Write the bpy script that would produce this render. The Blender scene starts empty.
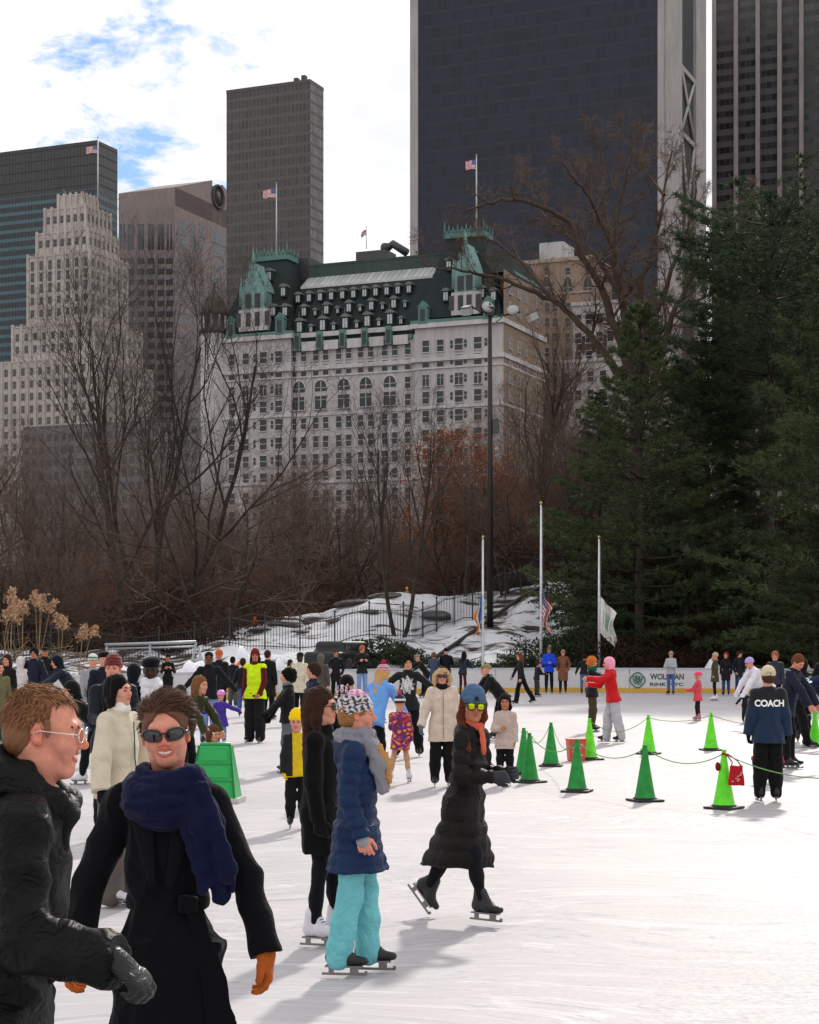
import bpy, bmesh, math, random, os
import numpy as np
from mathutils import Vector, Matrix, Euler
SC = bpy.context.scene
COL = SC.collection
R = math.radians
PI = math.pi
F_PX, HZ, CAMH = 1800.0, 645.0, 2.0
CX = 409.5

def at(px, D):                       # world X for a column of the picture at distance D
    return (px-CX)/F_PX*D
def zat(py, D):
    return CAMH+(HZ-py)*D/F_PX
def lin(c):
    o = []
    for v in c[:3]:
        v = v/255.0
        o.append(v/12.92 if v <= .04045 else ((v+.055)/1.055)**2.4)
    return (o[0], o[1], o[2], 1.0)

# ------------------------------------------------------------------ materials
MATS = {}
def nodes(name):
    m = bpy.data.materials.new(name); m.use_nodes = True
    nt = m.node_tree; b = nt.nodes['Principled BSDF']
    return m, nt, b
def link(nt, a, b): nt.links.new(a, b)
def N(nt, t, **kw):
    n = nt.nodes.new(t)
    for k, v in kw.items():
        if k in ('operation', 'data_type', 'blend_type', 'noise_dimensions', 'feature', 'wave_type', 'bands_direction', 'interpolation', 'distance', 'offset', 'offset_frequency','squash','mode'):
            setattr(n, k, v)
        else:
            n.inputs[k].default_value = v
    return n
def ramp(nt, fac, stops):
    r = nt.nodes.new('ShaderNodeValToRGB')
    e = r.color_ramp.elements
    while len(e) < len(stops): e.new(0.5)
    for i, (p, c) in enumerate(stops):
        e[i].position = p; e[i].color = c if len(c) == 4 else (*c, 1)
    link(nt, fac, r.inputs[0]); return r.outputs[0]
def bump(nt, b, height, strength, dist=0.01):
    bp = nt.nodes.new('ShaderNodeBump'); bp.inputs['Strength'].default_value = strength; bp.inputs['Distance'].default_value = dist
    link(nt, height, bp.inputs['Height']); link(nt, bp.outputs[0], b.inputs['Normal'])

def mat(key, col, rough=.6, metal=0, var=.12, scale=8, bstr=0, bdist=.01, bscale=None, spec=.5, sheen=0, coat=0, detail=4, wr=0, wr_s=.6):
    """plain surface with soft variation of colour and optional fine bump"""
    if key in MATS: return MATS[key]
    m, nt, b = nodes(key)
    tc = nt.nodes.new('ShaderNodeTexCoord')
    no = N(nt, 'ShaderNodeTexNoise', Scale=scale, Detail=detail, Roughness=.6)
    link(nt, tc.outputs['Object'], no.inputs['Vector'])
    c = col if len(col) == 4 else (*col, 1)
    lo = tuple(x*(1-var) for x in c[:3]); hi = tuple(min(1, x*(1+var)) for x in c[:3])
    o = ramp(nt, no.outputs['Fac'], [(.3, lo), (.7, hi)])
    link(nt, o, b.inputs['Base Color'])
    b.inputs['Roughness'].default_value = rough; b.inputs['Metallic'].default_value = metal
    b.inputs['Specular IOR Level'].default_value = spec
    if sheen:
        b.inputs['Sheen Weight'].default_value = sheen; b.inputs['Sheen Roughness'].default_value = .4
    if coat: b.inputs['Coat Weight'].default_value = coat
    if bstr:
        n2 = N(nt, 'ShaderNodeTexNoise', Scale=bscale or scale*6, Detail=3)
        link(nt, tc.outputs['Object'], n2.inputs['Vector']); bump(nt, b, n2.outputs['Fac'], bstr, bdist)
        if wr:      # soft creases of cloth
            mp = nt.nodes.new('ShaderNodeMapping'); mp.inputs['Scale'].default_value = (1, 1, 1.15); link(nt, tc.outputs['Object'], mp.inputs[0])
            n3 = N(nt, 'ShaderNodeTexNoise', Scale=wr, Detail=2.5, Roughness=.55, Distortion=1.6); link(nt, mp.outputs[0], n3.inputs['Vector'])
            s1 = N(nt, 'ShaderNodeMath', operation='SUBTRACT'); link(nt, n3.outputs['Fac'], s1.inputs[0]); s1.inputs[1].default_value = .5
            s2 = N(nt, 'ShaderNodeMath', operation='ABSOLUTE'); link(nt, s1.outputs[0], s2.inputs[0]); s3 = N(nt, 'ShaderNodeMath', operation='POWER'); link(nt, s2.outputs[0], s3.inputs[0]); s3.inputs[1].default_value = .6
            b1 = b.inputs['Normal'].links[0].from_node; b2 = nt.nodes.new('ShaderNodeBump'); b2.inputs['Strength'].default_value = wr_s; b2.inputs['Distance'].default_value = .034
            link(nt, s3.outputs[0], b2.inputs['Height']); link(nt, b2.outputs[0], b1.inputs['Normal'])
    MATS[key] = m; return m

def fabric(rgb, kind='cloth'):
    key = 'fabric_%s_%d_%d_%d' % ((kind,)+tuple(int(v) for v in rgb))
    if key in MATS: return MATS[key]
    c = lin(rgb)
    P = dict(cloth=(.85, .1, 60, .3, .004), nylon=(.55, .0, 25, .5, .007), wool=(.95, .06, 220, .6, .003), fleece=(.95, .25, 90, .9, .008),
             knit=(.95, .12, 160, .9, .005), leather=(.4, 0, 60, .3, .003), denim=(.85, .05, 120, .3, .003), fur=(.9, .08, 70, 1, .012))[kind]
    k = .55 if max(c[:3]) < .03 else .8 if max(c[:3]) < .1 else 1.0; c = tuple(v*k for v in c[:3])+(1,)
    return mat(key, c, wr=dict(cloth=8, nylon=7, wool=6, leather=22, denim=9).get(kind, 0), wr_s=dict(nylon=.5, leather=.25).get(kind, .32), rough=P[0], sheen=P[1], spec=.16 if kind != 'leather' else .4, var=.14, scale=9, bstr=P[3], bdist=P[4], bscale=P[2])

def vcol_mat(key, rough=.6, bstr=.15, bscale=90, sss=False, attr='col', sheen=0):
    if key in MATS: return MATS[key]
    m, nt, b = nodes(key); b.inputs['Specular IOR Level'].default_value = .25
    a = nt.nodes.new('ShaderNodeAttribute'); a.attribute_name = attr
    tc = nt.nodes.new('ShaderNodeTexCoord')
    no = N(nt, 'ShaderNodeTexNoise', Scale=38, Detail=4); link(nt, tc.outputs['Object'], no.inputs['Vector'])
    mx = nt.nodes.new('ShaderNodeMix'); mx.data_type = 'RGBA'; mx.blend_type = 'MULTIPLY'; mx.inputs['Factor'].default_value = 1
    rr = ramp(nt, no.outputs['Fac'], [(.3, (.84, .80, .78)), (.7, (1.08, 1.06, 1.06))])
    link(nt, a.outputs['Color'], mx.inputs[6]); link(nt, rr, mx.inputs[7]); link(nt, mx.outputs[2], b.inputs['Base Color'])
    b.inputs['Roughness'].default_value = rough
    if sheen: b.inputs['Sheen Weight'].default_value = sheen
    if sss:
        b.inputs['Subsurface Weight'].default_value = .15; b.inputs['Subsurface Radius'].default_value = (.012, .004, .002); b.inputs['Subsurface Scale'].default_value = 1
    n2 = N(nt, 'ShaderNodeTexNoise', Scale=bscale*3, Detail=3); link(nt, tc.outputs['Object'], n2.inputs['Vector'])
    bump(nt, b, n2.outputs['Fac'], bstr, .003)
    MATS[key] = m; return m

# ------------------------------------------------------------------ objects
def tag(o, label=None, cat=None, group=None, kind=None):
    if label: o['label'] = label
    if cat: o['category'] = cat
    if group: o['group'] = group
    if kind: o['kind'] = kind
    return o
def empty(name, loc, rz=0, label=None, cat=None, group=None):
    o = bpy.data.objects.new(name, None); COL.objects.link(o)
    o.location = loc; o.rotation_euler = (0, 0, rz); o.empty_display_size = .2
    return tag(o, label, cat, group)
def add(name, mesh, m=None, parent=None, loc=None, rot=None, scale=None):
    o = bpy.data.objects.new(name, mesh); COL.objects.link(o)
    if m is not None and len(mesh.materials) == 0:
        for x in (m if isinstance(m, (list, tuple)) else [m]): mesh.materials.append(x)
    if parent is not None: o.parent = parent
    if loc is not None: o.location = loc
    if rot is not None: o.rotation_euler = rot
    if scale is not None: o.scale = scale
    return o
def copy_tree(o, parent=None):
    c = o.copy(); COL.objects.link(c); c.parent = parent
    for ch in list(o.children): copy_tree(ch, c)
    return c
def mesh_np(name, V, Q, smooth=True, mi=None, col=None):
    """V (n,3) float array, Q (m,3|4) int array"""
    me = bpy.data.meshes.new(name)
    V = np.ascontiguousarray(V, dtype=np.float32); Q = np.ascontiguousarray(Q, dtype=np.int32)
    me.vertices.add(len(V)); me.vertices.foreach_set('co', V.ravel())
    k = Q.shape[1]; me.loops.add(Q.size); me.loops.foreach_set('vertex_index', Q.ravel())
    me.polygons.add(len(Q)); me.polygons.foreach_set('loop_start', np.arange(0, Q.size, k, dtype=np.int32))
    if mi is not None: me.polygons.foreach_set('material_index', np.asarray(mi, dtype=np.int32))
    if smooth: me.polygons.foreach_set('use_smooth', np.ones(len(Q), dtype=bool))
    me.update(calc_edges=True)
    if col is not None:
        a = me.color_attributes.new('col', 'FLOAT_COLOR', 'POINT')
        a.data.foreach_set('color', np.ascontiguousarray(col, dtype=np.float32).ravel())
    return me

class MB:
    """mesh collector; faces carry a material index"""
    def __init__(s): s.v = []; s.f = []; s.m = []; s.sm = []
    def add(s, vs, fs, mi=0, smooth=False):
        o = len(s.v); s.v += [tuple(v) for v in vs]
        for f in fs: s.f.append(tuple(i+o for i in f)); s.m.append(mi); s.sm.append(smooth)
        return s
    def box(s, x0, x1, y0, y1, z0, z1, mi=0, M=None):
        vs = [Vector(p) for p in ((x0,y0,z0),(x1,y0,z0),(x1,y1,z0),(x0,y1,z0),(x0,y0,z1),(x1,y0,z1),(x1,y1,z1),(x0,y1,z1))]
        if M is not None: vs = [M@v for v in vs]
        return s.add(vs, [(0,3,2,1),(4,5,6,7),(0,1,5,4),(1,2,6,5),(2,3,7,6),(3,0,4,7)], mi)
    def frustum(s, b, t, z0, z1, mi=0):       # b,t = (x0,x1,y0,y1)
        vs = [(b[0],b[2],z0),(b[1],b[2],z0),(b[1],b[3],z0),(b[0],b[3],z0),(t[0],t[2],z1),(t[1],t[2],z1),(t[1],t[3],z1),(t[0],t[3],z1)]
        return s.add(vs, [(0,3,2,1),(4,5,6,7),(0,1,5,4),(1,2,6,5),(2,3,7,6),(3,0,4,7)], mi)
    def tube(s, pts, rads, n=8, mi=0, smooth=True, cap=True):
        pts = [Vector(p) for p in pts]
        if not isinstance(rads, (list, tuple)): rads = [rads]*len(pts)
        rings = []
        up = None
        for i, p in enumerate(pts):
            d = (pts[min(i+1, len(pts)-1)]-pts[max(i-1, 0)])
            if d.length < 1e-9: d = Vector((0,0,1))
            d.normalize()
            if up is None:
                up = Vector((0,0,1)) if abs(d.z) < .9 else Vector((1,0,0))
            a = d.cross(up)
            if a.length < 1e-4: a = d.cross(Vector((0,1,0)))
            a.normalize(); b = d.cross(a); up = a.cross(d)
            rings.append([p+(a*math.cos(2*PI*k/n)+b*math.sin(2*PI*k/n))*rads[i] for k in range(n)])
        vs = [v for r in rings for v in r]; fs = []
        for i in range(len(pts)-1):
            for k in range(n):
                k2 = (k+1) % n
                fs.append((i*n+k, i*n+k2, (i+1)*n+k2, (i+1)*n+k))
        if cap and n > 2: fs.append(tuple(range(n))[::1]); fs.append(tuple((len(pts)-1)*n+k for k in range(n))[::-1])
        return s.add(vs, fs, mi, smooth)
    def lathe(s, prof, n=16, c=(0,0,0), mi=0, smooth=True, M=None):
        vs = []
        for r, z in prof:
            for k in range(n):
                v = Vector((c[0]+r*math.cos(2*PI*k/n), c[1]+r*math.sin(2*PI*k/n), c[2]+z))
                vs.append(M@v if M is not None else v)
        fs = [(i*n+k, i*n+(k+1)%n, (i+1)*n+(k+1)%n, (i+1)*n+k) for i in range(len(prof)-1) for k in range(n)]
        if prof[0][0] > 1e-6: fs.append(tuple(range(n))[::-1])
        if prof[-1][0] > 1e-6: fs.append(tuple((len(prof)-1)*n+k for k in range(n)))
        return s.add(vs, fs, mi, smooth)
    def prism(s, poly, h0, h1, axis='y', mi=0):
        """poly: list of 2D; extruded along axis"""
        def P(a, b, h): return {'y': (a, h, b), 'x': (h, a, b), 'z': (a, b, h)}[axis]
        n = len(poly)
        vs = [P(a, b, h0) for a, b in poly]+[P(a, b, h1) for a, b in poly]
        fs = [tuple(range(n)), tuple(range(2*n-1, n-1, -1))]+[(i, (i+1)%n, n+(i+1)%n, n+i)[::-1] for i in range(n)]
        return s.add(vs, fs, mi)
    def mesh(s, name='mesh', bevel=0):
        me = bpy.data.meshes.new(name); me.from_pydata(s.v, [], s.f)
        me.polygons.foreach_set('material_index', s.m); me.polygons.foreach_set('use_smooth', s.sm)
        bm = bmesh.new(); bm.from_mesh(me)
        bmesh.ops.recalc_face_normals(bm, faces=bm.faces)
        if bevel:
            es = [e for e in bm.edges if len(e.link_faces) == 2 and e.calc_face_angle(0) > .5 and not e.smooth is None]
            bmesh.ops.bevel(bm, geom=es, offset=bevel, segments=2, affect='EDGES', profile=.5, clamp_overlap=True)
        bm.to_mesh(me); bm.free()
        me.update(); return me
    def build(s, name, m=None, parent=None, loc=None, rot=None, bevel=0):
        return add(name, s.mesh(name, bevel), m, parent, loc, rot)

# ------------------------------------------------------------------ signed distance modelling
def nrm(v):
    v = np.asarray(v, dtype=float); l = np.linalg.norm(v); return v/l if l > 1e-9 else v
class Fr:
    """a frame: origin o, rotation matrix A (columns = local axes in parent space)"""
    def __init__(s, o=(0,0,0), A=None): s.o = np.asarray(o, float); s.A = np.eye(3) if A is None else np.asarray(A, float)
    def p(s, v): return s.o+s.A@np.asarray(v, float)
    def d(s, v): return s.A@np.asarray(v, float)
def rot(ax, deg):
    a = R(deg); c, n = math.cos(a), math.sin(a)
    return np.array({'x': [[1,0,0],[0,c,-n],[0,n,c]], 'y': [[c,0,n],[0,1,0],[-n,0,c]], 'z': [[c,-n,0],[n,c,0],[0,0,1]]}[ax])

class SDF:
    def __init__(s): s.pr = []
    def _add(s, fn, lo, hi, k, op, c): s.pr.append((fn, np.asarray(lo, float), np.asarray(hi, float), k, op, c)); return s
    def cap(s, a, b, ra, rb=None, k=.02, op='u', c=0, flat=None, puff=None, cut=False):
        a = np.asarray(a, float); b = np.asarray(b, float); rb = ra if rb is None else rb
        ab = b-a; L2 = max(float(ab@ab), 1e-9); L = math.sqrt(L2)
        if flat is not None: n = nrm(flat[0]); g = 1/flat[1]**2-1; sc = (1+flat[1])/2
        def fn(X, Y, Z):
            x, y, z = X-a[0], Y-a[1], Z-a[2]
            t = (x*ab[0]+y*ab[1]+z*ab[2])/L2
            t = np.clip(t, 0, 1)
            x = x-t*ab[0]; y = y-t*ab[1]; z = z-t*ab[2]
            q = x*x+y*y+z*z
            if flat is not None: q = q+(x*n[0]+y*n[1]+z*n[2])**2*g
            r = ra+(rb-ra)*t
            if puff: r = r+puff[1]*(np.abs(np.sin(t*(PI*L/puff[0])+.4))-.6)
            d = np.sqrt(q)-r
            if flat is not None: d = d*sc
            if cut: d = np.maximum(d, ((X-b[0])*ab[0]+(Y-b[1])*ab[1]+(Z-b[2])*ab[2])/L)
            return d
        rm = max(ra, rb)+(puff[1] if puff else 0)
        return s._add(fn, np.minimum(a, b)-rm, np.maximum(a, b)+rm, k, op, c)
    def ell(s, o, r, A=None, k=.02, op='u', c=0):
        o = np.asarray(o, float); r = np.asarray(r if hasattr(r, '__len__') else (r,)*3, float)
        def fn(X, Y, Z):
            x, y, z = X-o[0], Y-o[1], Z-o[2]
            if A is not None: x, y, z = (x*A[0,0]+y*A[1,0]+z*A[2,0], x*A[0,1]+y*A[1,1]+z*A[2,1], x*A[0,2]+y*A[1,2]+z*A[2,2])
            x, y, z = x/r[0], y/r[1], z/r[2]
            k0 = np.sqrt(x*x+y*y+z*z); k1 = np.sqrt((x/r[0])**2+(y/r[1])**2+(z/r[2])**2)
            return k0*(k0-1)/np.maximum(k1, 1e-6)
        m = r if A is None else np.full(3, r.max())
        return s._add(fn, o-m, o+m, k, op, c)
    def box(s, o, hf, rad=.01, A=None, k=.01, op='u', c=0):
        o = np.asarray(o, float); hf = np.asarray(hf, float)
        def fn(X, Y, Z):
            x, y, z = X-o[0], Y-o[1], Z-o[2]
            if A is not None: x, y, z = (x*A[0,0]+y*A[1,0]+z*A[2,0], x*A[0,1]+y*A[1,1]+z*A[2,1], x*A[0,2]+y*A[1,2]+z*A[2,2])
            x, y, z = np.abs(x)-hf[0]+rad, np.abs(y)-hf[1]+rad, np.abs(z)-hf[2]+rad
            return np.sqrt(np.maximum(x,0)**2+np.maximum(y,0)**2+np.maximum(z,0)**2)+np.minimum(np.maximum(np.maximum(x,y),z),0)-rad
        m = hf if A is None else np.full(3, float(np.linalg.norm(hf)))
        return s._add(fn, o-m, o+m, k, op, c)
    def loft(s, fr, secs, k=.02, op='u', c=0, puff=None, p=2.3, rib=None):
        """secs rows: z, cx, cy, rx, ry in the frame"""
        S = np.asarray(sorted(secs), float); o, A = fr.o, fr.A
        z0, z1 = S[0,0], S[-1,0]
        def fn(X, Y, Z):
            x, y, z = X-o[0], Y-o[1], Z-o[2]
            x, y, z = (x*A[0,0]+y*A[1,0]+z*A[2,0], x*A[0,1]+y*A[1,1]+z*A[2,1], x*A[0,2]+y*A[1,2]+z*A[2,2])
            x, y, z = np.broadcast_arrays(x, y, z)
            zc = np.clip(z, z0, z1)
            cx = np.interp(zc, S[:,0], S[:,1]); cy = np.interp(zc, S[:,0], S[:,2]); rx = np.interp(zc, S[:,0], S[:,3]); ry = np.interp(zc, S[:,0], S[:,4])
            if puff:
                e = puff[1]*(np.abs(np.sin(z*(PI/puff[0])))-.6); rx = rx+e; ry = ry+e
            if rib is not None:
                th = np.arctan2(y-cy, x-cx); e = rib[1]*np.sin(th*rib[0]+rib[2]*np.sin(z*5))*np.clip((z1-z)/(z1-z0), 0, 1); rx = rx+e; ry = ry+e
            q = (np.abs((x-cx)/rx)**p+np.abs((y-cy)/ry)**p)**(1/p)
            d = (q-1)*np.minimum(rx, ry)
            e = np.maximum(z-z1, z0-z)
            return np.maximum(d, e)
        c8 = []
        mx = np.abs(S[:,1]).max()+S[:,3].max()+.02; my = np.abs(S[:,2]).max()+S[:,4].max()+.02
        for a in (-mx, mx):
            for b in (-my, my):
                for z in (z0-.01, z1+.01): c8.append(o+A@np.array([a, b, z]))
        c8 = np.array(c8)
        return s._add(fn, c8.min(0), c8.max(0), k, op, c)
    def torus(s, fr, R1, R2, r, k=.01, op='u', c=0, rz=None):
        """elliptic ring with radii R1 (x), R2 (y) in the frame, tube radius r (rz: vertical radius)"""
        o, A = fr.o, fr.A; rz = rz or r
        def fn(X, Y, Z):
            x, y, z = X-o[0], Y-o[1], Z-o[2]
            x, y, z = (x*A[0,0]+y*A[1,0]+z*A[2,0], x*A[0,1]+y*A[1,1]+z*A[2,1], x*A[0,2]+y*A[1,2]+z*A[2,2])
            l = np.sqrt(x*x+y*y)+1e-6
            e = 1/np.sqrt((x/l/R1)**2+(y/l/R2)**2)
            return (np.sqrt(((l-e)/r)**2+(z/rz)**2)-1)*min(r, rz)
        m = max(R1, R2)+max(r, rz)
        return s._add(fn, o-m, o+m, k, op, c)
    def plane(s, o, n, k=.004):      # keep the side n points away from
        o = np.asarray(o, float); n = nrm(n)
        return s._add(lambda X, Y, Z: (X-o[0])*n[0]+(Y-o[1])*n[1]+(Z-o[2])*n[2], [-9]*3, [9]*3, k, 'i', None)
    def mesh(s, name, h, pal=None, disp=None, m=None, vfun=None):
        us = [q for q in s.pr if q[4] == 'u']
        pad = 3*h+.012
        lo = np.min([q[1] for q in us], 0)-pad; hi = np.max([q[2] for q in us], 0)+pad
        n = np.ceil((hi-lo)/h).astype(int)+1
        ax = [(lo[i]+np.arange(n[i])*h) for i in range(3)]
        D = np.full(n, 1.0, dtype=np.float32)
        for fn, a, b, k, op, c in s.pr:
            pd = k+2*h+.01
            sl = []
            for i in range(3):
                i0 = max(0, int((a[i]-pd-lo[i])/h)); i1 = min(n[i], int((b[i]+pd-lo[i])/h)+2); sl.append(slice(i0, max(i1, i0)))
            if any(q.stop <= q.start for q in sl): continue
            sl = tuple(sl)
            X = ax[0][sl[0]][:,None,None].astype(np.float32); Y = ax[1][sl[1]][None,:,None].astype(np.float32); Z = ax[2][sl[2]][None,None,:].astype(np.float32)
            d = fn(X, Y, Z)
            E = D[sl]
            if op == 'u':
                w = np.maximum(k-np.abs(E-d), 0)/k; D[sl] = np.minimum(E, d)-w*w*k*.25
            else:
                if op == 's': d = -d
                w = np.maximum(k-np.abs(E-d), 0)/k; D[sl] = np.maximum(E, d)+w*w*k*.25
        if disp is not None:
            I = np.nonzero(np.abs(D) < .035+2*h)
            D[I] += disp(ax[0][I[0]], ax[1][I[1]], ax[2][I[2]]).astype(np.float32)
        # surface nets
        ins = D < 0
        c8 = [ins[i:n[0]-1+i, j:n[1]-1+j, l:n[2]-1+l] for i in (0,1) for j in (0,1) for l in (0,1)]
        cnt = np.zeros(c8[0].shape, dtype=np.uint8)
        for q in c8: cnt += q
        I = np.array(np.nonzero((cnt > 0) & (cnt < 8)))
        if I.shape[1] == 0: raise RuntimeError('empty sdf '+name)
        idx = np.full(cnt.shape, -1, dtype=np.int32); idx[tuple(I)] = np.arange(I.shape[1])
        acc = np.zeros((3, I.shape[1])); ct = np.zeros(I.shape[1])
        corners = [(i,j,l) for i in (0,1) for j in (0,1) for l in (0,1)]
        vals = {q: D[I[0]+q[0], I[1]+q[1], I[2]+q[2]] for q in corners}
        for q in corners:
            for a in range(3):
                if q[a] == 0:
                    q2 = tuple(1 if i == a else q[i] for i in range(3))
                    v0, v1 = vals[q], vals[q2]; ms = (v0 < 0) != (v1 < 0)
                    t = np.where(ms, v0/np.where(ms, v0-v1, 1), 0)
                    for i in range(3): acc[i] += np.where(ms, q[i]+(t if i == a else 0), 0)
                    ct += ms
        V = ((acc/ct+I)*h).T+lo
        Q = []
        for a in range(3):
            b, c = (a+1) % 3, (a+2) % 3
            s0 = [slice(1, -1)]*3; s0[a] = slice(0, -1); s1 = list(s0); s1[a] = slice(1, None)
            e0, e1 = ins[tuple(s0)], ins[tuple(s1)]
            K = np.array(np.nonzero(e0 != e1))
            if K.shape[1] == 0: continue
            flip = e0[tuple(K)]
            K = K+np.array([[0 if i == a else 1] for i in range(3)])
            def g(db, dc):
                J = K.copy(); J[b] -= db; J[c] -= dc; return idx[tuple(J)]
            q = np.stack([g(1,1), g(0,1), g(0,0), g(1,0)], 1)
            q[~flip] = q[~flip][:, ::-1]
            Q.append(q)
        Q = np.concatenate(Q); Q = Q[(Q >= 0).all(1)]
        cl = None
        if pal is not None:
            best = np.full(len(V), 1e9); ci = np.zeros(len(V), int)
            X, Y, Z = V.T
            for fn, a, b, k, op, c in s.pr:
                if op == 'i' or c is None: continue
                d = fn(X, Y, Z); d = np.abs(d)+.0015 if op == 's' else d-(.0010 if c else 0)
                if c in (1, 2, 3) and h < .008: d = np.where(d > .0012+.15*h, 1.0, d)
                w = d < best; best[w] = d[w]; ci[w] = c
            cl = np.array([lin(p) for p in pal])[ci]
        if vfun is not None: cl = vfun(V, cl)
        me = mesh_np(name, V, Q, True, col=cl)
        if m is not None: me.materials.append(m)
        return me

def folds(seed, amp, f=14, vert=0.35):
    rs = np.random.RandomState(seed)
    W = rs.normal(size=(4, 3)); W[:, 2] *= vert; U = rs.normal(size=(4, 3)); ph = rs.uniform(0, 6, 8)
    def d(x, y, z):
        o = 0
        for i in range(4):
            fr = f*(1.0+.75*i)
            q = fr*(W[i,0]*x+W[i,1]*y+W[i,2]*z)+ph[i]+1.4*np.sin(fr*.45*(U[i,0]*x+U[i,1]*y+U[i,2]*z)+ph[i+4])
            o = o+amp*(1-np.abs(np.sin(q*.5))*1.6)/(1.3+.8*i)
        return -o
    return d
# ------------------------------------------------------------------ people
SKINS = dict(light=(212,152,128), pink=(214,146,124), tan=(184,124,94), brown=(112,70,50), dark=(58,36,28))
# arm presets, directions of upper arm and forearm: x outwards, y forwards, z up
ARMS = dict(down=((.16,-.02,-1),(.06,.16,-1)), out=((.55,0,-1),(.45,.1,-1)), wide=((1,.1,-.75),(1,.2,-.5)), spread=((.85,.05,-1),(.8,.1,-.9)),
            fwd=((.2,.6,-1),(-.1,1,-.1)), reach=((.15,1,-.75),(.05,1,-.55)), fold=((.25,.25,-1),(-.75,.8,.05)), chest=((.25,.1,-1),(-.5,.75,.55)),
            back=((.3,-.5,-1),(.3,-.35,-1)), pocket=((.4,-.15,-1),(-.35,.35,-1)), low=((.1,.75,-1),(.0,.55,-1)), lowfwd=((.1,.5,-1),(.0,.45,-1)), hip=((.6,-.2,-1),(-.4,.5,-.9)),
            hug=((.2,.9,-.35),(-.5,1,.1)), halfout=((.35,.1,-1),(.3,.25,-1)), elbow=((.5,-.15,-1),(-.2,.9,-.15)))
# legs: (x, y, z, pitch) of each ankle base: right, left
LEGS = dict(stand=((.11,0,0,0),(.11,0,0,0)), wide=((.2,.02,0,0),(.2,-.02,0,0)), stride=((.1,.16,0,0),(.12,-.28,.07,-28)), stride2=((.12,-.28,.07,-28),(.1,.16,0,0)),
            walk=((.09,.14,0,0),(.09,-.14,0,0)), push=((.1,.12,0,0),(.28,-.5,.1,-30)), close=((.08,.03,0,0),(.08,-.03,0,0)), crouch=((.14,.05,0,0),(.14,.05,0,0)))

def ik(a, b, l1, l2, hint):
    a, b = np.asarray(a, float), np.asarray(b, float); d = b-a; L = np.linalg.norm(d); L = min(L, (l1+l2)*.998); d = nrm(d)
    x = (l1*l1-l2*l2+L*L)/(2*L); h = math.sqrt(max(l1*l1-x*x, 0)); hint = np.asarray(hint, float); hint = nrm(hint-(hint@d)*d)
    return a+d*x+hint*h, a+d*L

def skeleton(H, P):
    hh = P.get('hh', .228 if H > 1.45 else .205 if H > 1.15 else .19)
    L = H-hh; lean = P.get('lean', 0); base = P.get('lift', .06)
    K = dict(hh=hh, L=L, base=base)
    hz = base+.597*L-P.get('crouch', 0)
    K['pel'] = pel = np.array([0, -P.get('hipback', math.sin(R(lean))*.12*L), hz])
    T = Fr(pel, rot('z', P.get('twist', 0))@rot('y', P.get('side', 0))@rot('x', -lean)); K['T'] = T
    sh = .335*L; K['neck'] = T.p((0, -.01, .385*L)); K['shz'] = sh
    yaw, pitch = P.get('head', (0, 0))[:2]; roll = P.get('head', (0, 0, 0))[2] if len(P.get('head', (0, 0))) > 2 else 0
    HA = rot('z', -yaw)@rot('x', -(pitch+lean*.35))@rot('y', roll)
    nu = nrm(T.d((0,0,1))+np.array([0,0,1.0]))
    hc = K['neck']+nu*.045+HA@np.array([0, .012, hh*.48]); K['HF'] = Fr(hc, HA)
    hw = .111*L*(1 if H > 1.45 else .95)*P.get('broad', 1)
    YF = rot('z', P.get('twist', 0))
    arms = P.get('arms', 'down'); arms = arms if isinstance(arms, tuple) and isinstance(arms[0], str) or (isinstance(arms, tuple) and len(arms) == 2 and isinstance(arms[0], tuple) and isinstance(arms[0][0], tuple)) else (arms, arms)
    K['arm'] = []
    for i, sx in ((0, 1), (1, -1)):
        a = ARMS[arms[i]] if isinstance(arms[i], str) else arms[i]
        s = T.p((sx*hw, 0, sh)); d1 = YF@nrm((a[0][0]*sx, a[0][1], a[0][2])); d2 = YF@nrm((a[1][0]*sx, a[1][1], a[1][2]))
        e = s+d1*.198*L; w = e+d2*.168*L
        K['arm'].append((s, e, w, d2))
    legs = P.get('legs', 'stand'); legs = LEGS[legs] if isinstance(legs, str) else legs
    K['leg'] = []
    sc = L/1.5
    for i, sx in ((0, 1), (1, -1)):
        x, y, z, pt = legs[i][:4]; turn = legs[i][4] if len(legs[i]) > 4 else 8*sx
        an = np.array([sx*x*sc, y*sc, base+.085*sc+z])
        hp = T.p((sx*.057*L, 0, -.01)); kn, an = ik(hp, an, .272*L, .258*L, (sx*.15, 1, .0))
        K['leg'].append((hp, kn, an, Fr(an, rot('z', -turn)@rot('x', -(-pt) if False else pt)), sc))
    return K

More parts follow.
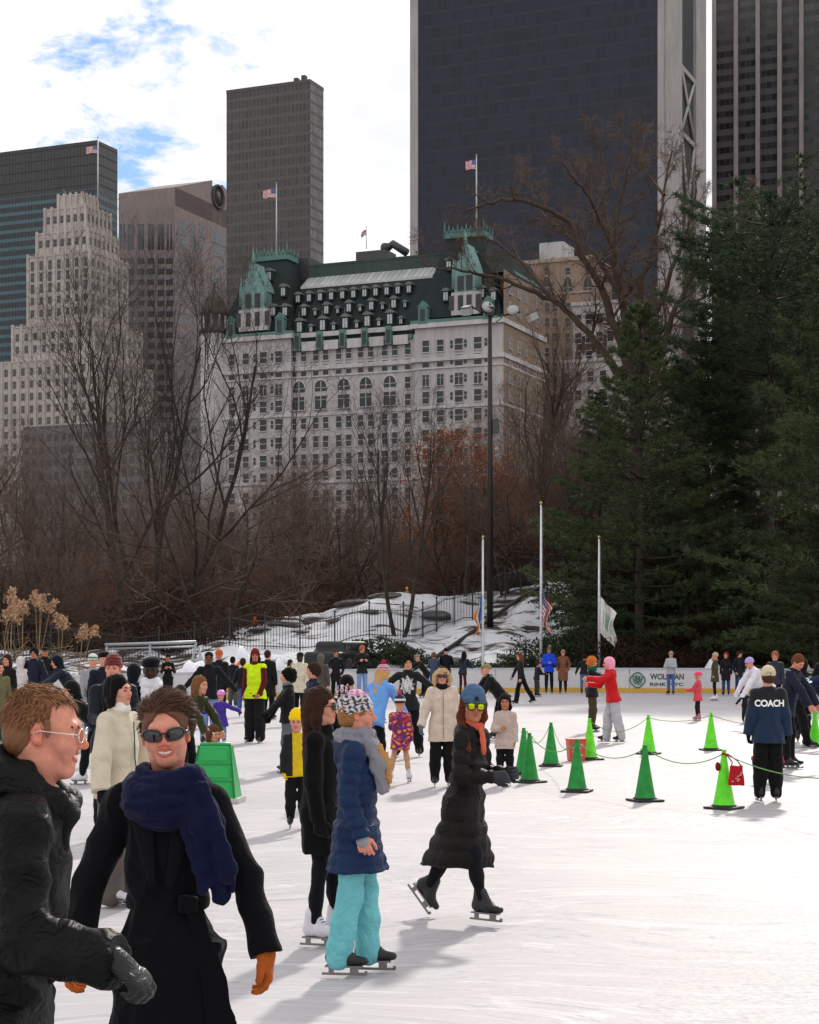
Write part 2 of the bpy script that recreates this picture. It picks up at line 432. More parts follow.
def hand_sdf(S, w, d, n, s, c=0, curl=.5, fat=1.0, fine=True, k=.006):
    """w wrist, d along the hand, n palm normal, s thumb side; metres for an adult of scale 1"""
    d, n, s = nrm(d), nrm(n), nrm(s); q = fat
    P = lambda a, b, cc: w+d*a+s*b+n*cc
    S.cap(w-d*.02, P(.03,0,0), .026*q, .028*q, k=.01, c=c, flat=(n, .75))
    S.cap(P(.03,.012,0), P(.085,.026,0), .021*q, .016*q, k=.012, c=c, flat=(n, .7))
    S.cap(P(.03,-.012,0), P(.08,-.026,0), .021*q, .015*q, k=.012, c=c, flat=(n, .7))
    S.cap(P(.03,0,0), P(.088,0,0), .023*q, .017*q, k=.014, c=c, flat=(n, .65))
    for j, (b, ln, r) in enumerate(((.030,.072,.0095),(.010,.08,.0098),(-.011,.074,.0094),(-.031,.058,.0084))):
        cu = curl*(1+.18*j); a0 = P(.084-.004*j*j*.5, b*1.02, 0); r *= q
        e1 = nrm(d*math.cos(cu*.6)+n*math.sin(cu*.6)+s*b*3); a1 = a0+e1*ln*.48
        e2 = nrm(d*math.cos(cu*1.7)+n*math.sin(cu*1.7)); a2 = a1+e2*ln*.3
        e3 = nrm(d*math.cos(cu*2.5)+n*math.sin(cu*2.5)); a3 = a2+e3*ln*.24
        if fine:
            S.cap(a0-e1*.012, a1, r*1.08, r, k=k, c=c); S.cap(a1, a2, r, r*.93, k=.004, c=c); S.cap(a2, a3, r*.93, r*.84, k=.004, c=c)
        else: S.cap(a0-e1*.01, a1, r*1.05, r, k=k, c=c); S.cap(a1, a3, r, r*.85, k=.004, c=c)
    t0 = P(.022,.022,.006); t1 = P(.052,.05,.016); t2 = P(.083,.06,.022); t3 = P(.104,.06,.03)
    S.cap(t0, t1, .0175*q, .0125*q, k=.014, c=c); S.cap(t1, t2, .0125*q, .0108*q, k=.005, c=c); S.cap(t2, t3, .0105*q, .0088*q, k=.004, c=c)

def head_sdf(S, F, hh, det=1, smile=0, fem=0):
    """colour slots: 0 skin, 1 lip, 2 dark (brows, iris), 3 white (eye, teeth), 4 flush"""
    s = hh/.225; A = F.A; e = lambda c, r, k=.02, op='u', cc=0, q=None: S.ell(F.p(np.array(c)*s), np.array(r)*s, A if q is None else A@q, k=k*s, op=op, c=cc)
    cp = lambda a, b, ra, rb, k=.015, op='u', cc=0, flat=None: S.cap(F.p(np.array(a)*s), F.p(np.array(b)*s), ra*s, rb*s, k=k*s, op=op, c=cc, flat=flat and (F.d(flat[0]), flat[1]))
    e((0,-.014,.032), (.0715,.094,.083), .01)
    e((0,.020,-.022), (.0585,.071,.084), .03)
    for x in (1, -1):
        jw = .037-.0045*fem; cp((x*(.047-.0025*fem),-.012,-.045), (x*jw,.012,-.083+.006*fem), .016, .015, .03)
        cp((x*jw,.012,-.083+.006*fem), (x*.012,.064,-.101+.006*fem), .015, .015, .03)
        e((x*.036,.060,-.024), (.024,.026,.026), .025)
    e((0,.069-.002*fem,-.099+.005*fem), (.020-.0035*fem,.018,.016), .02)
    e((0,.0655,-.062), (.033,.025,.03), .02)
    if det >= 1:
        cp((-.036,.0815-.003*fem,.024), (.036,.0815-.003*fem,.024), .0105, .0105, .02)
        e((-.031,.098,.002), (.0185,.017,.012), .014, 's', None); e((.031,.098,.002), (.0185,.017,.012), .014, 's', None)
    cp((0,.086,.010), (0,.110-.003*fem,-.026), .0085-.001*fem, .0125-.002*fem, .014, cc=4)
    if det >= 1:
        for x in (1, -1): e((x*.0125,.098,-.031), (.0085,.010,.0075), .006, cc=4)
    if det >= 1:
        for x in (1, -1):
            e((x*.0295,.0735,.002), (.0118,.0130,.0115), .003, cc=3 if det > 1 else 0)
            e((x*.031,.0838,.002), (.0054,.0044,.0052) if det > 1 else (.0105,.0045,.0042), .002, cc=2)
            cp((x*.017,.0830,.0085), (x*.045,.0780,.0070), .0046, .0036, .004)
            cp((x*.018,.0830,-.0055), (x*.043,.0780,-.0050), .0040, .0034, .005)
            if fem < 2: cp((x*.016,.0915,.0215), (x*.032,.0895,.0250), .0026, .0026, .002, cc=2); cp((x*.032,.0895,.0250), (x*.047,.0800,.0225), .0026, .0016, .002, cc=2)
    else:
        for x in (1, -1): e((x*.031,.083,.004), (.014,.008,.008), .004, cc=2)
    if smile:
        for x in (1, -1): cp((0,.0985,-.0595), (x*.026,.091,-.0535), .0082, .0035, .003, 's', 1)
        e((0,.0800,-.0570), (.0240,.0125,.0085), .002, cc=3)
        for x in (1, -1): cp((x*.034,.0790,-.0465), (x*.017,.0885,-.0492), .0024, .0036, .004, cc=1); cp((x*.017,.0885,-.0492), (0,.0930,-.0500), .0036, .0040, .004, cc=1); cp((x*.032,.0795,-.0490), (x*.017,.0880,-.0655), .0022, .0036, .004, cc=1); cp((x*.017,.0880,-.0655), (0,.0915,-.0705), .0036, .0042, .004, cc=1)
        for x in (1, -1): e((x*.041,.064,-.030), (.022,.022,.018), .02); cp((x*.028,.086,-.030), (x*.040,.069,-.060), .003, .002, .02)
    else:
        cp((-.022,.083,-.060), (0,.0915,-.0575), .0035, .0048, .006, cc=1); cp((0,.0915,-.0575), (.022,.083,-.060), .0048, .0035, .006, cc=1)
        cp((-.019,.083,-.0645), (0,.0905,-.067), .0035, .0055, .005, cc=1); cp((0,.0905,-.067), (.019,.083,-.0645), .0055, .0035, .005, cc=1)
    for x in (1, -1):
        e((x*.0745,-.008,-.004), (.009,.018,.030), .008, cc=4, q=rot('z', -x*22)@rot('x', 12))
        if det >= 1:
            e((x*.084,-.003,-.001), (.008,.010,.019), .004, 's', None, q=rot('z', -x*22)@rot('x', 12))
            e((x*.075,.004,-.026), (.006,.008,.009), .004, cc=4)

def part(root, name, S, h, col=None, kind='cloth', pal=None, disp=None, m=None, vfun=None):
    if m is None: m = fabric(col, kind)
    me = S.mesh(name, h, pal=pal, disp=disp, m=m, vfun=vfun)
    return add(name, me, None, root)

def limb_r(L):
    k = L/1.5; return k

HANDDIR = {}
def person(label, px, D, H, face=0, skin='light', label_group=None, loc=None, hres=None, **P):
    random.seed(hash(label) % 1000 if False else sum(map(ord, label)))
    seed = sum(map(ord, label)) % 997
    base = P.get('lift', .06); H = H-base
    K = skeleton(H, P); L, hh, T, HF = K['L'], K['hh'], K['T'], K['HF']; g = L/1.5
    loc = loc or (at(px, D), D, P.get('z', 0))
    root = empty('person', loc, R(180+face), label, P.get('cat', 'person'), label_group)
    h = hres or min(max(D/1800*.42, .0042), .017)
    near = D < 30; sk = SKINS[skin]
    red = tuple(min(255, int(v*f)) for v, f in zip(sk, (1.0, .92, .90))); lip = tuple(int(v*f) for v, f in zip(sk, (.90, .70, .70)))
    hcol = P.get('haircol', (60,38,28))
    pal = [sk, lip, tuple(int(v*.6) for v in hcol), (225,220,215), red]
    # ---- body, one surface from crown to ankle
    S = SDF()
    head_sdf(S, HF, hh, 2 if D < 8 else 1 if D < 32 else 0, P.get('smile', 0), P.get('fem', 1 if P.get('hair') in ('long', 'bob', 'pony') or H < 1.4 else 0))
    nb = K['neck']; S.cap(HF.p((0,-.02*hh/.225,-.06)), nb-T.d((0,0,.04)), .052*min(g*1.1,1.05), .056*g, k=.035)
    S.loft(T, [(-.07*g,0,0,.09*g,.065*g),(0,0,0,.120*g,.080*g),(.14*g,0,.005,.102*g,.070*g),(.3*g,0,.005,.13*g,.092*g),(.46*g,0,0,.108*g,.072*g),(.53*g,0,-.005,.07*g,.055*g),(.57*g,0,-.01,.05*g,.045*g)], k=.02)
    gloved = P.get('gloves') is not None
    mit = P.get('curl', .55)
    hands = []
    for i, sx in ((0, 1), (1, -1)):
        s, e, w, d2 = K['arm'][i]
        S.cap(T.p((sx*.04*g, -.01, K['shz']+.01)), s, .042*g, .041*g, k=.04*g)
        S.cap(s, e, .038*g, .031*g, k=.03*g); S.cap(e, w, .032*g, .023*g, k=.02*g)
        inn = nrm(T.d((-sx, 0, 0))); n = nrm(inn-(inn@d2)*d2); sd = np.cross(n, d2)*sx if False else None
        fwd = nrm(T.d((0, 1, .25))); sd = nrm(fwd-(fwd@d2)*d2-(fwd@n)*n) if np.linalg.norm(fwd-(fwd@d2)*d2-(fwd@n)*n) > .15 else nrm(np.cross(n, d2)*sx)
        if P.get('palm%d' % i) is not None:
            n0, s0 = P['palm%d' % i]; n = nrm(n0); n = nrm(n-(n@d2)*d2); s0 = np.asarray(s0, float); sd = nrm(s0-(s0@d2)*d2-(s0@n)*n)
        hd = nrm(d2+.12*n) if P.get('hd%d' % i) is None else nrm(P['hd%d' % i]); n = nrm(n-(n@hd)*hd); sd = nrm(sd-(sd@hd)*hd-(sd@n)*n)
        hands.append((w, hd, n, sd))
        hg = hh/.225*(1 if g > .8 else .72)
        hs = SDF() if False else S
        G = _ScaleHand(S, w, hg); G(hd, n, sd, mit, 1.0, D < 20)
        # legs
        hp, kn, an, FF, sc = K['leg'][i]
        S.cap(hp, kn, .064*g, .042*g, k=.03); S.cap(kn, (kn+an)/2+np.array([0,-.010*g,0]), .040*g, .040*g, k=.03); S.cap((kn+an)/2+np.array([0,-.010*g,0]), an, .039*g, .026*g, k=.03)
    bm = vcol_mat('skin', .52, .12, 60, sss=True)
    part(root, 'body', S, P.get('hbody', h if D > 20 else max(.0038, h)), pal=pal, m=bm)
    # ---- gloves
    if gloved:
        for i in (0, 1):
            w, hd, n, sd = hands[i]; G = SDF(); hg = hh/.225*(1 if g > .8 else .72)
            _ScaleHand(G, w, hg)(hd, n, sd, mit, P.get('gfat', 1.28), D < 20)
            G.cap(w-hd*.05*g, w+hd*.01, .036*g, .034*g, k=.01)
            part(root, 'glove', G, min(h, .01), P['gloves'], P.get('gkind', 'knit'))
    # ---- trousers
    if P.get('legs_col') is not None:
        S = SDF(); fit = P.get('fit', .015); ank = P.get('ankle', fit)
        S.loft(T, [(-.08*g,0,0,.10*g+fit*.7,.08*g+fit*.6),(0,0,-.004,.135*g+min(fit,.008),.098*g+min(fit,.006)),(.13*g,0,0,.108*g,.074*g)], k=.03)
        for i in (0, 1):
            hp, kn, an, FF, sc = K['leg'][i]; dn = nrm(an-kn); lo = an-dn*(.03 if ank < .03 else -.035)*g
            pf = (.11, .0035) if fit < .03 else (.17, .006)
            S.cap(hp, kn, .074*g+fit*.9, .053*g+fit*1.1, k=.03, puff=pf)
            mid = (kn+an)/2+np.array([0,-.01*g,0]); S.cap(kn, mid, .053*g+fit*1.1, .050*g+(fit+ank)*.55, k=.03, puff=pf); S.cap(mid, lo, .050*g+(fit+ank)*.55, .037*g+ank, k=.02, puff=pf)
        part(root, 'trousers', S, h, P['legs_col'], P.get('legs_kind', 'cloth'), disp=folds(seed, .006 if D < 45 else .004, 13, .6))
    # ---- skates
    kc = P.get('skates', (25,25,27))
    for i in (0, 1):
        hp, kn, an, FF, sc = K['leg'][i]; c = sc*(1 if g > .8 else 1.05)
        S = SDF(); zz = -.085*sc; p = lambda x, y, z: FF.p((x*c, y*c, zz+z*c))
        S.cap(p(0,-.045,.052), p(0,.06,.044), .040*c, .040*c, k=.02, flat=(FF.d((1,0,0)), .92)); S.cap(p(0,.06,.044), p(0,.16,.034), .041*c, .031*c, k=.03, flat=(FF.d((0,0,1)), .86))
        S.cap(p(0,-.042,.06), p(0,-.030,.175), .044*c, .042*c, k=.03, flat=(FF.d((1,0,0)), .85)); S.cap(p(0,.055,.06), p(0,.01,.15), .036*c, .035*c, k=.03, flat=(FF.d((1,0,0)), .85))
        S._add(lambda X, Y, Z, F=FF, a=zz: -((X-F.o[0])*F.A[0,2]+(Y-F.o[1])*F.A[1,2]+(Z-F.o[2])*F.A[2,2]-a)+.004, [-9]*3, [9]*3, .004, 'i', None)
        b = part(root, 'skate', S, min(h, .012), kc, 'leather')
        m = MB(); f2 = lambda x, y, z: tuple(FF.p((x*c, y*c, zz+z*c)))
        t = .0035 if D < 30 else .006; bz = -.055/c if base > 0 else 0
        def slab(y0, y1, z0, z1, tt):
            m.add([f2(*v) for v in ((-tt,y0,z0),(tt,y0,z0),(tt,y1,z0),(-tt,y1,z0),(-tt,y0,z1),(tt,y0,z1),(tt,y1,z1),(-tt,y1,z1))], [(0,3,2,1),(4,5,6,7),(0,1,5,4),(1,2,6,5),(2,3,7,6),(3,0,4,7)])
        slab(-.115, .175, bz, bz+.016, t); slab(-.07, -.035, bz+.014, .004, t*2.2); slab(.07, .125, bz+.014, .004, t*2.2); slab(-.09, .15, -.006, .006, .03)
        slab(.165, .185, bz+.004, bz+.03, t)
        m.build('blade', mat('blade_steel', (.22,.21,.2), .35, .9), b)
        if D < 17:
            lm = MB(); 
            for q_ in range(6):
                yy = .068-.011*q_; z_ = .092+.018*q_
                lm.tube([f2(-.026,yy,z_), f2(0,yy+.018,z_+.004), f2(.026,yy,z_)], .0034, 5)
            lm.build('lace', mat('lace', (.09,.09,.09) if sum(kc) < 300 else (.5,.4,.4), .8), b)
    # ---- tops
    for top in P.get('tops', ()): garment(root, K, P, dict(top), h, D, seed)
    # ---- neck, hat, hair
    for sc_ in P.get('scarf', ()) if isinstance(P.get('scarf'), list) else ([P['scarf']] if P.get('scarf') else []): scarf(root, K, sc_, h, seed, D)
    if P.get('hair'): hair(root, K, P['hair'], hcol, h, D, seed, P)
    if P.get('hat'): hat(root, K, P['hat'], h, D, seed)
    if P.get('glasses'): glasses(root, K, P['glasses'], D)
    return root, K

class _ScaleHand:
    """adds a hand scaled about its wrist"""
    def __init__(s, S, w, k): s.S, s.w, s.k = S, w, k
    def __call__(s, d, n, sd, curl, fat, fine):
        o = SDF(); hand_sdf(o, np.zeros(3), d, n, sd, 0, curl, fat, fine)
        for fn, lo, hi, k, op, c in o.pr:
            w, q = s.w, s.k
            s.S._add(lambda X, Y, Z, fn=fn, w=w, q=q: fn((X-w[0])/q, (Y-w[1])/q, (Z-w[2])/q)*q, lo*q+w, hi*q+w, k*q, op, c)

def garment(root, K, P, t, h, D, seed):
    """t: kind name, col, off thickness, hem metres below pelvis, sleeve col, puff (spacing, amp), flare, hood, collar, fabric"""
    L, T = K['L'], K['T']; g = L/1.5; off = t.get('off', .018); hem = t.get('hem', .06)*g; pf = t.get('puff'); S = SDF()
    belly = t.get('belly', 0); fl = t.get('flare', .03); wst = t.get('waist', 0)
    ft = P.get('fit', .015); hipw = max(.142*g+off, .163*g+ft*.9+.014)
    sec = [(.0,0,.0,hipw,max(.106*g+off+belly, .098*g+ft*.9+.012)),(.14*g,0,.004,.120*g+off-wst,.088*g+off+belly),(.3*g,0,.006,.128*g+off,.096*g+off+belly*.5),(.42*g,0,.0,.124*g+off*.9,.084*g+off),(.49*g,0,-.003,.096*g+off*.8,.070*g+off*.8),(.545*g,0,-.008,.064*g+off*.6,.056*g+off*.6),(.575*g,0,-.012,.054*g+off*.4,.052*g+off*.4)]
    longc = hem > .24
    if not longc: S.loft(T, [(-hem,0,0,max(.150*g+off+fl*.4, .166*g+ft*1.0+.014),max(.114*g+off+fl*.4, .10*g+ft+.014))]+sec, k=.03, puff=pf)
    else:
        S.loft(T, [(-.06*g,0,0,.138*g+off,.10*g+off)]+sec, k=.03, puff=pf)
        zb = max(K['pel'][2]-hem, .12); lk, rk = K['leg'][0], K['leg'][1]
        def cen(z):
            pts = []
            for hp, kn, an, FF, sc in (lk, rk):
                if z > kn[2]: u = (hp[2]-z)/max(hp[2]-kn[2], 1e-3); pts.append(hp+(kn-hp)*min(max(u,0),1))
                else: u = (kn[2]-z)/max(kn[2]-an[2], 1e-3); pts.append(kn+(an-kn)*min(u,1))
            a, b = pts; return (a+b)/2, abs(a[0]-b[0])/2, abs(a[1]-b[1])/2
        rows = []; zt = K['pel'][2]+.02; nn = 7
        for j in range(nn+1):
            u = j/nn; z = zt+(zb-zt)*u; c_, hx, hy = cen(z); sw = t.get('swing', (0,0))
            rows.append((z, c_[0]+sw[0]*u*u, c_[1]+sw[1]*u*u, max(.138*g+off+fl*u, hx+.080*g*(1-.25*u)+off*.8+P.get('fit', .015)), max(.10*g+off+fl*u*.8, hy+.085*g*(1-.25*u)+off*.8+P.get('fit', .015)*.8)))
        S.loft(Fr(), rows, k=.05, puff=pf, rib=t.get('rib', (7, .008, 1.5)))
        if D < 45:      # hollow below
            lo = [(zb-.05, rows[-1][1], rows[-1][2], rows[-1][3]-.030, rows[-1][4]-.030), (zb+.16, rows[-2][1], rows[-2][2], rows[-2][3]-.045, rows[-2][4]-.045), (zb+.2, rows[-2][1], rows[-2][2], .02, .02)]
            S.loft(Fr(), lo, k=.006, op='s', c=None)
        if t.get('slit'):
            x_, y_, wd, a_ = t['slit']; M_ = rot('z', a_)
            S.cap((x_, y_, zb-.1), (x_, y_, zb+t.get('slith', .35)), wd, .004, k=.01, op='s', c=None)
    sl = t.get('sleeves', True)
    for i, sx in ((0, 1), (1, -1)):
        s, e, w, d2 = K['arm'][i]
        S.cap(T.p((sx*.045*g, -.008, K['shz']+.012*g)), s, .044*g+off*.5, .045*g+off*.62, k=.05)
        if sl:
            bg = t.get('baggy', 0)
            S.cap(s, e, .045*g+off*.65, .039*g+off*.75+bg*.6, k=.03, puff=pf); S.cap(e, w+d2*.012, .039*g+off*.75+bg*.6, .030*g+off*.75+bg, k=.018, puff=pf, cut=True)
    if t.get('hood') == 'down':
        S.cap(T.p((-.075*g,-.05*g,.555*g)), T.p((.075*g,-.05*g,.555*g)), .05*g, .05*g, k=.04)
        S.cap(T.p((0,-.09*g,.54*g)), T.p((0,-.115*g,.45*g)), .06*g, .03*g, k=.05)
        S.cap(T.p((-.075*g,-.045*g,.555*g)), T.p((-.06*g,.06*g,.49*g)), .042*g, .02*g, k=.03); S.cap(T.p((.075*g,-.045*g,.555*g)), T.p((.06*g,.06*g,.49*g)), .042*g, .02*g, k=.03)
    if t.get('hood') == 'up':
        HF = K['HF']; s = K['hh']/.225
        S.ell(HF.p((0,-.022*s,.02*s)), np.array((.105,.122,.122))*s, HF.A, k=.03)
        S.cap(HF.p((0,-.04*s,-.06*s)), T.p((0,-.02,.52*g)), .085*s, .09*g, k=.05)
        S.ell(HF.p((0,.12*s,-.02*s)), np.array((.072,.105,.098))*s, HF.A, k=.015, op='s', c=None)
    if t.get('collar', 1):
        fr = Fr(T.p((0,-.004,.575*g)), T.A); S.torus(fr, .062*g, .062*g, .016*g+off*.3, k=.025, rz=.035*g)
        S.cap(T.p((0,-.004,.57*g)), T.p((0,0,.68*g)), .048*g, .05*g, k=.006, op='s', c=None)
    sd = t.get('disp', folds(seed+7, t.get('fold', .007) if D < 60 else .004, 11, .7))
    o = part(root, t.get('name', 'jacket'), S, h, t.get('col'), t.get('fabric', 'nylon'), pal=t.get('pal'), disp=sd, m=t.get('m') or (vcol_mat('print_cloth', .8, .25, 60, sheen=.15) if t.get('vfun') else None), vfun=(lambda V, cl: t['vfun'](V, cl, K)) if t.get('vfun') else None)
    if t.get('fur'):
        HF = K['HF']; s = K['hh']/.225; Q = SDF()
        A = HF.A@rot('x', 72); Q.torus(Fr(HF.p((0,.018*s,-.045*s)), A), .105*s, .125*s, .034*s, k=.02)
        part(root, 'fur_trim', Q, h, t['fur'], 'fur', disp=folds(seed, .012, 60, 1))
    if t.get('zip') is not None and D < 34:
        mz = MB(); pts = [T.p((t.get('zipx', 0), .12*g+off+belly+(.012 if z < .2 else .0)-(z-.3)*.06*(z > .3), z*g)) for z in np.linspace(-t.get('hem', .06)*.8 if not longc else -.05, .5, 9)]
        mz.tube(pts, .005, 6); mz.build('zip', mat('zip_%d%d%d' % tuple(t['zip']), lin(t['zip']), .5), o)
    return o

def scarf(root, K, sc, h, seed, D):
    """sc: (colour, kind, tail list)"""
    col, kind = sc['col'], sc.get('kind', 'knit'); L, T = K['L'], K['T']; g = L/1.5; S = SDF(); b = sc.get('bulk', 1)
    for j, (z, R1, r, tilt) in enumerate(sc.get('loops', ((.575, .082, .036, 6), (.615, .074, .03, -8)))):
        fr = Fr(T.p((0, .008, z*g)), T.A@rot('x', -tilt)); S.torus(fr, R1*g*b, R1*g*b*1.02, r*g, k=.012, rz=r*g*1.15)
    for tail in sc.get('tails', ()):
        pts = [T.p((x*g, y*g, z*g)) for x, y, z in tail[0]]
        for a, c in zip(pts[:-1], pts[1:]): S.cap(a, c, tail[1]*g, tail[1]*g, k=.012, flat=(T.d(tail[2] if len(tail) > 2 else (0,1,0)), .35))
    return part(root, 'scarf', S, min(h, .012), col, kind, disp=folds(seed+3, sc.get('fold', .007), 26, .8), m=sc.get('m'))

def hair(root, K, kind, col, h, D, seed, P):
    HF, T = K['HF'], K['T']; s = K['hh']/.225; S = SDF(); A = HF.A; g = K['L']/1.5
    p = lambda x, y, z: HF.p(np.array((x, y, z))*s)
    vol = dict(short=.009, long=.011, bob=.015, curly=.026, tousled=.02, pony=.009, bun=.009)[kind]
    S.ell(p(0,-.020,.038), np.array((.0755+vol,.093+vol,.083+vol*1.15))*s, A, k=.02)
    fz = .004 if kind in ('short',) else -.01
    S.ell(p(0,-.045,-.02), np.array((.070+vol,.062+vol,.075))*s, A, k=.03)
    S.ell(p(0,.105,-.035), np.array((.0665,.078,.092))*s, A, k=.012, op='s', c=None)
    if kind in ('short', 'tousled', 'pony', 'bun'):
        for x in (1, -1): S.ell(p(x*.095,.02,-.03), np.array((.03,.045,.045))*s, A, k=.01, op='s', c=None)
    ht = P.get('hat')
    if ht and ht[0] in ('beanie', 'pom', 'cap', 'beret', 'helmet'): S.plane(p(0,0,.055), HF.d(np.array((0,.1,1.0))), .006)
    if kind in ('long', 'bob'):
        wl = .23 if kind == 'long' else .13; bk = P.get('hairblow', (0, 0))
        for x in (1, -1):
            S.cap(p(x*.072,.012,.02), p(x*.082,.0,-.08), .026*s, .028*s, k=.03); 
            e = p(x*.078,-.02,-.08); S.cap(e, T.p((x*.085*g+bk[0], .035*g+bk[1], .56*g-wl*.6*g)), .03*s, .018*s, k=.03)
        a = p(0,-.08,-.03); S.cap(a, T.p((bk[0]*1.2, -.10*g+bk[1], .52*g-wl*.7*g)), .055*s, .03*s, k=.05); S.cap(p(.042,-.065,-.03), T.p((.045*g+bk[0]*.7, -.09*g+bk[1]*1.1, .5*g-wl*.4*g)), .04*s, .018*s, k=.03); S.cap(p(-.042,-.065,-.03), T.p((-.045*g+bk[0]*1.3, -.09*g+bk[1]*.7, .5*g-wl*.65*g)), .04*s, .018*s, k=.03)
    if kind == 'pony':
        S.cap(p(0,-.10,.03), p(.0,-.15,-.02), .022*s, .03*s, k=.02); S.cap(p(0,-.15,-.02), p(.02,-.15,-.16), .03*s, .012*s, k=.02)
    if kind == 'bun': S.ell(p(0,-.09,.095), .035*s, k=.02)
    f = folds(seed, .005 if kind != 'curly' else .011, 75, .14 if kind != 'curly' else 1)
    return part(root, 'hair', S, min(h, .011), col, 'fur', disp=f)

def hat(root, K, hd, h, D, seed):
    kind, col = hd[0], hd[1]; HF = K['HF']; s = K['hh']/.225; A = HF.A; S = SDF(); opt = hd[2] if len(hd) > 2 else {}
    p = lambda x, y, z: HF.p(np.array((x, y, z))*s)
    tilt = rot('x', opt.get('tilt', 10))
    if kind in ('beanie', 'pom'):
        S.ell(p(0,-.020,.052), np.array((.089,.105,.090+opt.get('tall', 0)))*s, A@tilt, k=.02)
        S.plane(p(0,0,.022), -HF.d(tilt@np.array((0,0,1))), .01)
        S.torus(Fr(p(0,-.014,.034), A@tilt), .084*s, .100*s, .011*s, k=.008, rz=.024*s)
        pal = None; vf = opt.get('vfun')
        m_ = opt.get('m') or (vcol_mat('knit_v', .95, .6, 60, sheen=.3) if vf else None)
        o = part(root, 'hat', S, min(h, .01), col, 'knit', disp=folds(seed, .003, 90, 1.2) if not opt.get('cable') else opt['cable'], vfun=vf, m=m_)
        if kind == 'pom':
            Q = SDF(); c_ = p(*opt.get('pomat', (0,-.045,.165))); Q.ell(c_, opt.get('pomr', .036)*s, k=.01)
            part(o, 'pompom', Q, min(h, .008), opt.get('pom', col), 'fur', disp=folds(seed, .011, 95, 1), vfun=opt.get('pomv'), m=vcol_mat('pom_v', .95, .6, 60) if opt.get('pomv') else None)
        return o
    if kind == 'helmet':
        S.ell(p(0,-.012,.045), np.array((.098,.118,.098))*s, A, k=.02); S.plane(p(0,0,.018), -HF.d((0,0,1)), .008)
        S.cap(p(-.06,.085,.03), p(.06,.085,.03), .018*s, .018*s, k=.02)
        for x in (-.045, -.015, .015, .045): S.cap(p(x,.07,.115), p(x,-.05,.145), .009*s, .009*s, k=.008, op='s', c=None)
        o = part(root, 'helmet', S, min(h, .01), col, 'leather')
        m = MB(); 
        for x in (1, -1): m.tube([p(x*.09,0,.02), p(x*.07,.02,-.07), p(0,.055,-.118)], .006*s, 5)
        m.build('strap', fabric((30,30,34)), o); return o
    if kind == 'cap':
        S.ell(p(0,-.015,.05), np.array((.086,.103,.075))*s, A, k=.02); S.plane(p(0,0,.03), -HF.d((0,0,1)), .006)
        S.cap(p(-.035,.1,.036), p(.035,.1,.036), .045*s, .045*s, k=.01, flat=(HF.d((0,0,1)), .14))
    if kind == 'beret':
        S.ell(p(.0,-.02,.085), np.array((.098,.110,.055))*s, A@rot('y', 8), k=.03); S.torus(Fr(p(0,-.012,.05), A), .078*s, .096*s, .012*s, k=.02, rz=.018*s)
    if kind == 'hood':
        S.ell(p(0,-.02,.02), np.array((.102,.118,.118))*s, A, k=.03); S.cap(p(0,-.04,-.05), K['T'].p((0,-.03,.52*K['L']/1.5)), .08*s, .085*K['L']/1.5, k=.05)
        S.ell(p(0,.118,-.022), np.array((.068,.10,.088))*s, A, k=.015, op='s', c=None)
    if kind == 'headband': S.torus(Fr(p(0,-.012,.045), A@rot('x', opt.get('tilt', -20))), .084*s, .1*s, .009*s, rz=.018*s)
    if kind == 'muffs':
        for x in (1, -1): S.ell(p(x*.092,0,0), np.array((.026,.045,.045))*s, A, k=.01)
        S.torus(Fr(p(0,-.005,.02), A@rot('x', 90)), .098*s, .112*s, .008*s)
    o = part(root, {'cap': 'cap', 'beret': 'hat', 'hood': 'hood', 'headband': 'headband', 'muffs': 'ear_muffs'}[kind], S, min(h, .01), col, opt.get('fabric', 'knit' if kind != 'hood' else 'cloth'))
    return o

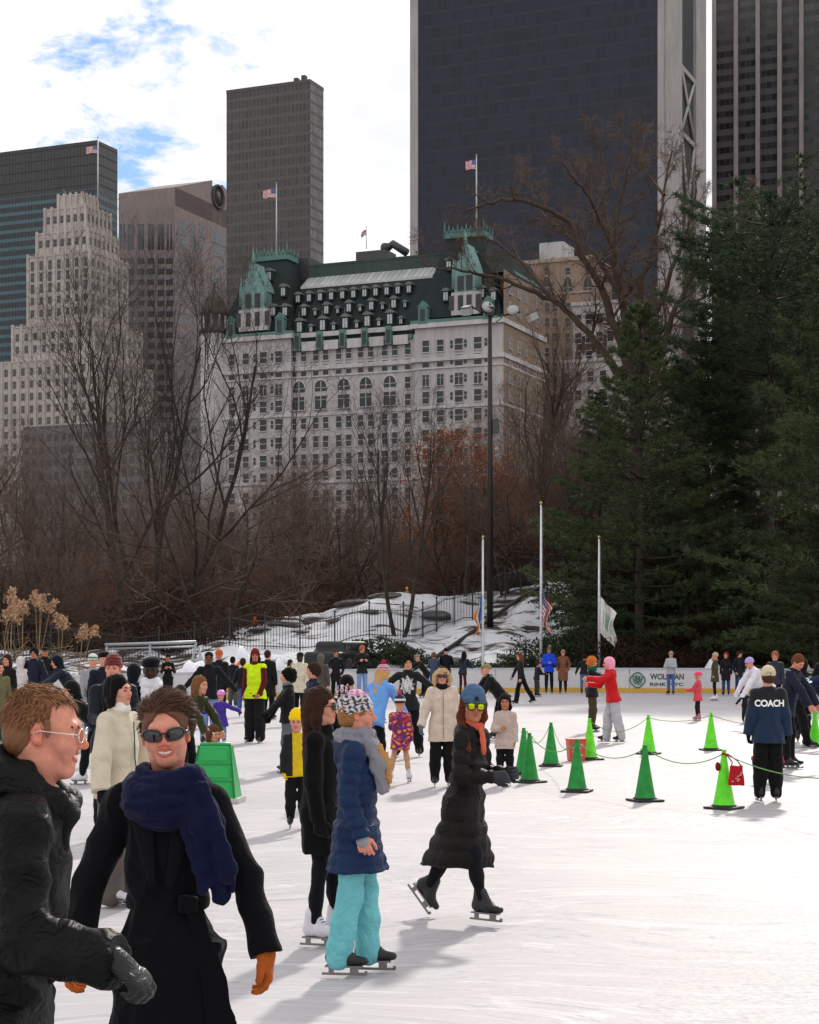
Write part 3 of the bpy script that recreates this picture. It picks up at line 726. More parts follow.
def glasses(root, K, gl, D):
    HF = K['HF']; s = K['hh']/.225; p = lambda x, y, z: tuple(HF.p(np.array((x, y, z))*s)); kind = gl[0]
    m = MB(); ln = MB(); fr = .0022 if kind == 'wire' else .0038; rx, rz = (.0265, .0195) if kind == 'wire' else (.0305, .0185) if kind == 'wrap' else (.028, .025)
    if D > 12: fr *= 1.4
    y0 = .107 if kind != 'wrap' else .104
    for x in (1, -1):
        loop = []; N_ = 20
        for k in range(N_):
            a = 2*PI*k/N_; dx = rx*math.copysign(abs(math.cos(a))**.8, math.cos(a)); dz = rz*math.copysign(abs(math.sin(a))**.85, math.sin(a))
            cx = .034 if kind != 'wrap' else .038
            X = cx+dx; loop.append((x*X, y0-(max(X-.02, 0)**2)*(6 if kind == 'wrap' else 2.4), dz+.001+(X-.034)*(.12 if kind == 'wrap' else 0)))
        m.tube([p(*v) for v in loop+[loop[0]]], fr*s, 6)
        c0 = np.mean(loop, 0)+np.array((0, .006 if kind != 'wire' else .001, 0))
        vs = [p(*c0)]+[p(*v) for v in loop]+[p(*(np.array(v)*.5+c0*.5+np.array((0,.0015,0)))) for v in loop]
        fs = [(0, 1+N_+k, 1+N_+(k+1)%N_) for k in range(N_)]+[(1+k, 1+(k+1)%N_, 1+N_+(k+1)%N_, 1+N_+k) for k in range(N_)]
        ln.add(vs, fs, 0, True)
        ex = loop[0][0]
        m.tube([p(ex, loop[0][1], .004), p(x*.074, .062, .004), p(x*.081, .0, .006), p(x*.078, -.022, -.008)], [fr*1.2*s, fr*(2.2 if kind == 'wrap' else 1)*s, fr*s, fr*s], 6)
    m.tube([p(-.012, y0, .004), p(0, y0+.006, .007), p(.012, y0, .004)], fr*s, 6)
    o = m.build('glasses' if kind == 'wire' else 'sunglasses', mat('frame_'+kind, (.75,.6,.5) if kind == 'wire' else (.012,.011,.012), .25, .9 if kind == 'wire' else 0, var=0), root)
    if kind == 'wire':
        if 'lens_clear' not in MATS:
            mm, nt, b = nodes('lens_clear'); b.inputs['Transmission Weight'].default_value = 1; b.inputs['Roughness'].default_value = 0; b.inputs['IOR'].default_value = 1.05; MATS['lens_clear'] = mm
        lm = MATS['lens_clear']
    elif len(gl) > 1: lm = mat('lens_mirror_%d' % gl[1][0], lin(gl[1]), .12, .85, var=.05)
    else: lm = mat('lens_dark', (.008,.008,.01), .06, 0, var=0, spec=.8)
    ln.build('lens', lm, o); return o

def strands(root, name, K, n, rootfn, dirfn, length, m, rad=.0011, seg=4, seed=1, wob=.35, parent=None, bend=None):
    """hair as thin tapered locks growing from the scalp"""
    rs = np.random.RandomState(seed); V = []; Q = []; HF = K['HF']; s = K['hh']/.225
    for i in range(n):
        r0 = rootfn(rs)
        if r0 is None: continue
        r0 = np.array(r0); nn = nrm(r0-np.array((0,-.02,.03))); d = nrm(dirfn(r0, nn, rs)+rs.normal(size=3)*.16); ln = length(r0)*(.7+.5*rs.rand())
        p = r0.copy(); side = nrm(np.cross(d, nn)+rs.normal(size=3)*.2); curl = rs.normal(size=3)*wob; o = len(V)
        for j in range(seg+1):
            u = j/seg; w = rad*(1-u)**.6*(1.3 if j else 1)+.00015
            tt = nrm(np.cross(d, side))
            for k in range(3):
                a = 2*PI*k/3; V.append(HF.p((p+side*math.cos(a)*w*2.2+tt*math.sin(a)*w)*s))
            d = nrm(d+curl*.35+np.array((0,0,-.06))+(0 if bend is None else bend(r0, nn)*.42)); p = p+d*ln/seg
        for j in range(seg):
            for k in range(3): Q.append((o+j*3+k, o+j*3+(k+1)%3, o+j*3+3+(k+1)%3, o+j*3+3+k))
    me = mesh_np(name, np.array(V), np.array(Q)); me.materials.append(m)
    return add(name, me, None, parent or root)
# ------------------------------------------------------------------ camera, light, sky
def setup_camera():
    cam = bpy.data.cameras.new('camera'); o = bpy.data.objects.new('camera', cam); COL.objects.link(o); SC.camera = o
    o.location = (0, 0, CAMH); o.rotation_euler = (R(90), 0, 0)
    cam.sensor_fit = 'VERTICAL'; cam.sensor_height = 36; cam.lens = 36*F_PX/1024; cam.shift_y = (HZ-512)/1024; cam.clip_end = 6000; cam.clip_start = .1
SUN_AZ, SUN_EL = 15.0, 34.0       # degrees to the right of straight ahead, height
def setup_light():
    l = bpy.data.lights.new('sun', 'SUN'); l.energy = 2.7; l.angle = R(3.0); l.color = (1, .93, .84)
    o = bpy.data.objects.new('sun', l); COL.objects.link(o)
    d = Vector((math.sin(R(SUN_AZ))*math.cos(R(SUN_EL)), math.cos(R(SUN_AZ))*math.cos(R(SUN_EL)), math.sin(R(SUN_EL))))
    o.rotation_euler = d.to_track_quat('Z', 'Y').to_euler()
    w = bpy.data.worlds.new('World'); SC.world = w; w.use_nodes = True; nt = w.node_tree; bg = nt.nodes['Background']
    sky = nt.nodes.new('ShaderNodeTexSky'); sky.sky_type = 'NISHITA'; sky.sun_disc = False; sky.sun_elevation = R(SUN_EL); sky.sun_rotation = R(SUN_AZ); sky.air_density = 1.0; sky.dust_density = .6; sky.ozone_density = 1.6
    tc = nt.nodes.new('ShaderNodeTexCoord')
    # clouds: noise on the view direction stretched towards the horizon
    sep = nt.nodes.new('ShaderNodeSeparateXYZ'); link(nt, tc.outputs['Generated'], sep.inputs[0])
    mp = nt.nodes.new('ShaderNodeMapping'); mp.inputs['Scale'].default_value = (1, 1, 2.1); mp.inputs['Location'].default_value = (3.17, .4, .23)
    link(nt, tc.outputs['Generated'], mp.inputs[0])
    n1 = N(nt, 'ShaderNodeTexNoise', Scale=13, Detail=9, Roughness=.64, Distortion=.3); link(nt, mp.outputs[0], n1.inputs['Vector'])
    n2 = N(nt, 'ShaderNodeTexNoise', Scale=2.3, Detail=2); link(nt, mp.outputs[0], n2.inputs['Vector'])
    # clearer air towards the left of the view
    dot = nt.nodes.new('ShaderNodeVectorMath'); dot.operation = 'DOT_PRODUCT'; dot.inputs[1].default_value = Vector((-.132, 1, .272)).normalized(); link(nt, tc.outputs['Generated'], dot.inputs[0])
    mr = nt.nodes.new('ShaderNodeMapRange'); mr.inputs[1].default_value = .9935; mr.inputs[2].default_value = 1.0; mr.inputs[3].default_value = .0; mr.inputs[4].default_value = .225; link(nt, dot.outputs['Value'], mr.inputs[0])
    a = N(nt, 'ShaderNodeMath', operation='ADD'); link(nt, n1.outputs['Fac'], a.inputs[0])
    m2 = N(nt, 'ShaderNodeMath', operation='MULTIPLY_ADD'); m2.inputs[1].default_value = .35; m2.inputs[2].default_value = -.175+.17; link(nt, n2.outputs['Fac'], m2.inputs[0]); link(nt, m2.outputs[0], a.inputs[1])
    s = N(nt, 'ShaderNodeMath', operation='SUBTRACT'); link(nt, a.outputs[0], s.inputs[0]); link(nt, mr.outputs[0], s.inputs[1])
    cov = ramp(nt, s.outputs[0], [(.40, (0,0,0)), (.50, (1,1,1))])
    sh = ramp(nt, n1.outputs['Fac'], [(.42, (1.06,1.06,1.06)), (.66, (.94,.95,.98))])
    br = nt.nodes.new('ShaderNodeVectorMath'); br.operation = 'SCALE'; br.inputs['Scale'].default_value = CLOUD; link(nt, sh, br.inputs[0])
    skm = nt.nodes.new('ShaderNodeVectorMath'); skm.operation = 'MULTIPLY'; skm.inputs[1].default_value = SKYT; link(nt, sky.outputs[0], skm.inputs[0])
    mx = nt.nodes.new('ShaderNodeMix'); mx.data_type = 'RGBA'; link(nt, cov, mx.inputs['Factor']); link(nt, skm.outputs[0], mx.inputs[6]); link(nt, br.outputs[0], mx.inputs[7])
    link(nt, mx.outputs[2], bg.inputs['Color']); bg.inputs['Strength'].default_value = .12
    vs = SC.view_settings; vs.view_transform = 'Standard'; vs.look = 'None'; vs.gamma = 1; vs.exposure = EXPO; vs.use_curve_mapping = False
    cy = SC.cycles; cy.max_bounces = 5; cy.diffuse_bounces = 3; cy.glossy_bounces = 3; cy.transmission_bounces = 6; cy.transparent_max_bounces = 8; cy.use_adaptive_sampling = True
    try: cy.use_denoising = True
    except Exception: pass
CLOUD, SKYT, EXPO = 8.5, (.62, .80, 1.0), .0

# ------------------------------------------------------------------ ground
BD = [(-900, 20), (-500, 33), (-200, 44), (12, 52), (95, 59), (230, 66), (330, 71), (430, 74.5), (560, 76), (700, 75), (819, 72.5), (1100, 64), (1500, 45)]
def board_D(px): return float(np.interp(px, [b[0] for b in BD], [b[1] for b in BD]))
CR = [(-600,1.6),(60,1.5),(180,1.7),(229,2.7),(270,3.1),(317,3.7),(358,4.35),(388,4.65),(440,4.6),(480,4.7),(535,5.2),(600,6.2),(700,7.4),(819,8),(1500,8)]
C2 = [(-600,1.2),(400,1.6),(460,5),(500,8.5),(540,10.5),(620,12),(819,12.5),(1500,12)]
def terr_np(X, Y):
    X = np.asarray(X, float); Y = np.asarray(Y, float)
    px = X/np.maximum(Y, 5)*F_PX+CX
    yb = np.interp(px, [b[0] for b in BD], [b[1] for b in BD]); d = Y-yb
    cr = np.interp(px, *zip(*CR)); c2 = np.interp(px, *zip(*C2))
    def ss(a, b, v): t = np.clip((v-a)/(b-a), 0, 1); return t*t*(3-2*t)
    lo = .45*ss(.3, 2, d)+.25*ss(2, 12, d)
    z = lo+(cr-.7)*ss(.12, 1, np.clip((Y-yb)/(100-yb), 0, 1)**1.05)
    z = z+(c2-cr)*ss(104, 135, Y)
    z = z*(1-ss(150, 230, Y)*.8)
    n = .22*np.sin(X*.9+1.7*np.sin(Y*.33))*np.cos(Y*.7+.8*np.sin(X*.41))+.12*np.sin(X*2.3+Y*1.1)*np.sin(Y*1.9-X*.6)
    z = z+n*ss(3, 10, d)*(1-ss(130, 160, Y))
    return np.where((Y < 5) | (d < .25), -.03, z)
def terr(X, Y): return float(terr_np(np.array([X]), np.array([Y]))[0])

def build_ground():
    ys = np.concatenate([np.linspace(-300, 30, 12), np.linspace(34, 64, 30)[:-1], np.linspace(64, 118, 190), np.linspace(119, 160, 60), np.linspace(165, 420, 40), np.linspace(450, 5000, 14)])
    us = np.concatenate([np.linspace(-1.6, -.32, 24)[:-1], np.linspace(-.32, .32, 300), np.linspace(.32, 1.6, 24)[1:]])
    Y, U = np.meshgrid(ys, us, indexing='ij'); X = U*np.maximum(Y, 90)
    Z = terr_np(X, Y); V = np.stack([X.ravel(), Y.ravel(), Z.ravel()], 1)
    n, m = Y.shape; I = np.arange(n*m).reshape(n, m)
    Q = np.stack([I[:-1,:-1].ravel(), I[:-1,1:].ravel(), I[1:,1:].ravel(), I[1:,:-1].ravel()], 1)
    px = X/np.maximum(Y, 5)*F_PX+CX
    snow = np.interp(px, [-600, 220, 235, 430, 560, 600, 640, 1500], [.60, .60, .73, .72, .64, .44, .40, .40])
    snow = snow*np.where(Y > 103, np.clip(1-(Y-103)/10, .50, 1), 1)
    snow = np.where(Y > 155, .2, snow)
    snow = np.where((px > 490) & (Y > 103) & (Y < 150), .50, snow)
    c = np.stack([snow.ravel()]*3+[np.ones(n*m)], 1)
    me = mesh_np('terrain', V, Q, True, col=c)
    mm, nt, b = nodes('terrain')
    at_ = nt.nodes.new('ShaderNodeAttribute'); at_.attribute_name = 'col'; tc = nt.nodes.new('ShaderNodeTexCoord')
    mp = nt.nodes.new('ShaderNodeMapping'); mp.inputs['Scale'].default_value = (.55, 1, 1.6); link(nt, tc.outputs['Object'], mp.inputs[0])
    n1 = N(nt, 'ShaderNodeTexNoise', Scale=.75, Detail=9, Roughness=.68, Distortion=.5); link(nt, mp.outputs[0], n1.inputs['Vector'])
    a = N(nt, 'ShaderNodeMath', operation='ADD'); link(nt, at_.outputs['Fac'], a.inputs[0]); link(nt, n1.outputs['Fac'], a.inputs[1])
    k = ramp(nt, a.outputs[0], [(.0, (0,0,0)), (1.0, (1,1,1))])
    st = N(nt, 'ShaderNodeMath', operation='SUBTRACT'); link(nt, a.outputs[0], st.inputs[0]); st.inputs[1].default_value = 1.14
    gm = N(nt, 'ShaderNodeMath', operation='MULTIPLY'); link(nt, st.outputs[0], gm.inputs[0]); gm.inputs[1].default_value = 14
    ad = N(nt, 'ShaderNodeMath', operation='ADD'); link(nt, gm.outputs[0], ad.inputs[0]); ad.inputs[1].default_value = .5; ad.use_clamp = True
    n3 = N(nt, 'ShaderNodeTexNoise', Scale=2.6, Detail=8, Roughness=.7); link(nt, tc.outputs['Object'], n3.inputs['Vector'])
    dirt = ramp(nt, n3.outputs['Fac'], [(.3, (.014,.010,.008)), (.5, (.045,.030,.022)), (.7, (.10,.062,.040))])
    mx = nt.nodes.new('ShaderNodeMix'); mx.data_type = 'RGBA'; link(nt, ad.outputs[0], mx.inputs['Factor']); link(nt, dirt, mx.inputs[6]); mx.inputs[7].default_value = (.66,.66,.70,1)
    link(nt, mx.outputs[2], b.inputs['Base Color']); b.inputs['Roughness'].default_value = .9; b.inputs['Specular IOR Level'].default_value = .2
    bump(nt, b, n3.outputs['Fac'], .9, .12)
    tag(add('terrain', me, mm), kind='structure')
    # ice sheet
    pts = [(at(p, D), D) for p, D in BD]; pts = [(x, y) for x, y in pts]
    poly = [(-60, -40)]+pts+[(60, -40)]
    bm = bmesh.new(); f = bm.faces.new([bm.verts.new((x, y, 0)) for x, y in poly]); bmesh.ops.triangulate(bm, faces=[f]); bmesh.ops.recalc_face_normals(bm, faces=bm.faces)
    for f in bm.faces:
        if f.normal.z < 0: f.normal_flip()
    me = bpy.data.meshes.new('ice'); bm.to_mesh(me); bm.free()
    mm, nt, b = nodes('ice'); tc = nt.nodes.new('ShaderNodeTexCoord')
    big = N(nt, 'ShaderNodeTexNoise', Scale=.35, Detail=5, Roughness=.6); link(nt, tc.outputs['Object'], big.inputs['Vector'])
    fine = N(nt, 'ShaderNodeTexNoise', Scale=22, Detail=6, Roughness=.75); link(nt, tc.outputs['Object'], fine.inputs['Vector'])
    c1 = ramp(nt, big.outputs['Fac'], [(.3, (.415,.388,.410)), (.7, (.505,.475,.485))])
    prev = c1; scr = None
    for i, (ang, sc_, sx, lo) in enumerate(((12, 5.0, .05, .58), (-18, 9, .035, .60), (74, 8, .05, .61), (40, 14, .03, .60), (100, 12, .04, .61), (-35, 18, .03, .60))):
        mp = nt.nodes.new('ShaderNodeMapping'); mp.inputs['Rotation'].default_value = (0, 0, R(ang)); mp.inputs['Scale'].default_value = (sx, 1, 1); mp.inputs['Location'].default_value = (i*7.3, i*3.1, 0)
        wn = N(nt, 'ShaderNodeTexNoise', Scale=.25, Detail=1); link(nt, tc.outputs['Object'], wn.inputs['Vector'])
        vv = nt.nodes.new('ShaderNodeVectorMath'); vv.operation = 'SCALE'; vv.inputs['Scale'].default_value = 3.5; link(nt, wn.outputs['Color'], vv.inputs[0])
        va = nt.nodes.new('ShaderNodeVectorMath'); va.operation = 'ADD'; link(nt, tc.outputs['Object'], va.inputs[0]); link(nt, vv.outputs[0], va.inputs[1]); link(nt, va.outputs[0], mp.inputs[0])
        nn = N(nt, 'ShaderNodeTexNoise', Scale=sc_, Detail=6, Roughness=.7); link(nt, mp.outputs[0], nn.inputs['Vector'])
        r_ = ramp(nt, nn.outputs['Fac'], [(lo-.03, (0,0,0)), (lo+.07, (1,1,1))])
        mx = nt.nodes.new('ShaderNodeMix'); mx.data_type = 'RGBA'; f_ = N(nt, 'ShaderNodeMath', operation='MULTIPLY'); link(nt, r_, f_.inputs[0]); f_.inputs[1].default_value = .8
        link(nt, f_.outputs[0], mx.inputs['Factor']); link(nt, prev, mx.inputs[6]); mx.inputs[7].default_value = (.30,.285,.34,1) if i % 2 else (.60,.57,.59,1); prev = mx.outputs[2]
    link(nt, prev, b.inputs['Base Color'])
    rr = ramp(nt, fine.outputs['Fac'], [(.3, (.45,)*3), (.7, (.75,)*3)]); link(nt, rr, b.inputs['Roughness']); b.inputs['Specular IOR Level'].default_value = .28
    bump(nt, b, fine.outputs['Fac'], .35, .006)
    tag(add('ice', me, mm), kind='structure')

def poly_path(pxs, dz=0):
    return [(at(p, board_D(p)), board_D(p)) for p in pxs]

def build_boards():
    white = mat('board_white', (.62,.61,.62), .45, var=.06, scale=1.5); yel = mat('kick_yellow', (.62,.36,.05), .5, var=.15, scale=2); railm = mat('board_rail', (.50,.52,.56), .5)
    root = empty('rink_boards', (0, 76, 0), 0, 'long white dasher boards with yellow kick plate around the ice', 'boards')
    pts = []
    for i in range(len(BD)-1):
        (p0, d0), (p1, d1) = BD[i], BD[i+1]
        n = max(1, int(round(math.hypot(at(p1,d1)-at(p0,d0), d1-d0)/2.4)))
        for k in range(n): t = k/n; pts.append((at(p0,d0)*(1-t)+at(p1,d1)*t, d0*(1-t)+d1*t))
    pts = [p for p in pts if -30 < p[0] < 30]
    kick = MB(); rail = MB()
    for (x0, y0), (x1, y1) in zip(pts[:-1], pts[1:]):
        a = math.atan2(y1-y0, x1-x0); L = math.hypot(x1-x0, y1-y0)
        M = Matrix.Translation((x0, y0-76, 0))@Matrix.Rotation(a, 4, 'Z')
        m = MB(); m.box(.012, L-.012, 0, .09, .02, .98, 0, M); m.build('panel', white, root)
        kick.box(.004, L-.004, -.022, .0, .004, .2, 0, M); rail.box(0, L, -.03, .12, .983, 1.04, 0, M)
    kick.build('kick_plate', yel, root); rail.build('top_rail', railm, root)
    # painted emblem and lettering, on the panel facing the rink
    D = board_D(656)-.035; gm = mat('logo_green', (.02,.13,.09), .5, var=0); dk = mat('logo_dark', (.03,.05,.06), .5, var=0)
    tilt = math.atan2(board_D(690)-board_D(620), at(690, board_D(690))-at(620, board_D(620)))
    def local(px, py, d=0): return Vector((at(px, D), D-76-d, zat(py, D)))
    m = MB(); c = Vector((at(637.8, D), board_D(645)-76-.02, zat(680.2, D))); rr = .31
    def ring(cx, cz, r0, r1, sq, rt, n=28):
        vs = []; fs = []
        for k in range(n):
            a = 2*PI*k/n
            for r in (r0, r1):
                x = math.copysign(abs(math.cos(a))**.7, math.cos(a))*r*sq; z = math.copysign(abs(math.sin(a))**.7, math.sin(a))*r
                vs.append((cx+x*math.cos(rt)-z*math.sin(rt), c.y, cz+x*math.sin(rt)+z*math.cos(rt)))
        fs = [(2*k, 2*k+1, (2*k+3)%(2*n), (2*k+2)%(2*n)) for k in range(n)]
        m.add(vs, fs)
    ring(c.x, c.z, rr*.84, rr, 1.0, .785)
    for dx, dz in ((-.13,.10),(.0,.12),(.13,.08),(-.10,-.08),(.08,-.10),(0,0)): ring(c.x+dx, c.z+dz, .055, .10, .55, .8 if dx*dz >= 0 else -.6, 16)
    for k in range(3): m.tube([(c.x-.2+.13*k, c.y, c.z+.16), (c.x-.12+.13*k, c.y, c.z-.16), (c.x-.02+.12*k, c.y, c.z+.14)], .014, 4)
    m.build('emblem', gm, root)
    for txt, px0, px1, pyb, hpx in (('WOLLMAN', 650, 683.5, 679.6, 6.0), ('RINK NYC', 650, 683, 686.0, 3.4)):
        tl = math.atan2(board_D(px1)-board_D(px0), at(px1, board_D(px1))-at(px0, board_D(px0)))
        o = text_mesh(txt, (px1-px0)/F_PX*D, hpx/F_PX*D, dk, 'lettering', thick=.004); o.parent = root
        o.location = (at(px0, board_D(px0)), board_D(px0)-76-.012, zat(pyb, D)); o.rotation_euler = (R(90), 0, tl)

def text_mesh(txt, width, height, m, name, thick=.003, bold=.03):
    cu = bpy.data.curves.new('t', 'FONT'); cu.body = txt; cu.size = 1; cu.offset = bold; cu.extrude = 0
    tmp = bpy.data.objects.new('t', cu); COL.objects.link(tmp); bpy.context.view_layer.update()
    dg = bpy.context.evaluated_depsgraph_get(); me = bpy.data.meshes.new_from_object(tmp.evaluated_get(dg)); bpy.data.objects.remove(tmp)
    co = np.empty(len(me.vertices)*3, dtype=np.float32); me.vertices.foreach_get('co', co); co = co.reshape(-1, 3)
    lo, hi = co.min(0), co.max(0); co[:,0] = (co[:,0]-lo[0])/(hi[0]-lo[0])*width; co[:,1] = (co[:,1]-lo[1])/(hi[1]-lo[1])*height; co[:,2] *= 0
    me.vertices.foreach_set('co', co.ravel()); me.update(); me.materials.clear(); me.materials.append(m)
    return add(name, me)

# ------------------------------------------------------------------ trees
def rvec(rs): return nrm(rs.normal(size=3))
def bare_tree(seed, height, spread=.5, stems=1, fork=.25, depth=4, twig=.010, lift=.35, nbr=(7,7,6,5), r0=None, droop=0, wob=.18, lean=(0,0), ratio=(.62,.6,.55,.5), ang=(38,42,45,48)):
    rs = np.random.RandomState(seed); big = ([], []); small = ([], [])
    def tube(buf, P, Rr, n):
        V, Q = buf; o = len(V); P = np.array(P)
        for i in range(len(P)):
            d = nrm(P[min(i+1, len(P)-1)]-P[max(i-1, 0)]); a = nrm(np.cross(d, (0.3, .9, .1) if abs(d[1]) < .85 else (1, 0, 0))); b = np.cross(d, a)
            for k in range(n):
                t = 2*PI*k/n; V.append(P[i]+(a*math.cos(t)+b*math.sin(t))*Rr[i])
        for i in range(len(P)-1):
            for k in range(n): Q.append((o+i*n+k, o+i*n+(k+1)%n, o+(i+1)*n+(k+1)%n, o+(i+1)*n+k))
    def branch(p, d, ln, r, lv):
        ns = (9, 7, 5, 3, 2, 2)[lv]; P = [p]; Rr = [r]; dd = d.copy(); Ds = [d]
        for i in range(ns):
            dd = nrm(dd+rs.normal(size=3)*wob*(.7 if lv == 0 else 1)+np.array((0,0,(lift if lv < 3 else lift*.5)*.25-droop*lv*.06)))
            P.append(P[-1]+dd*ln/ns); Ds.append(dd); u = (i+1)/ns
            Rr.append(max(r*(1-u*(.72 if lv == 0 else .82)), twig*.5))
        tube(big if lv < 2 else small, P, Rr, (9, 6, 4, 3, 3, 3)[lv])
        if lv >= depth: return
        nb = nbr[lv]; nb = nb+rs.randint(-1, 2)
        for k in range(nb):
            u = (fork if lv == 0 else .22)+(1-(fork if lv == 0 else .22))*(k+rs.rand()*.8)/nb; u = min(u, .99)
            i = min(int(u*ns), ns-1); f = u*ns-i; q = P[i]*(1-f)+P[i+1]*f; rr_ = Rr[i]*(1-f)+Rr[i+1]*f
            ax = Ds[i+1]; s = rvec(rs); s = nrm(s-(s@ax)*ax); an = R(ang[lv]*(.7+.6*rs.rand())*(1.0 if lv else 1.25-spread*0-u*.5))
            nd = nrm(ax*math.cos(an)+s*math.sin(an)); 
            if lv == 0: nd = nrm(nd*np.array((spread*2, spread*2, 1)))
            l2 = ln*ratio[lv]*(1.15-.55*u)*(.75+.5*rs.rand())
            branch(q, nd, l2, max(min(rr_*.68, l2*.03+.004), twig*.6), lv+1)
    R0 = r0 or height*.014
    for s_ in range(stems):
        a = 2*PI*s_/stems+rs.rand(); t = .0 if stems == 1 else .28+.15*rs.rand()
        branch(np.array((math.cos(a)*R0*.8*(stems > 1), math.sin(a)*R0*.8*(stems > 1), -.4)), nrm((math.cos(a)*t+lean[0], math.sin(a)*t+lean[1], 1)), height*.92, R0*(1 if stems == 1 else .72), 0)
    out = []
    for nm, (V, Q) in (('trunk', big), ('crown', small)): out.append(mesh_np(nm, np.array(V), np.array(Q)))
    return out

def limb_tree():
    """the huge tree: main limbs laid out one by one, finer branches grown on them; metres from its foot at column 640, 100 m away"""
    rs = np.random.RandomState(77); D = 100.0; x0 = at(640, D); z0 = terr(x0, D)-.1; out = ([], []), ([], [])
    def tube(buf, P, Rr, n):
        V, Q = buf; o = len(V)
        for i in range(len(P)):
            d = nrm(P[min(i+1, len(P)-1)]-P[max(i-1, 0)]); a = nrm(np.cross(d, (.3,.9,.1) if abs(d[1]) < .85 else (1,0,0))); b = np.cross(d, a)
            for k in range(n): t = 2*PI*k/n; V.append(P[i]+(a*math.cos(t)+b*math.sin(t))*Rr[i])
        for i in range(len(P)-1):
            for k in range(n): Q.append((o+i*n+k, o+i*n+(k+1)%n, o+(i+1)*n+(k+1)%n, o+(i+1)*n+k))
    def grow(p, d, ln, r, lv):
        ns = (0,6,5,4,2)[lv]; P = [p]; Rr = [r]; dd = d
        for i in range(ns): dd = nrm(dd+rs.normal(size=3)*.17+np.array((0,0,.07 if lv < 3 else .02))); P.append(P[-1]+dd*ln/ns); Rr.append(max(r*(1-.8*(i+1)/ns), .007))
        tube(out[0] if lv < 2 else out[1], P, Rr, (0,5,4,3,3)[lv])
        if lv < 4:
            for k in range((0,5,5,4)[lv]+rs.randint(-1,2)):
                u = .2+.8*(k+rs.rand())/7; i = min(int(u*ns), ns-1); s = rvec(rs); ax = nrm(P[i+1]-P[i]); s = nrm(s-(s@ax)*ax); an = R(44*(.7+.6*rs.rand()))
                grow(P[i]+(P[i+1]-P[i])*(u*ns-i if u < 1 else 1), nrm(ax*math.cos(an)+s*math.sin(an)), ln*.55*(1.1-.45*u)*(.7+.6*rs.rand()), max(Rr[i]*.62, .008), lv+1)
    LIMBS = [([(640,640),(642,560),(640,480),(636,405)], .62, .45, 0),
      ([(636,405),(626,360),(612,320),(600,285),(585,262),(569,225),(545,208),(515,200),(487,203),(462,212)], .30, .05, -2.5),
      ([(630,385),(612,365),(598,345),(575,318),(555,302),(530,290),(500,279),(470,272),(442,268),(415,262)], .27, .04, 3),
      ([(636,405),(628,350),(622,300),(611,245),(603,205),(605,168),(596,140)], .30, .04, 1),
      ([(636,405),(634,340),(618,280),(616,225),(628,170),(640,128)], .28, .04, -1.5),
      ([(640,410),(646,340),(640,290),(655,240),(664,195),(672,150)], .27, .04, 2.5),
      ([(638,420),(660,365),(672,318),(692,280),(722,236),(752,205)], .24, .04, -2),
      ([(640,400),(655,350),(668,322),(705,296),(745,276)], .17, .04, 4),
      ([(622,300),(596,255),(560,232),(538,205),(526,186)], .17, .03, 4),
      ([(611,245),(590,200),(578,182),(562,164)], .14, .03, -4),
      ([(555,302),(520,262),(492,240),(470,236)], .12, .03, 1),
      ([(646,340),(672,270),(690,220),(700,172)], .18, .03, 0), ([(664,195),(640,160),(655,118)], .1, .03, 3)]
    for path, r0, r1, dy in LIMBS:
        n = len(path); P = []
        for i, (px, py) in enumerate(path): u = i/(n-1); y = dy*u*1.6; P.append(np.array((at(px, D+y)-x0, y, zat(py, D+y)-z0)))
        Q = []            # smooth the polyline
        for i in range(n-1):
            p0, p1, p2, p3 = P[max(i-1,0)], P[i], P[i+1], P[min(i+2,n-1)]
            for k in range(4): t = k/4; Q.append(.5*((2*p1)+(-p0+p2)*t+(2*p0-5*p1+4*p2-p3)*t*t+(-p0+3*p1-3*p2+p3)*t**3)+rs.normal(size=3)*.05)
        Q.append(P[-1]); m = len(Q); Rr = [r0+(r1-r0)*(i/(m-1))**.8 for i in range(m)]
        tube(out[0], Q, Rr, 9)
        if r0 > .5: continue
        L = sum(np.linalg.norm(Q[i+1]-Q[i]) for i in range(m-1)); nb = int(L*1.05)
        for k in range(nb):
            u = .22+.78*(k+rs.rand())/nb; i = min(int(u*(m-1)), m-2); ax = nrm(Q[i+1]-Q[i]); s = rvec(rs)+np.array((0,0,.5)); s = nrm(s-(s@ax)*ax); an = R(48*(.7+.6*rs.rand()))
            grow(Q[i], nrm(ax*math.cos(an)+s*math.sin(an)), (1.1+2.7*rs.rand())*(1.15-.5*u), max(Rr[i]*.42, .02), 1)
    return [mesh_np(nm, np.array(V), np.array(Q)) for nm, (V, Q) in (('trunk', out[0]), ('crown', out[1]))]

def leaves_mesh(name, pts, size, rs, n=1):
    V = []; pts = np.asarray(pts); K = len(pts)
    a = rs.normal(size=(K, 3)); a /= np.linalg.norm(a, axis=1)[:, None]; b = rs.normal(size=(K, 3)); b -= (b*a).sum(1)[:, None]*a; b /= np.linalg.norm(b, axis=1)[:, None]
    s = size*(.6+.8*rs.rand(K))[:, None]
    V = np.stack([pts-a*s, pts+b*s*.5, pts+a*s, pts-b*s*.5], 1).reshape(-1, 3); Q = np.arange(K*4).reshape(K, 4)
    return mesh_np(name, V, Q, False)

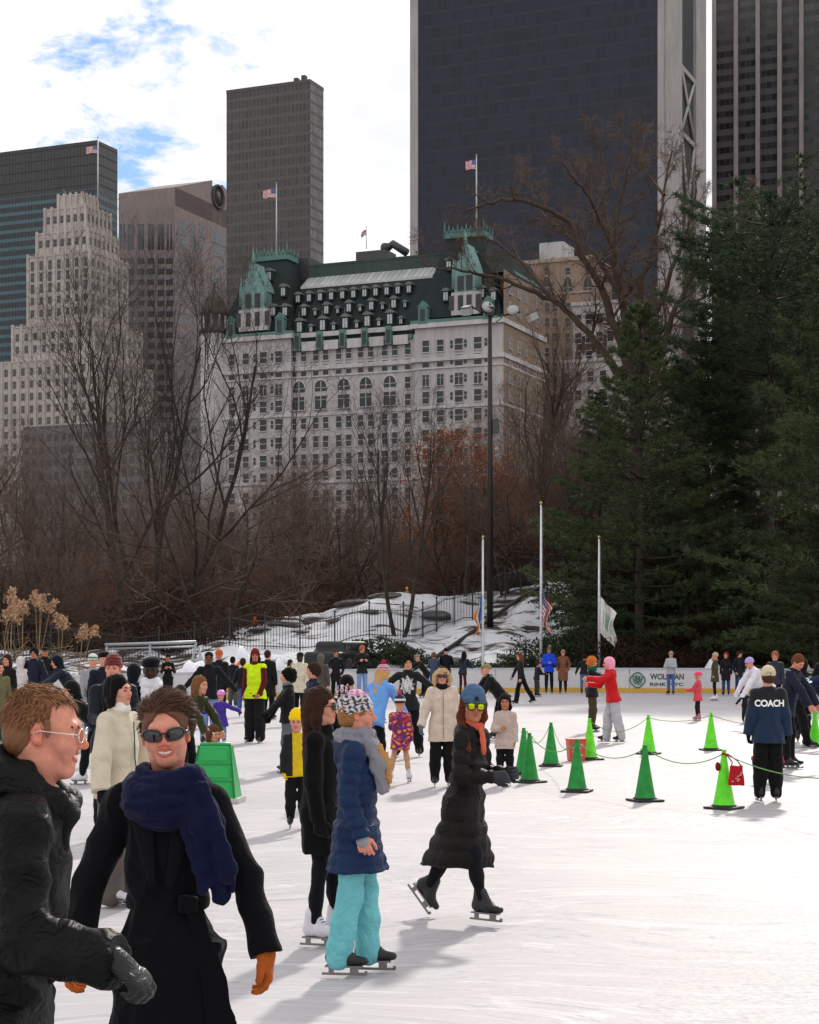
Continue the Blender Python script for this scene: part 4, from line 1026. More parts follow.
def pine_mesh(seed, height, radius, bare=.12, profile=None, needle=.26, dens=1.0, tier=.62):
    """trunk mesh with limbs and a crown of needle sprays"""
    rs = np.random.RandomState(seed); m = MB(); T = []; 
    trunk = [(0,0,-.5)]
    for i in range(1, 13): trunk.append((rs.normal()*.05, rs.normal()*.05, height*i/12))
    m.tube(trunk, [height*.013*(1-i/13.5)+.02 for i in range(13)], 8)
    z = height*bare; A = []; B = []
    while z < height*.985:
        u = z/height; rr = radius*(profile(u) if profile else (1-u)**.75*(.55+.45*math.sin(min(u*9, 1.57))))
        nb = rs.randint(4, 7); a0 = rs.rand()*6.28
        for k in range(nb):
            a = a0+2*PI*k/nb+rs.normal()*.18; L = rr*(.62+.5*rs.rand())
            if L < .25: L = .25
            el = -.05+.45*u+rs.normal()*.10; n = 6; P = []
            for i in range(n+1):
                t = i/n; P.append(np.array((math.cos(a)*L*t, math.sin(a)*L*t, z+L*(el*t+.22*t*t-.10*t))))
            m.tube([tuple(p) for p in P], [.012+L*.011*(1-i/n) for i in range(n+1)], 4)
            sd = np.array((-math.sin(a), math.cos(a), 0))
            nt_ = int(L*12*dens)+5
            for j in range(nt_):
                t = .28+.72*rs.rand()**.7; i = min(int(t*n), n-1); f = t*n-i; q = P[i]*(1-f)+P[i+1]*f
                w = L*.34*(1-abs(t-.6)*.9); off = rs.normal()*.5*w; q = q+sd*off+np.array((0, 0, abs(rs.normal())*.05-.10*abs(off)))
                A.append(q); B.append(nrm(np.array((math.cos(a), math.sin(a), .45))+sd*off*.9/max(w, .1)+rs.normal(size=3)*.25))
        z += tier*(.8+.4*rs.rand())*(1-.45*u)
    A = np.array(A); B = np.array(B); K = len(A); nn = 13
    A = np.repeat(A, nn, 0); B = np.repeat(B, nn, 0)
    d = B*.75+rs.normal(size=A.shape)*.55; d /= np.linalg.norm(d, axis=1)[:, None]
    sd = np.cross(d, rs.normal(size=A.shape)); sd /= np.linalg.norm(sd, axis=1)[:, None]
    ln = needle*(.6+.7*rs.rand(len(A)))[:, None]; w = .024
    b0 = A+rs.normal(size=A.shape)*.05
    V = np.stack([b0-sd*w, b0+sd*w, b0+d*ln], 1).reshape(-1, 3); Q = np.arange(len(V)).reshape(-1, 3)
    return m.mesh('trunk'), mesh_np('crown', V, Q, False)

def foliage_mat(key, c1, c2, rough=.7, sc=.6):
    if key in MATS: return MATS[key]
    m, nt, b = nodes(key); tc = nt.nodes.new('ShaderNodeTexCoord'); g = nt.nodes.new('ShaderNodeNewGeometry')
    no = N(nt, 'ShaderNodeTexNoise', Scale=sc, Detail=3); link(nt, tc.outputs['Object'], no.inputs['Vector'])
    a = N(nt, 'ShaderNodeMath', operation='MULTIPLY_ADD'); link(nt, g.outputs['Random Per Island'], a.inputs[0]); a.inputs[1].default_value = .5; link(nt, no.outputs['Fac'], a.inputs[2])
    o = ramp(nt, a.outputs[0], [(.45, c1), (1.0, c2)]); link(nt, o, b.inputs['Base Color'])
    b.inputs['Roughness'].default_value = rough; b.inputs['Specular IOR Level'].default_value = .25
    tr = nt.nodes.new('ShaderNodeBsdfTranslucent'); link(nt, o, tr.inputs['Color']); mx = nt.nodes.new('ShaderNodeMixShader'); mx.inputs[0].default_value = .3
    link(nt, b.outputs[0], mx.inputs[1]); link(nt, tr.outputs[0], mx.inputs[2]); link(nt, mx.outputs[0], nt.nodes['Material Output'].inputs['Surface'])
    MATS[key] = m; return m
# ------------------------------------------------------------------ city
YAW = 23.0; CC, SS_ = math.cos(R(YAW)), math.sin(R(YAW))
def lx(px, X0, D0, y=0.0):     # local x on the front plane (offset y) seen in column px
    k = (px-CX)/F_PX; X, Y = X0+SS_*y, D0+CC*y
    return (k*Y-X)/(CC+k*SS_)
def ly(px, X0, D0, x=0.0):     # local y on the right-hand side plane
    k = (px-CX)/F_PX; X, Y = X0+CC*x, D0-SS_*x
    return (k*Y-X)/(SS_-k*CC)
def lD(D0, x, y=0): return D0-SS_*x+CC*y
def lz(py, D0, x, y=0): return zat(py, lD(D0, x, y))
def block(name, px, D, label, cat='building', group=None):
    return empty(name, (at(px, D), D, 0), -R(YAW), label, cat, group), at(px, D)

def grid_mat(key, base, line, cx, cz, wx, wz, rough=.25, metal=0, line2=None, every=None, spec=.6, var=.35, bstr=.0, band=None):
    """curtain wall: cells of glass base colour with mullion and spandrel lines (metres)"""
    if key in MATS: return MATS[key]
    m, nt, b = nodes(key); tc = nt.nodes.new('ShaderNodeTexCoord'); sp = nt.nodes.new('ShaderNodeSeparateXYZ'); link(nt, tc.outputs['Object'], sp.inputs[0])
    sn = nt.nodes.new('ShaderNodeSeparateXYZ'); link(nt, tc.outputs['Normal'], sn.inputs[0])
    ab = N(nt, 'ShaderNodeMath', operation='ABSOLUTE'); link(nt, sn.outputs[0], ab.inputs[0]); gt = N(nt, 'ShaderNodeMath', operation='GREATER_THAN'); link(nt, ab.outputs[0], gt.inputs[0]); gt.inputs[1].default_value = .5
    mh = nt.nodes.new('ShaderNodeMix'); link(nt, gt.outputs[0], mh.inputs[0]); link(nt, sp.outputs[0], mh.inputs[2]); link(nt, sp.outputs[1], mh.inputs[3]); hcoord = mh.outputs[0]
    def cell(v, size):
        d = N(nt, 'ShaderNodeMath', operation='DIVIDE'); link(nt, v, d.inputs[0]); d.inputs[1].default_value = size
        f = N(nt, 'ShaderNodeMath', operation='FRACT'); link(nt, d.outputs[0], f.inputs[0]); fl = N(nt, 'ShaderNodeMath', operation='FLOOR'); link(nt, d.outputs[0], fl.inputs[0]); return f.outputs[0], fl.outputs[0]
    fx, ix = cell(hcoord, cx); fz, iz = cell(sp.outputs[2], cz)
    def less(v, t): q = N(nt, 'ShaderNodeMath', operation='LESS_THAN'); link(nt, v, q.inputs[0]); q.inputs[1].default_value = t; return q.outputs[0]
    a, c = less(fx, wx/cx), less(fz, wz/cz); mxl = N(nt, 'ShaderNodeMath', operation='MAXIMUM'); link(nt, a, mxl.inputs[0]); link(nt, c, mxl.inputs[1])
    cb = nt.nodes.new('ShaderNodeCombineXYZ'); link(nt, ix, cb.inputs[0]); link(nt, iz, cb.inputs[1]); wn = nt.nodes.new('ShaderNodeTexWhiteNoise'); link(nt, cb.outputs[0], wn.inputs['Vector'])
    lo = tuple(v*(1-var) for v in base); hi = tuple(v*(1+var) for v in base); g = ramp(nt, wn.outputs['Value'], [(0, lo), (1, hi)])
    if band:        # bright horizontal glass bands
        bb = less(fz, band[0]); m0 = nt.nodes.new('ShaderNodeMix'); m0.data_type = 'RGBA'; link(nt, bb, m0.inputs['Factor']); link(nt, g, m0.inputs[6]); m0.inputs[7].default_value = (*band[1], 1); g = m0.outputs[2]
    mx = nt.nodes.new('ShaderNodeMix'); mx.data_type = 'RGBA'; link(nt, mxl.outputs[0], mx.inputs['Factor']); link(nt, g, mx.inputs[6]); mx.inputs[7].default_value = (*line, 1); out = mx.outputs[2]
    if band: # bands win over thin lines
        pass
    link(nt, out, b.inputs['Base Color']); b.inputs['Metallic'].default_value = metal; b.inputs['Specular IOR Level'].default_value = spec
    r_ = N(nt, 'ShaderNodeMath', operation='MULTIPLY_ADD'); link(nt, mxl.outputs[0], r_.inputs[0]); r_.inputs[1].default_value = .5; r_.inputs[2].default_value = rough; link(nt, r_.outputs[0], b.inputs['Roughness'])
    if bstr:
        no = N(nt, 'ShaderNodeTexNoise', Scale=.12, Detail=3); link(nt, tc.outputs['Object'], no.inputs['Vector']); bump(nt, b, no.outputs['Fac'], bstr, 2.0)
    MATS[key] = m; return m

def stone_mat(key, col, var=.13, course=0):
    if key in MATS: return MATS[key]
    m, nt, b = nodes(key); tc = nt.nodes.new('ShaderNodeTexCoord')
    n1 = N(nt, 'ShaderNodeTexNoise', Scale=.10, Detail=8, Roughness=.65); link(nt, tc.outputs['Object'], n1.inputs['Vector'])
    mp = nt.nodes.new('ShaderNodeMapping'); mp.inputs['Scale'].default_value = (1.2, 1.2, .08); link(nt, tc.outputs['Object'], mp.inputs[0])
    n2 = N(nt, 'ShaderNodeTexNoise', Scale=1.1, Detail=5); link(nt, mp.outputs[0], n2.inputs['Vector'])
    a = N(nt, 'ShaderNodeMath', operation='ADD'); link(nt, n1.outputs['Fac'], a.inputs[0]); link(nt, n2.outputs['Fac'], a.inputs[1])
    o = ramp(nt, a.outputs[0], [(.75/2+.0, tuple(v*(1-var*1.6) for v in col)), (.55, tuple(col)), (.68, tuple(v*(1+var) for v in col))])
    h = N(nt, 'ShaderNodeMath', operation='MULTIPLY'); link(nt, a.outputs[0], h.inputs[0]); h.inputs[1].default_value = .5
    nt.links.remove(nt.nodes[-1].inputs[0].links[0]) if False else None
    rr = [n for n in nt.nodes if n.type == 'VALTORGB'][-1]; link(nt, h.outputs[0], rr.inputs[0])
    link(nt, o, b.inputs['Base Color']); b.inputs['Roughness'].default_value = .85; b.inputs['Specular IOR Level'].default_value = .25
    MATS[key] = m; return m

WM = {}
def win_mesh(kind):
    if kind in WM: return WM[kind]
    m = MB()          # unit window in the x-z plane, front towards -y, centred in x, base z=0
    fr, gl = 0, 1
    if kind == 'plain': m.box(-.5,.5,-.05,0,0,1,gl); m.box(-.58,.58,-.28,0,-.07,0,fr); m.box(-.56,-.5,-.14,0,0,1.05,fr); m.box(.5,.56,-.14,0,0,1.05,fr); m.box(-.5,.5,-.14,0,1,1.05,fr); m.box(-.5,.5,-.09,-.05,.48,.53,fr)
    if kind == 'slot': m.box(-.5,.5,-.05,0,0,1,gl); m.box(-.5,.5,-.09,-.05,.47,.53,fr)
    if kind == 'french': m.box(-.5,.5,-.05,0,0,1,gl); m.box(-.6,.6,-.6,0,-.05,0,fr); m.box(-.03,.03,-.1,-.05,0,1,fr); m.box(-.55,-.5,-.16,0,0,1.03,fr); m.box(.5,.55,-.16,0,0,1.03,fr); m.box(-.5,.5,-.1,-.05,.7,.73,fr)
    if kind == 'arch':
        n = 10; pts = [(-.5,0),(.5,0)]+[(.5*math.cos(PI*k/n), .35+.65*math.sin(PI*k/n)) for k in range(n+1)]
        m.prism(pts, -.05, 0, 'y', gl)
        for k in range(n):
            a, b = PI*k/n, PI*(k+1)/n
            m.add([(.5*math.cos(a),-.2,.35+.65*math.sin(a)),(.62*math.cos(a),-.2,.35+.8*math.sin(a)),(.62*math.cos(b),-.2,.35+.8*math.sin(b)),(.5*math.cos(b),-.2,.35+.65*math.sin(b)),(.5*math.cos(a),0,.35+.65*math.sin(a)),(.62*math.cos(a),0,.35+.8*math.sin(a)),(.62*math.cos(b),0,.35+.8*math.sin(b)),(.5*math.cos(b),0,.35+.65*math.sin(b))],
                  [(0,1,2,3),(0,3,7,4),(1,5,6,2)], fr)
        m.box(-.03,.03,-.09,-.05,0,.95,fr); m.box(-.5,.5,-.09,-.05,.3,.35,fr)
    WM[kind] = m; return m

def windows(root, rects, mats, limit=100, seed=1):
    """rects: (face, a, z, w, h, kind, d) face 'f' front (a = local x) or 's' right side (a = local y); d = plane offset. Largest in view first"""
    cache = {}; rs = random.Random(seed)
    rects = sorted(rects, key=lambda r: (-r[2] if True else 0))
    rest = MB()
    for i, (face, a, z, w, h, kind, d) in enumerate(rects):
        mb = win_mesh(kind)
        if i < limit:
            mk = (kind, tuple(id(x) for x in mats))
            if mk not in cache:
                me = mb.mesh('window'); [me.materials.append(x) for x in mats]; cache[mk] = me
            o = add('window', cache[mk], None, root); o.scale = (w, 1, h)
            if face == 'f': o.location = (a, d-.004, z)
            else: o.location = (d+.004, a, z); o.rotation_euler = (0, 0, R(90))
        else:
            M = (Matrix.Translation((a, d-.004, z)) if face == 'f' else Matrix.Translation((d+.004, a, z))@Matrix.Rotation(R(90), 4, 'Z'))@Matrix.Diagonal((w, 1, h, 1))
            o_ = len(rest.v); rest.v += [tuple(M@Vector(v)) for v in mb.v]; rest.f += [tuple(k+o_ for k in f) for f in mb.f]; rest.m += mb.m; rest.sm += mb.sm
    if rest.v: tag(rest.build('window', mats, root), kind='stuff')

def flag_mesh(kind, w, h, limp=0, seed=0):
    """cloth flag hanging from the hoist at x=0, top z=0"""
    rs = random.Random(seed); nx, nz = 26, 26; V = []; Q = []; mi = []
    for j in range(nz+1):
        for i in range(nx+1):
            u, v = i/nx, j/nz
            x = u*w*(1-limp*.86); z = -v*h-limp*u*w*.75+.05*w*math.sin(u*5)*(1-limp)
            y = (.09*w*math.sin(u*9+v*1.5+seed)+.05*w*math.sin(u*17-v*2))*(u**.5)*(1+limp)
            x += limp*.10*w*math.sin(v*7+u*6+seed)*u
            V.append((x, y, z))
    for j in range(nz):
        for i in range(nx):
            Q.append((j*(nx+1)+i, j*(nx+1)+i+1, (j+1)*(nx+1)+i+1, (j+1)*(nx+1)+i)); u, v = (i+.5)/nx, (j+.5)/nz
            if kind == 'us':
                if u < .4 and v < .54: mi.append(3 if (i+j) % 3 == 0 and j % 2 == 0 else 2)
                else: mi.append(int(v*13) % 2)      # 0 red 1 white
            elif kind == 'city': mi.append(2 if u < .34 else 1 if u < .67 else 0)
            else: mi.append(1 if (.18 < u < .82 and .3 < v < .7 and (i*7+j*5) % 5 < 2) else 0)
    me = mesh_np('cloth', np.array(V), np.array(Q), True, mi)
    R_ = mat('flag_red', (.45,.02,.03), .8); W_ = mat('flag_white', (.75,.72,.70), .8); B_ = mat('flag_blue', (.02,.04,.22), .8); S_ = mat('flag_stars', (.6,.62,.7), .8); O_ = mat('flag_orange', (.65,.20,.03), .8); L_ = mat('flag_lblue', (.06,.15,.42), .8); G_ = mat('flag_green', (.05,.28,.12), .8)
    for x in {'us': (R_, W_, B_, S_), 'city': (O_, W_, L_), 'park': (W_, G_)}[kind]: me.materials.append(x)
    return me
def flagpole(px, D, z0, z1, kind, label, fl, r=.05, rz=0, zf=None, limp=0, ball=True, col=(.62,.62,.64), cat='flagpole', group=None, side=-1, seed=0):
    root = empty('flagpole', (at(px, D), D, z0), rz, label, cat, group)
    m = MB(); m.tube([(0,0,0),(0,0,(z1-z0)*.6),(0,0,z1-z0)], [r*1.15, r*.9, r*.6], 10); m.build('pole', mat('pole_%d' % int(col[0]*100), col, .4, .2), root)
    if ball: b = MB(); b.lathe([(0,0),(r*.9,r*.5),(r*1.3,r*1.4),(r*.9,r*2.3),(0,r*2.8)], 10, (0,0,z1-z0)); b.build('finial', mat('finial', (.45,.33,.12), .35, .8), root)
    f = add('flag', flag_mesh(kind, fl[0], fl[1], limp, seed), None, root); f.location = (side*r, 0, (zf if zf is not None else z1)-z0-.1); f.rotation_euler = (0, 0, R(180) if side < 0 else 0)
    h = MB(); h.tube([(side*r*1.2, 0, .8), (side*r*1.2, 0, z1-z0-.1)], r*.12, 4); h.build('halyard', mat('cord', (.3,.3,.3), .8), root)
    return root

def build_city():
    glass = mat('pane_glass', (.022,.025,.032), .22, 0, var=.5, scale=.2, spec=.4)
    # --- dark glass tower with travertine edges
    b, X = block('glass_office_tower', 662, 480, 'towering dark glass slab with pale stone edges and cross bracing on its side'); D = 480
    L = -lx(410, X, D); Hh = 222; W = ly(705, X, D)
    g = grid_mat('slab_glass', (.009,.012,.026), (.030,.032,.044), 1.55, 3.9, .16, .9, rough=.2, var=.3, spec=.32, bstr=.03)
    m = MB(); m.box(-L+2.4, -1.2, .35, W-.4, 0, Hh, 0); m.build('glass_wall', g, b)
    st = stone_mat('travertine', (.37,.335,.33)); m = MB(); m.box(-L, -L+2.4, 0, W, 0, Hh); m.box(-1.2, 0, 0, ly(664.5, X, D), 0, Hh); m.build('edge_pier', st, b)
    y1, y2, y3 = ly(681, X, D), ly(695, X, D), ly(705, X, D)
    m = MB(); m.box(-1.2, .35, ly(664.5, X, D), y1, 0, Hh); m.build('side_pier', st, b); m = MB(); m.box(-1.2, .35, y2, y3, 0, Hh); m.build('side_pier', st, b)
    dk = mat('recess_dark', (.03,.03,.034), .4); m = MB(); m.box(-1.19, -.5, y1, y2, 0, Hh); m.build('recess_wall', dk, b)
    br = MB(); 
    zs = [lz(p, D, 0, y1) for p in (-160, 66, 132, 262, 400)]
    stl = mat('brace', (.33,.31,.30), .6)
    for za, zb in ((lz(132,D,0,y1), lz(66,D,0,y1)), (lz(132+66*2,D,0,y1)-0, lz(132,D,0,y1))):
        br.tube([(-.2, y1+.3, za), (-.2, y2-.3, zb)], .55, 4); br.tube([(-.1, y2-.3, za), (-.1, y1+.3, zb)], .55, 4)
    for z in [lz(p, D, 0, y1) for p in (66, 132, 264)]: br.box(-.45, .2, y1, y2, z-.7, z+.7)
    br.build('cross_brace', stl, b)
    m = MB(); m.box(-L+2.4, -1.2, .30, .34, Hh-3, Hh); m.build('parapet', st, b)
    # --- striped tower at the right edge
    b, X = block('striped_office_tower', 930, 560, 'dark office tower with pale vertical stone piers at the right edge'); D = 560
    L = -lx(713, X, D); g = grid_mat('stripe_glass', (.020,.020,.023), (.045,.038,.036), 1.7, 3.9, .12, 1.9, rough=.2, var=.7, band=None)
    m = MB(); m.box(-L, 0, 0, 40, 0, 225); m.build('wall', g, b); pier = stone_mat('pier_stone', (.30,.25,.24))
    p = 714.2
    while p < 925:
        x = lx(p, X, D); m = MB(); m.box(x-.55, x+.75, -.9, .0-.004, 0, 225); m.build('pier', pier, b); p += 21.8
    # --- brown gridded tower left of centre
    b, X = block('bronze_office_tower', 310, 640, 'brown bronze glass high rise with fine window grid and flat roof'); D = 640
    L = -lx(226.5, X, D); W = ly(323.5, X, D); Hh = lz(79, D, 0); Hl = lz(91.5, D, -L)
    g = grid_mat('bronze_glass', (.022,.019,.018), (.085,.068,.060), 1.55, 3.75, .42, 1.05, rough=.13, var=.5, spec=.6, bstr=.35)
    m = MB(); m.box(-L, 0, 0, W, 0, Hh-1.2); m.build('wall', g, b); m = MB(); m.box(-L-.1, .1, -.1, W+.1, Hh-1.196, Hh); m.build('parapet', mat('bronze_cap', (.06,.05,.045), .5), b)
    m = MB(); m.box(-8, -6.5, 3, 5, Hh+.003, Hh+2.2); m.box(-5, -3.5, 3, 5, Hh+.003, Hh+2.8); m.build('roof_plant', mat('dark_metal', (.04,.04,.045), .5), b)
    # --- teal banded tower far left
    b, X = block('banded_office_tower', 97, 690, 'dark office block with teal glass bands behind the stepped limestone tower'); D = 690
    L = -lx(-60, X, D); W = ly(117.5, X, D); Hh = lz(140, D, 0)
    zt = lz(188, D, 0)
    dkw = grid_mat('band_dark', (.018,.016,.019), (.030,.026,.027), 1.5, 3.8, .3, .5, rough=.35, var=.3)
    bn = grid_mat('band_teal', (.012,.016,.024), (.016,.018,.024), 1.5, 3.4, .22, .1, rough=.15, var=.4, band=(.42, (.045,.115,.14)), spec=.5)
    m = MB(); m.box(-L, 0, 0, W, zt+.004, Hh); m.build('mechanical_storey', dkw, b); m = MB(); m.box(-L+.01, -.01, .01, W-.01, 0, zt); m.build('wall', bn, b)
    # --- postmodern tower with broken pediment
    b, X = block('pediment_tower', 175, 772, 'pinkish stone skyscraper with broken pediment roof and round notch'); D = 772
    L = -lx(118.5, X, D); W = 2*ly(217.5, X, D); He = lz(187, D, 0); pk = stone_mat('pink_granite', (.28,.225,.215))
    m = MB(); m.box(-L, 0, 0, W, 0, He); m.build('wall', pk, b)
    Hp = lz(179, D, 0, W/2*.82); yc = W/2; nr = 4.6
    prof = [(0, He+.003), (yc-nr, Hp)]; n = 14; zc = lz(197, D, 0, yc)
    arc = [(yc-nr*math.cos(PI*k/n), zc-nr*math.sin(PI*k/n)*1.0) for k in range(n+1)]
    poly = [(0, He+.003), (yc-nr, Hp)]+arc+[(yc+nr, Hp), (W, He+.003)]
    m = MB(); 
    for (a, z_), (c_, z2) in zip(poly[:-1], poly[1:]):
        if c_-a > .01: m.add([(0,a,z_),(0,c_,z2),(-L,c_,z2),(-L,a,z_),(0,a,He-8),(0,c_,He-8),(-L,c_,He-8),(-L,a,He-8)], [(0,1,2,3),(4,5,1,0),(7,6,2,3)])
    m.build('pediment', pk, b)
    m = MB(); m.lathe([(nr*.98, -.0), (nr*1.2, .0), (nr*1.2, .9), (nr*.98, .9), (nr*.98, 0)], 24, M=Matrix.Translation((.05, yc, zc))@Matrix.Rotation(R(90), 4, 'Y')); m.build('notch_ring', stone_mat('pink_dark', (.10,.08,.08)), b)
    m = MB(); m.lathe([(0, .2), (nr*.98, .2), (nr*.98, .3)], 24, M=Matrix.Translation((-.1, yc, zc))@Matrix.Rotation(R(90), 4, 'Y')); m.build('notch_void', mat('void', (.03,.026,.026), .8), b)
    R_ = []
    for i, p in enumerate((122.5, 131, 141, 151, 161, 169.5)):
        x = lx(p, X, D); z0, z1 = lz(250, D, x), lz(224, D, x)
        for q in (-1, 1): R_.append(('f', x+q*.85, z0, 1.35 if 0 < i < 5 else 1.0, z1-z0, 'slot', 0))
        for j in range(26):
            zz = lz(264+j*10.6, D, x)
            if zz > 45:
                for q in (-1, 0, 1): R_.append(('f', x+q*1.15, zz, .95, 2.5, 'slot', 0))
    for i, p in enumerate((178.5, 184, 193, 201.5)):
        y = ly(p, X, D); z0, z1 = lz(250 if i else 248, D, 0, y), lz(220+i*1.5, D, 0, y); R_.append(('s', y, z0, 4.6 if i else 2.2, z1-z0, 'slot', 0))
        for j in range(26):
            zz = lz(264+j*10.6, D, 0, y)
            if zz > 45:
                for q in (-1, 0, 1): R_.append(('s', y+q*1.5*(1 if i else .6), zz, 1.1, 2.5, 'slot', 0))
    y = ly(218, X, D); R_.append(('s', y, lz(257, D, 0, y), 13, lz(232, D, 0, y)-lz(257, D, 0, y), 'slot', 0))
    for j in range(20):
        zz = lz(270+j*10.6, D, 0, y)
        if zz > 45: R_.append(('s', y, zz, 13, 2.4, 'slot', 0))
    windows(b, R_, [mat('mull_grey', (.10,.09,.10), .6), mat('pane_blue', (.035,.04,.058), .15, spec=.8, var=.4, scale=.3)], 100)
    # --- stepped limestone tower
    b, X = block('setback_tower', 90, 560, 'pale limestone art deco tower stepping up in tiers on the left'); D = 560
    lime = stone_mat('limestone', (.48,.42,.39)); cx, cy = -11.5, 10.7
    tiers = [(.39, 195, 209, 4), (.66, 207, 232, 6), (.82, 230, 254, 7), (1.0, 252, 324, 7), (1.30, 322, 359, 9), (1.52, 357, 640, 11)]
    R_ = []
    for i, (k, yt, yb, nc) in enumerate(tiers):
        hw, hd = 11.5*k, 10.7*k; x0, x1, y0, y1 = cx-hw, cx+hw, cy-hd, cy+hd; z1 = zat(yt, lD(D, x1, y0)); z0 = max(0, zat(yb, lD(D, x1, y0))-2)
        if i == 5: z0 = 0
        m = MB(); m.box(x0, x1, y0, y1, z0, z1); m.build('tier', lime, b)
        m = MB(); stp = 2*hw/nc
        for c in range(nc+1): m.box(x0+c*stp-.45, x0+c*stp+.45, y0-.35, y0-.003, z0, z1+1.1 if i < 5 else z1+.5)
        ns = nc; sty = 2*hd/ns
        for c in range(ns+1): m.box(x1+.003, x1+.35, y0+c*sty-.45 if c else y0+.003, y0+c*sty+.45, z0, z1+1.1 if i < 5 else z1+.5)
        m.build('rib', lime, b)
        m = MB(); m.box(x0-.2, x1+.2, y0-.2, y1+.2, z1+.003, z1+.5); m.build('cornice', lime, b)
        zz = z1-4.2
        if i == 0: continue
        tall = i == 3
        while zz > (zat(yb, lD(D, x1, y0)) if i < 5 else 40):
            for c in range(nc):
                R_.append(('f', x0+(c+.5)*stp, zz, 1.25, 2.3 if not (tall and zz > z1-14) else 2.9, 'slot', y0))
                R_.append(('s', y0+(c+.5)*sty, zz, 1.25, 2.3, 'slot', x1))
            zz -= 3.9 if not tall or zz < z1-14 else 3.6
    m = MB(); hw = 2.6; zt = zat(195, D); m.box(cx-5, cx+4, cy-3, cy+3, zt+.5, zt+2.2); m.tube([(cx-3,cy,zt+2), (cx-5.5,cy,zt+6)], .12, 4); m.tube([(cx+3,cy,zt+2), (cx+5,cy,zt+4)], .12, 4); m.build('roof_plant', mat('roof_grey', (.16,.15,.15), .6), b)
    windows(b, R_, [mat('mull_lime', (.2,.18,.17), .6), mat('pane_dark', (.03,.032,.038), .2, spec=.7, var=.5, scale=.5)], 100)
    # --- hotel
    build_hotel(glass)
    # --- tan brick building behind, and pale blocks
    b, X = block('tan_apartment_building', 592, 400, 'tan brick apartment building with arched top windows right of the hotel'); D = 400
    L = -lx(521, X, D); W = ly(612, X, D); Hh = lz(259, D, 0); tan = stone_mat('tan_brick', (.27,.19,.145))
    m = MB(); m.box(-L, 0, 0, W, 0, Hh); m.build('wall', tan, b); m = MB(); m.box(-L-.3, .3, -.3, W+.3, Hh+.003, Hh+.9); m.box(-L-.2, .2, -.25, -.003, lz(292, D, 0), lz(290, D, 0)); m.build('cornice', stone_mat('tan_trim', (.34,.27,.22)), b)
    m = MB(); m.box(-L+3, -8, 4, 12, Hh+.9, Hh+5.5); m.build('bulkhead', stone_mat('bulk_white', (.45,.43,.42)), b)
    R_ = []
    for p in (532, 547, 555, 568, 577, 588):
        x = lx(p, X, D); R_.append(('f', x, lz(293, D, x), 2.1, 3.6, 'arch', 0)) if p not in (555, 577) else None
        for j in range(14): R_.append(('f', x, lz(312+j*15, D, x), 1.15, 2.0, 'plain', 0))
        if p in (547, 588, 568): R_.append(('f', x, lz(276, D, x), 1.1, 1.8, 'plain', 0))
    for p in (597, 605):
        y = ly(p, X, D)
        for j in range(14): R_.append(('s', y, lz(300+j*15, D, 0, y), 1.15, 2.0, 'plain', 0))
    windows(b, R_, [stone_mat('tan_trim', (.34,.27,.22)), glass], 100)
    b, X = block('white_terraced_building', 616, 365, 'white stone building with stepped terraces behind the pine branches'); D = 365
    wh = stone_mat('white_stone', (.50,.47,.47)); R_ = []
    for i, (pl, pr, yt, off) in enumerate(((573, 616, 303, 0), (560, 622, 360, -3), (552, 640, 424, -6))):
        x0, x1 = lx(pl, X, D, off), lx(pr, X, D, off); z1 = zat(yt, lD(D, x1, off)); m = MB(); m.box(x0, x1, off, 18, 0, z1-i*.0); m.build('tier', wh, b); m = MB(); m.box(x0-.3, x1+.3, off-.3, 18.2, z1+.003, z1+.7); m.build('cornice', wh, b)
        z = z1-4
        while z > (z1-12 if i < 2 else 10):
            n = 4+i
            for c in range(n): R_.append(('f', x0+(x1-x0)*(c+.5)/n, z, 1.3, 2.1, 'plain', off))
            z -= 3.7
    m = MB(); x = lx(592, X, D); m.box(x-3.2, x+3.2, -.05, -.01, zat(356, D)+1, zat(334, D)); m.build('studio_window', glass, b)
    windows(b, R_, [wh, glass], 80)
    b, X = block('grey_terraced_building', 150, 520, 'grey office block mostly hidden behind the left bare trees'); D = 520
    m = MB(); m.box(-44, 26, 0, 30, 0, lz(420, D, 0)); m.build('wall', grid_mat('grey_blk', (.04,.04,.045), (.16,.14,.14), 2.6, 3.8, .9, 1.5, rough=.3), b)
    # roof flags
    flagpole(98, 548, zat(200, 548), zat(138, 548), 'us', 'tall roof pole flying stars and stripes above the stepped limestone tower', (3.4, 2.2), r=.22, zf=zat(146, 548), side=-1, group=None, seed=1)
    flagpole(276.5, 349, zat(256, 349), zat(184, 349), 'us', 'roof pole with small striped flag on the left hotel pavilion', (2.5, 1.7), r=.12, zf=zat(189, 349), side=-1, seed=2)
    flagpole(476.5, 337, zat(232, 337), zat(156, 337), 'us', 'roof pole with small striped flag on the right hotel pavilion', (1.9, 1.7), r=.13, zf=zat(160, 337), side=-1, seed=3)
    flagpole(366.5, 352, zat(249, 352), zat(227, 352), 'us', 'short pole with drooping dark flag on the hotel roof plant', (1.6, 1.1), r=.08, zf=zat(229, 352), side=-1, limp=.45, seed=4)

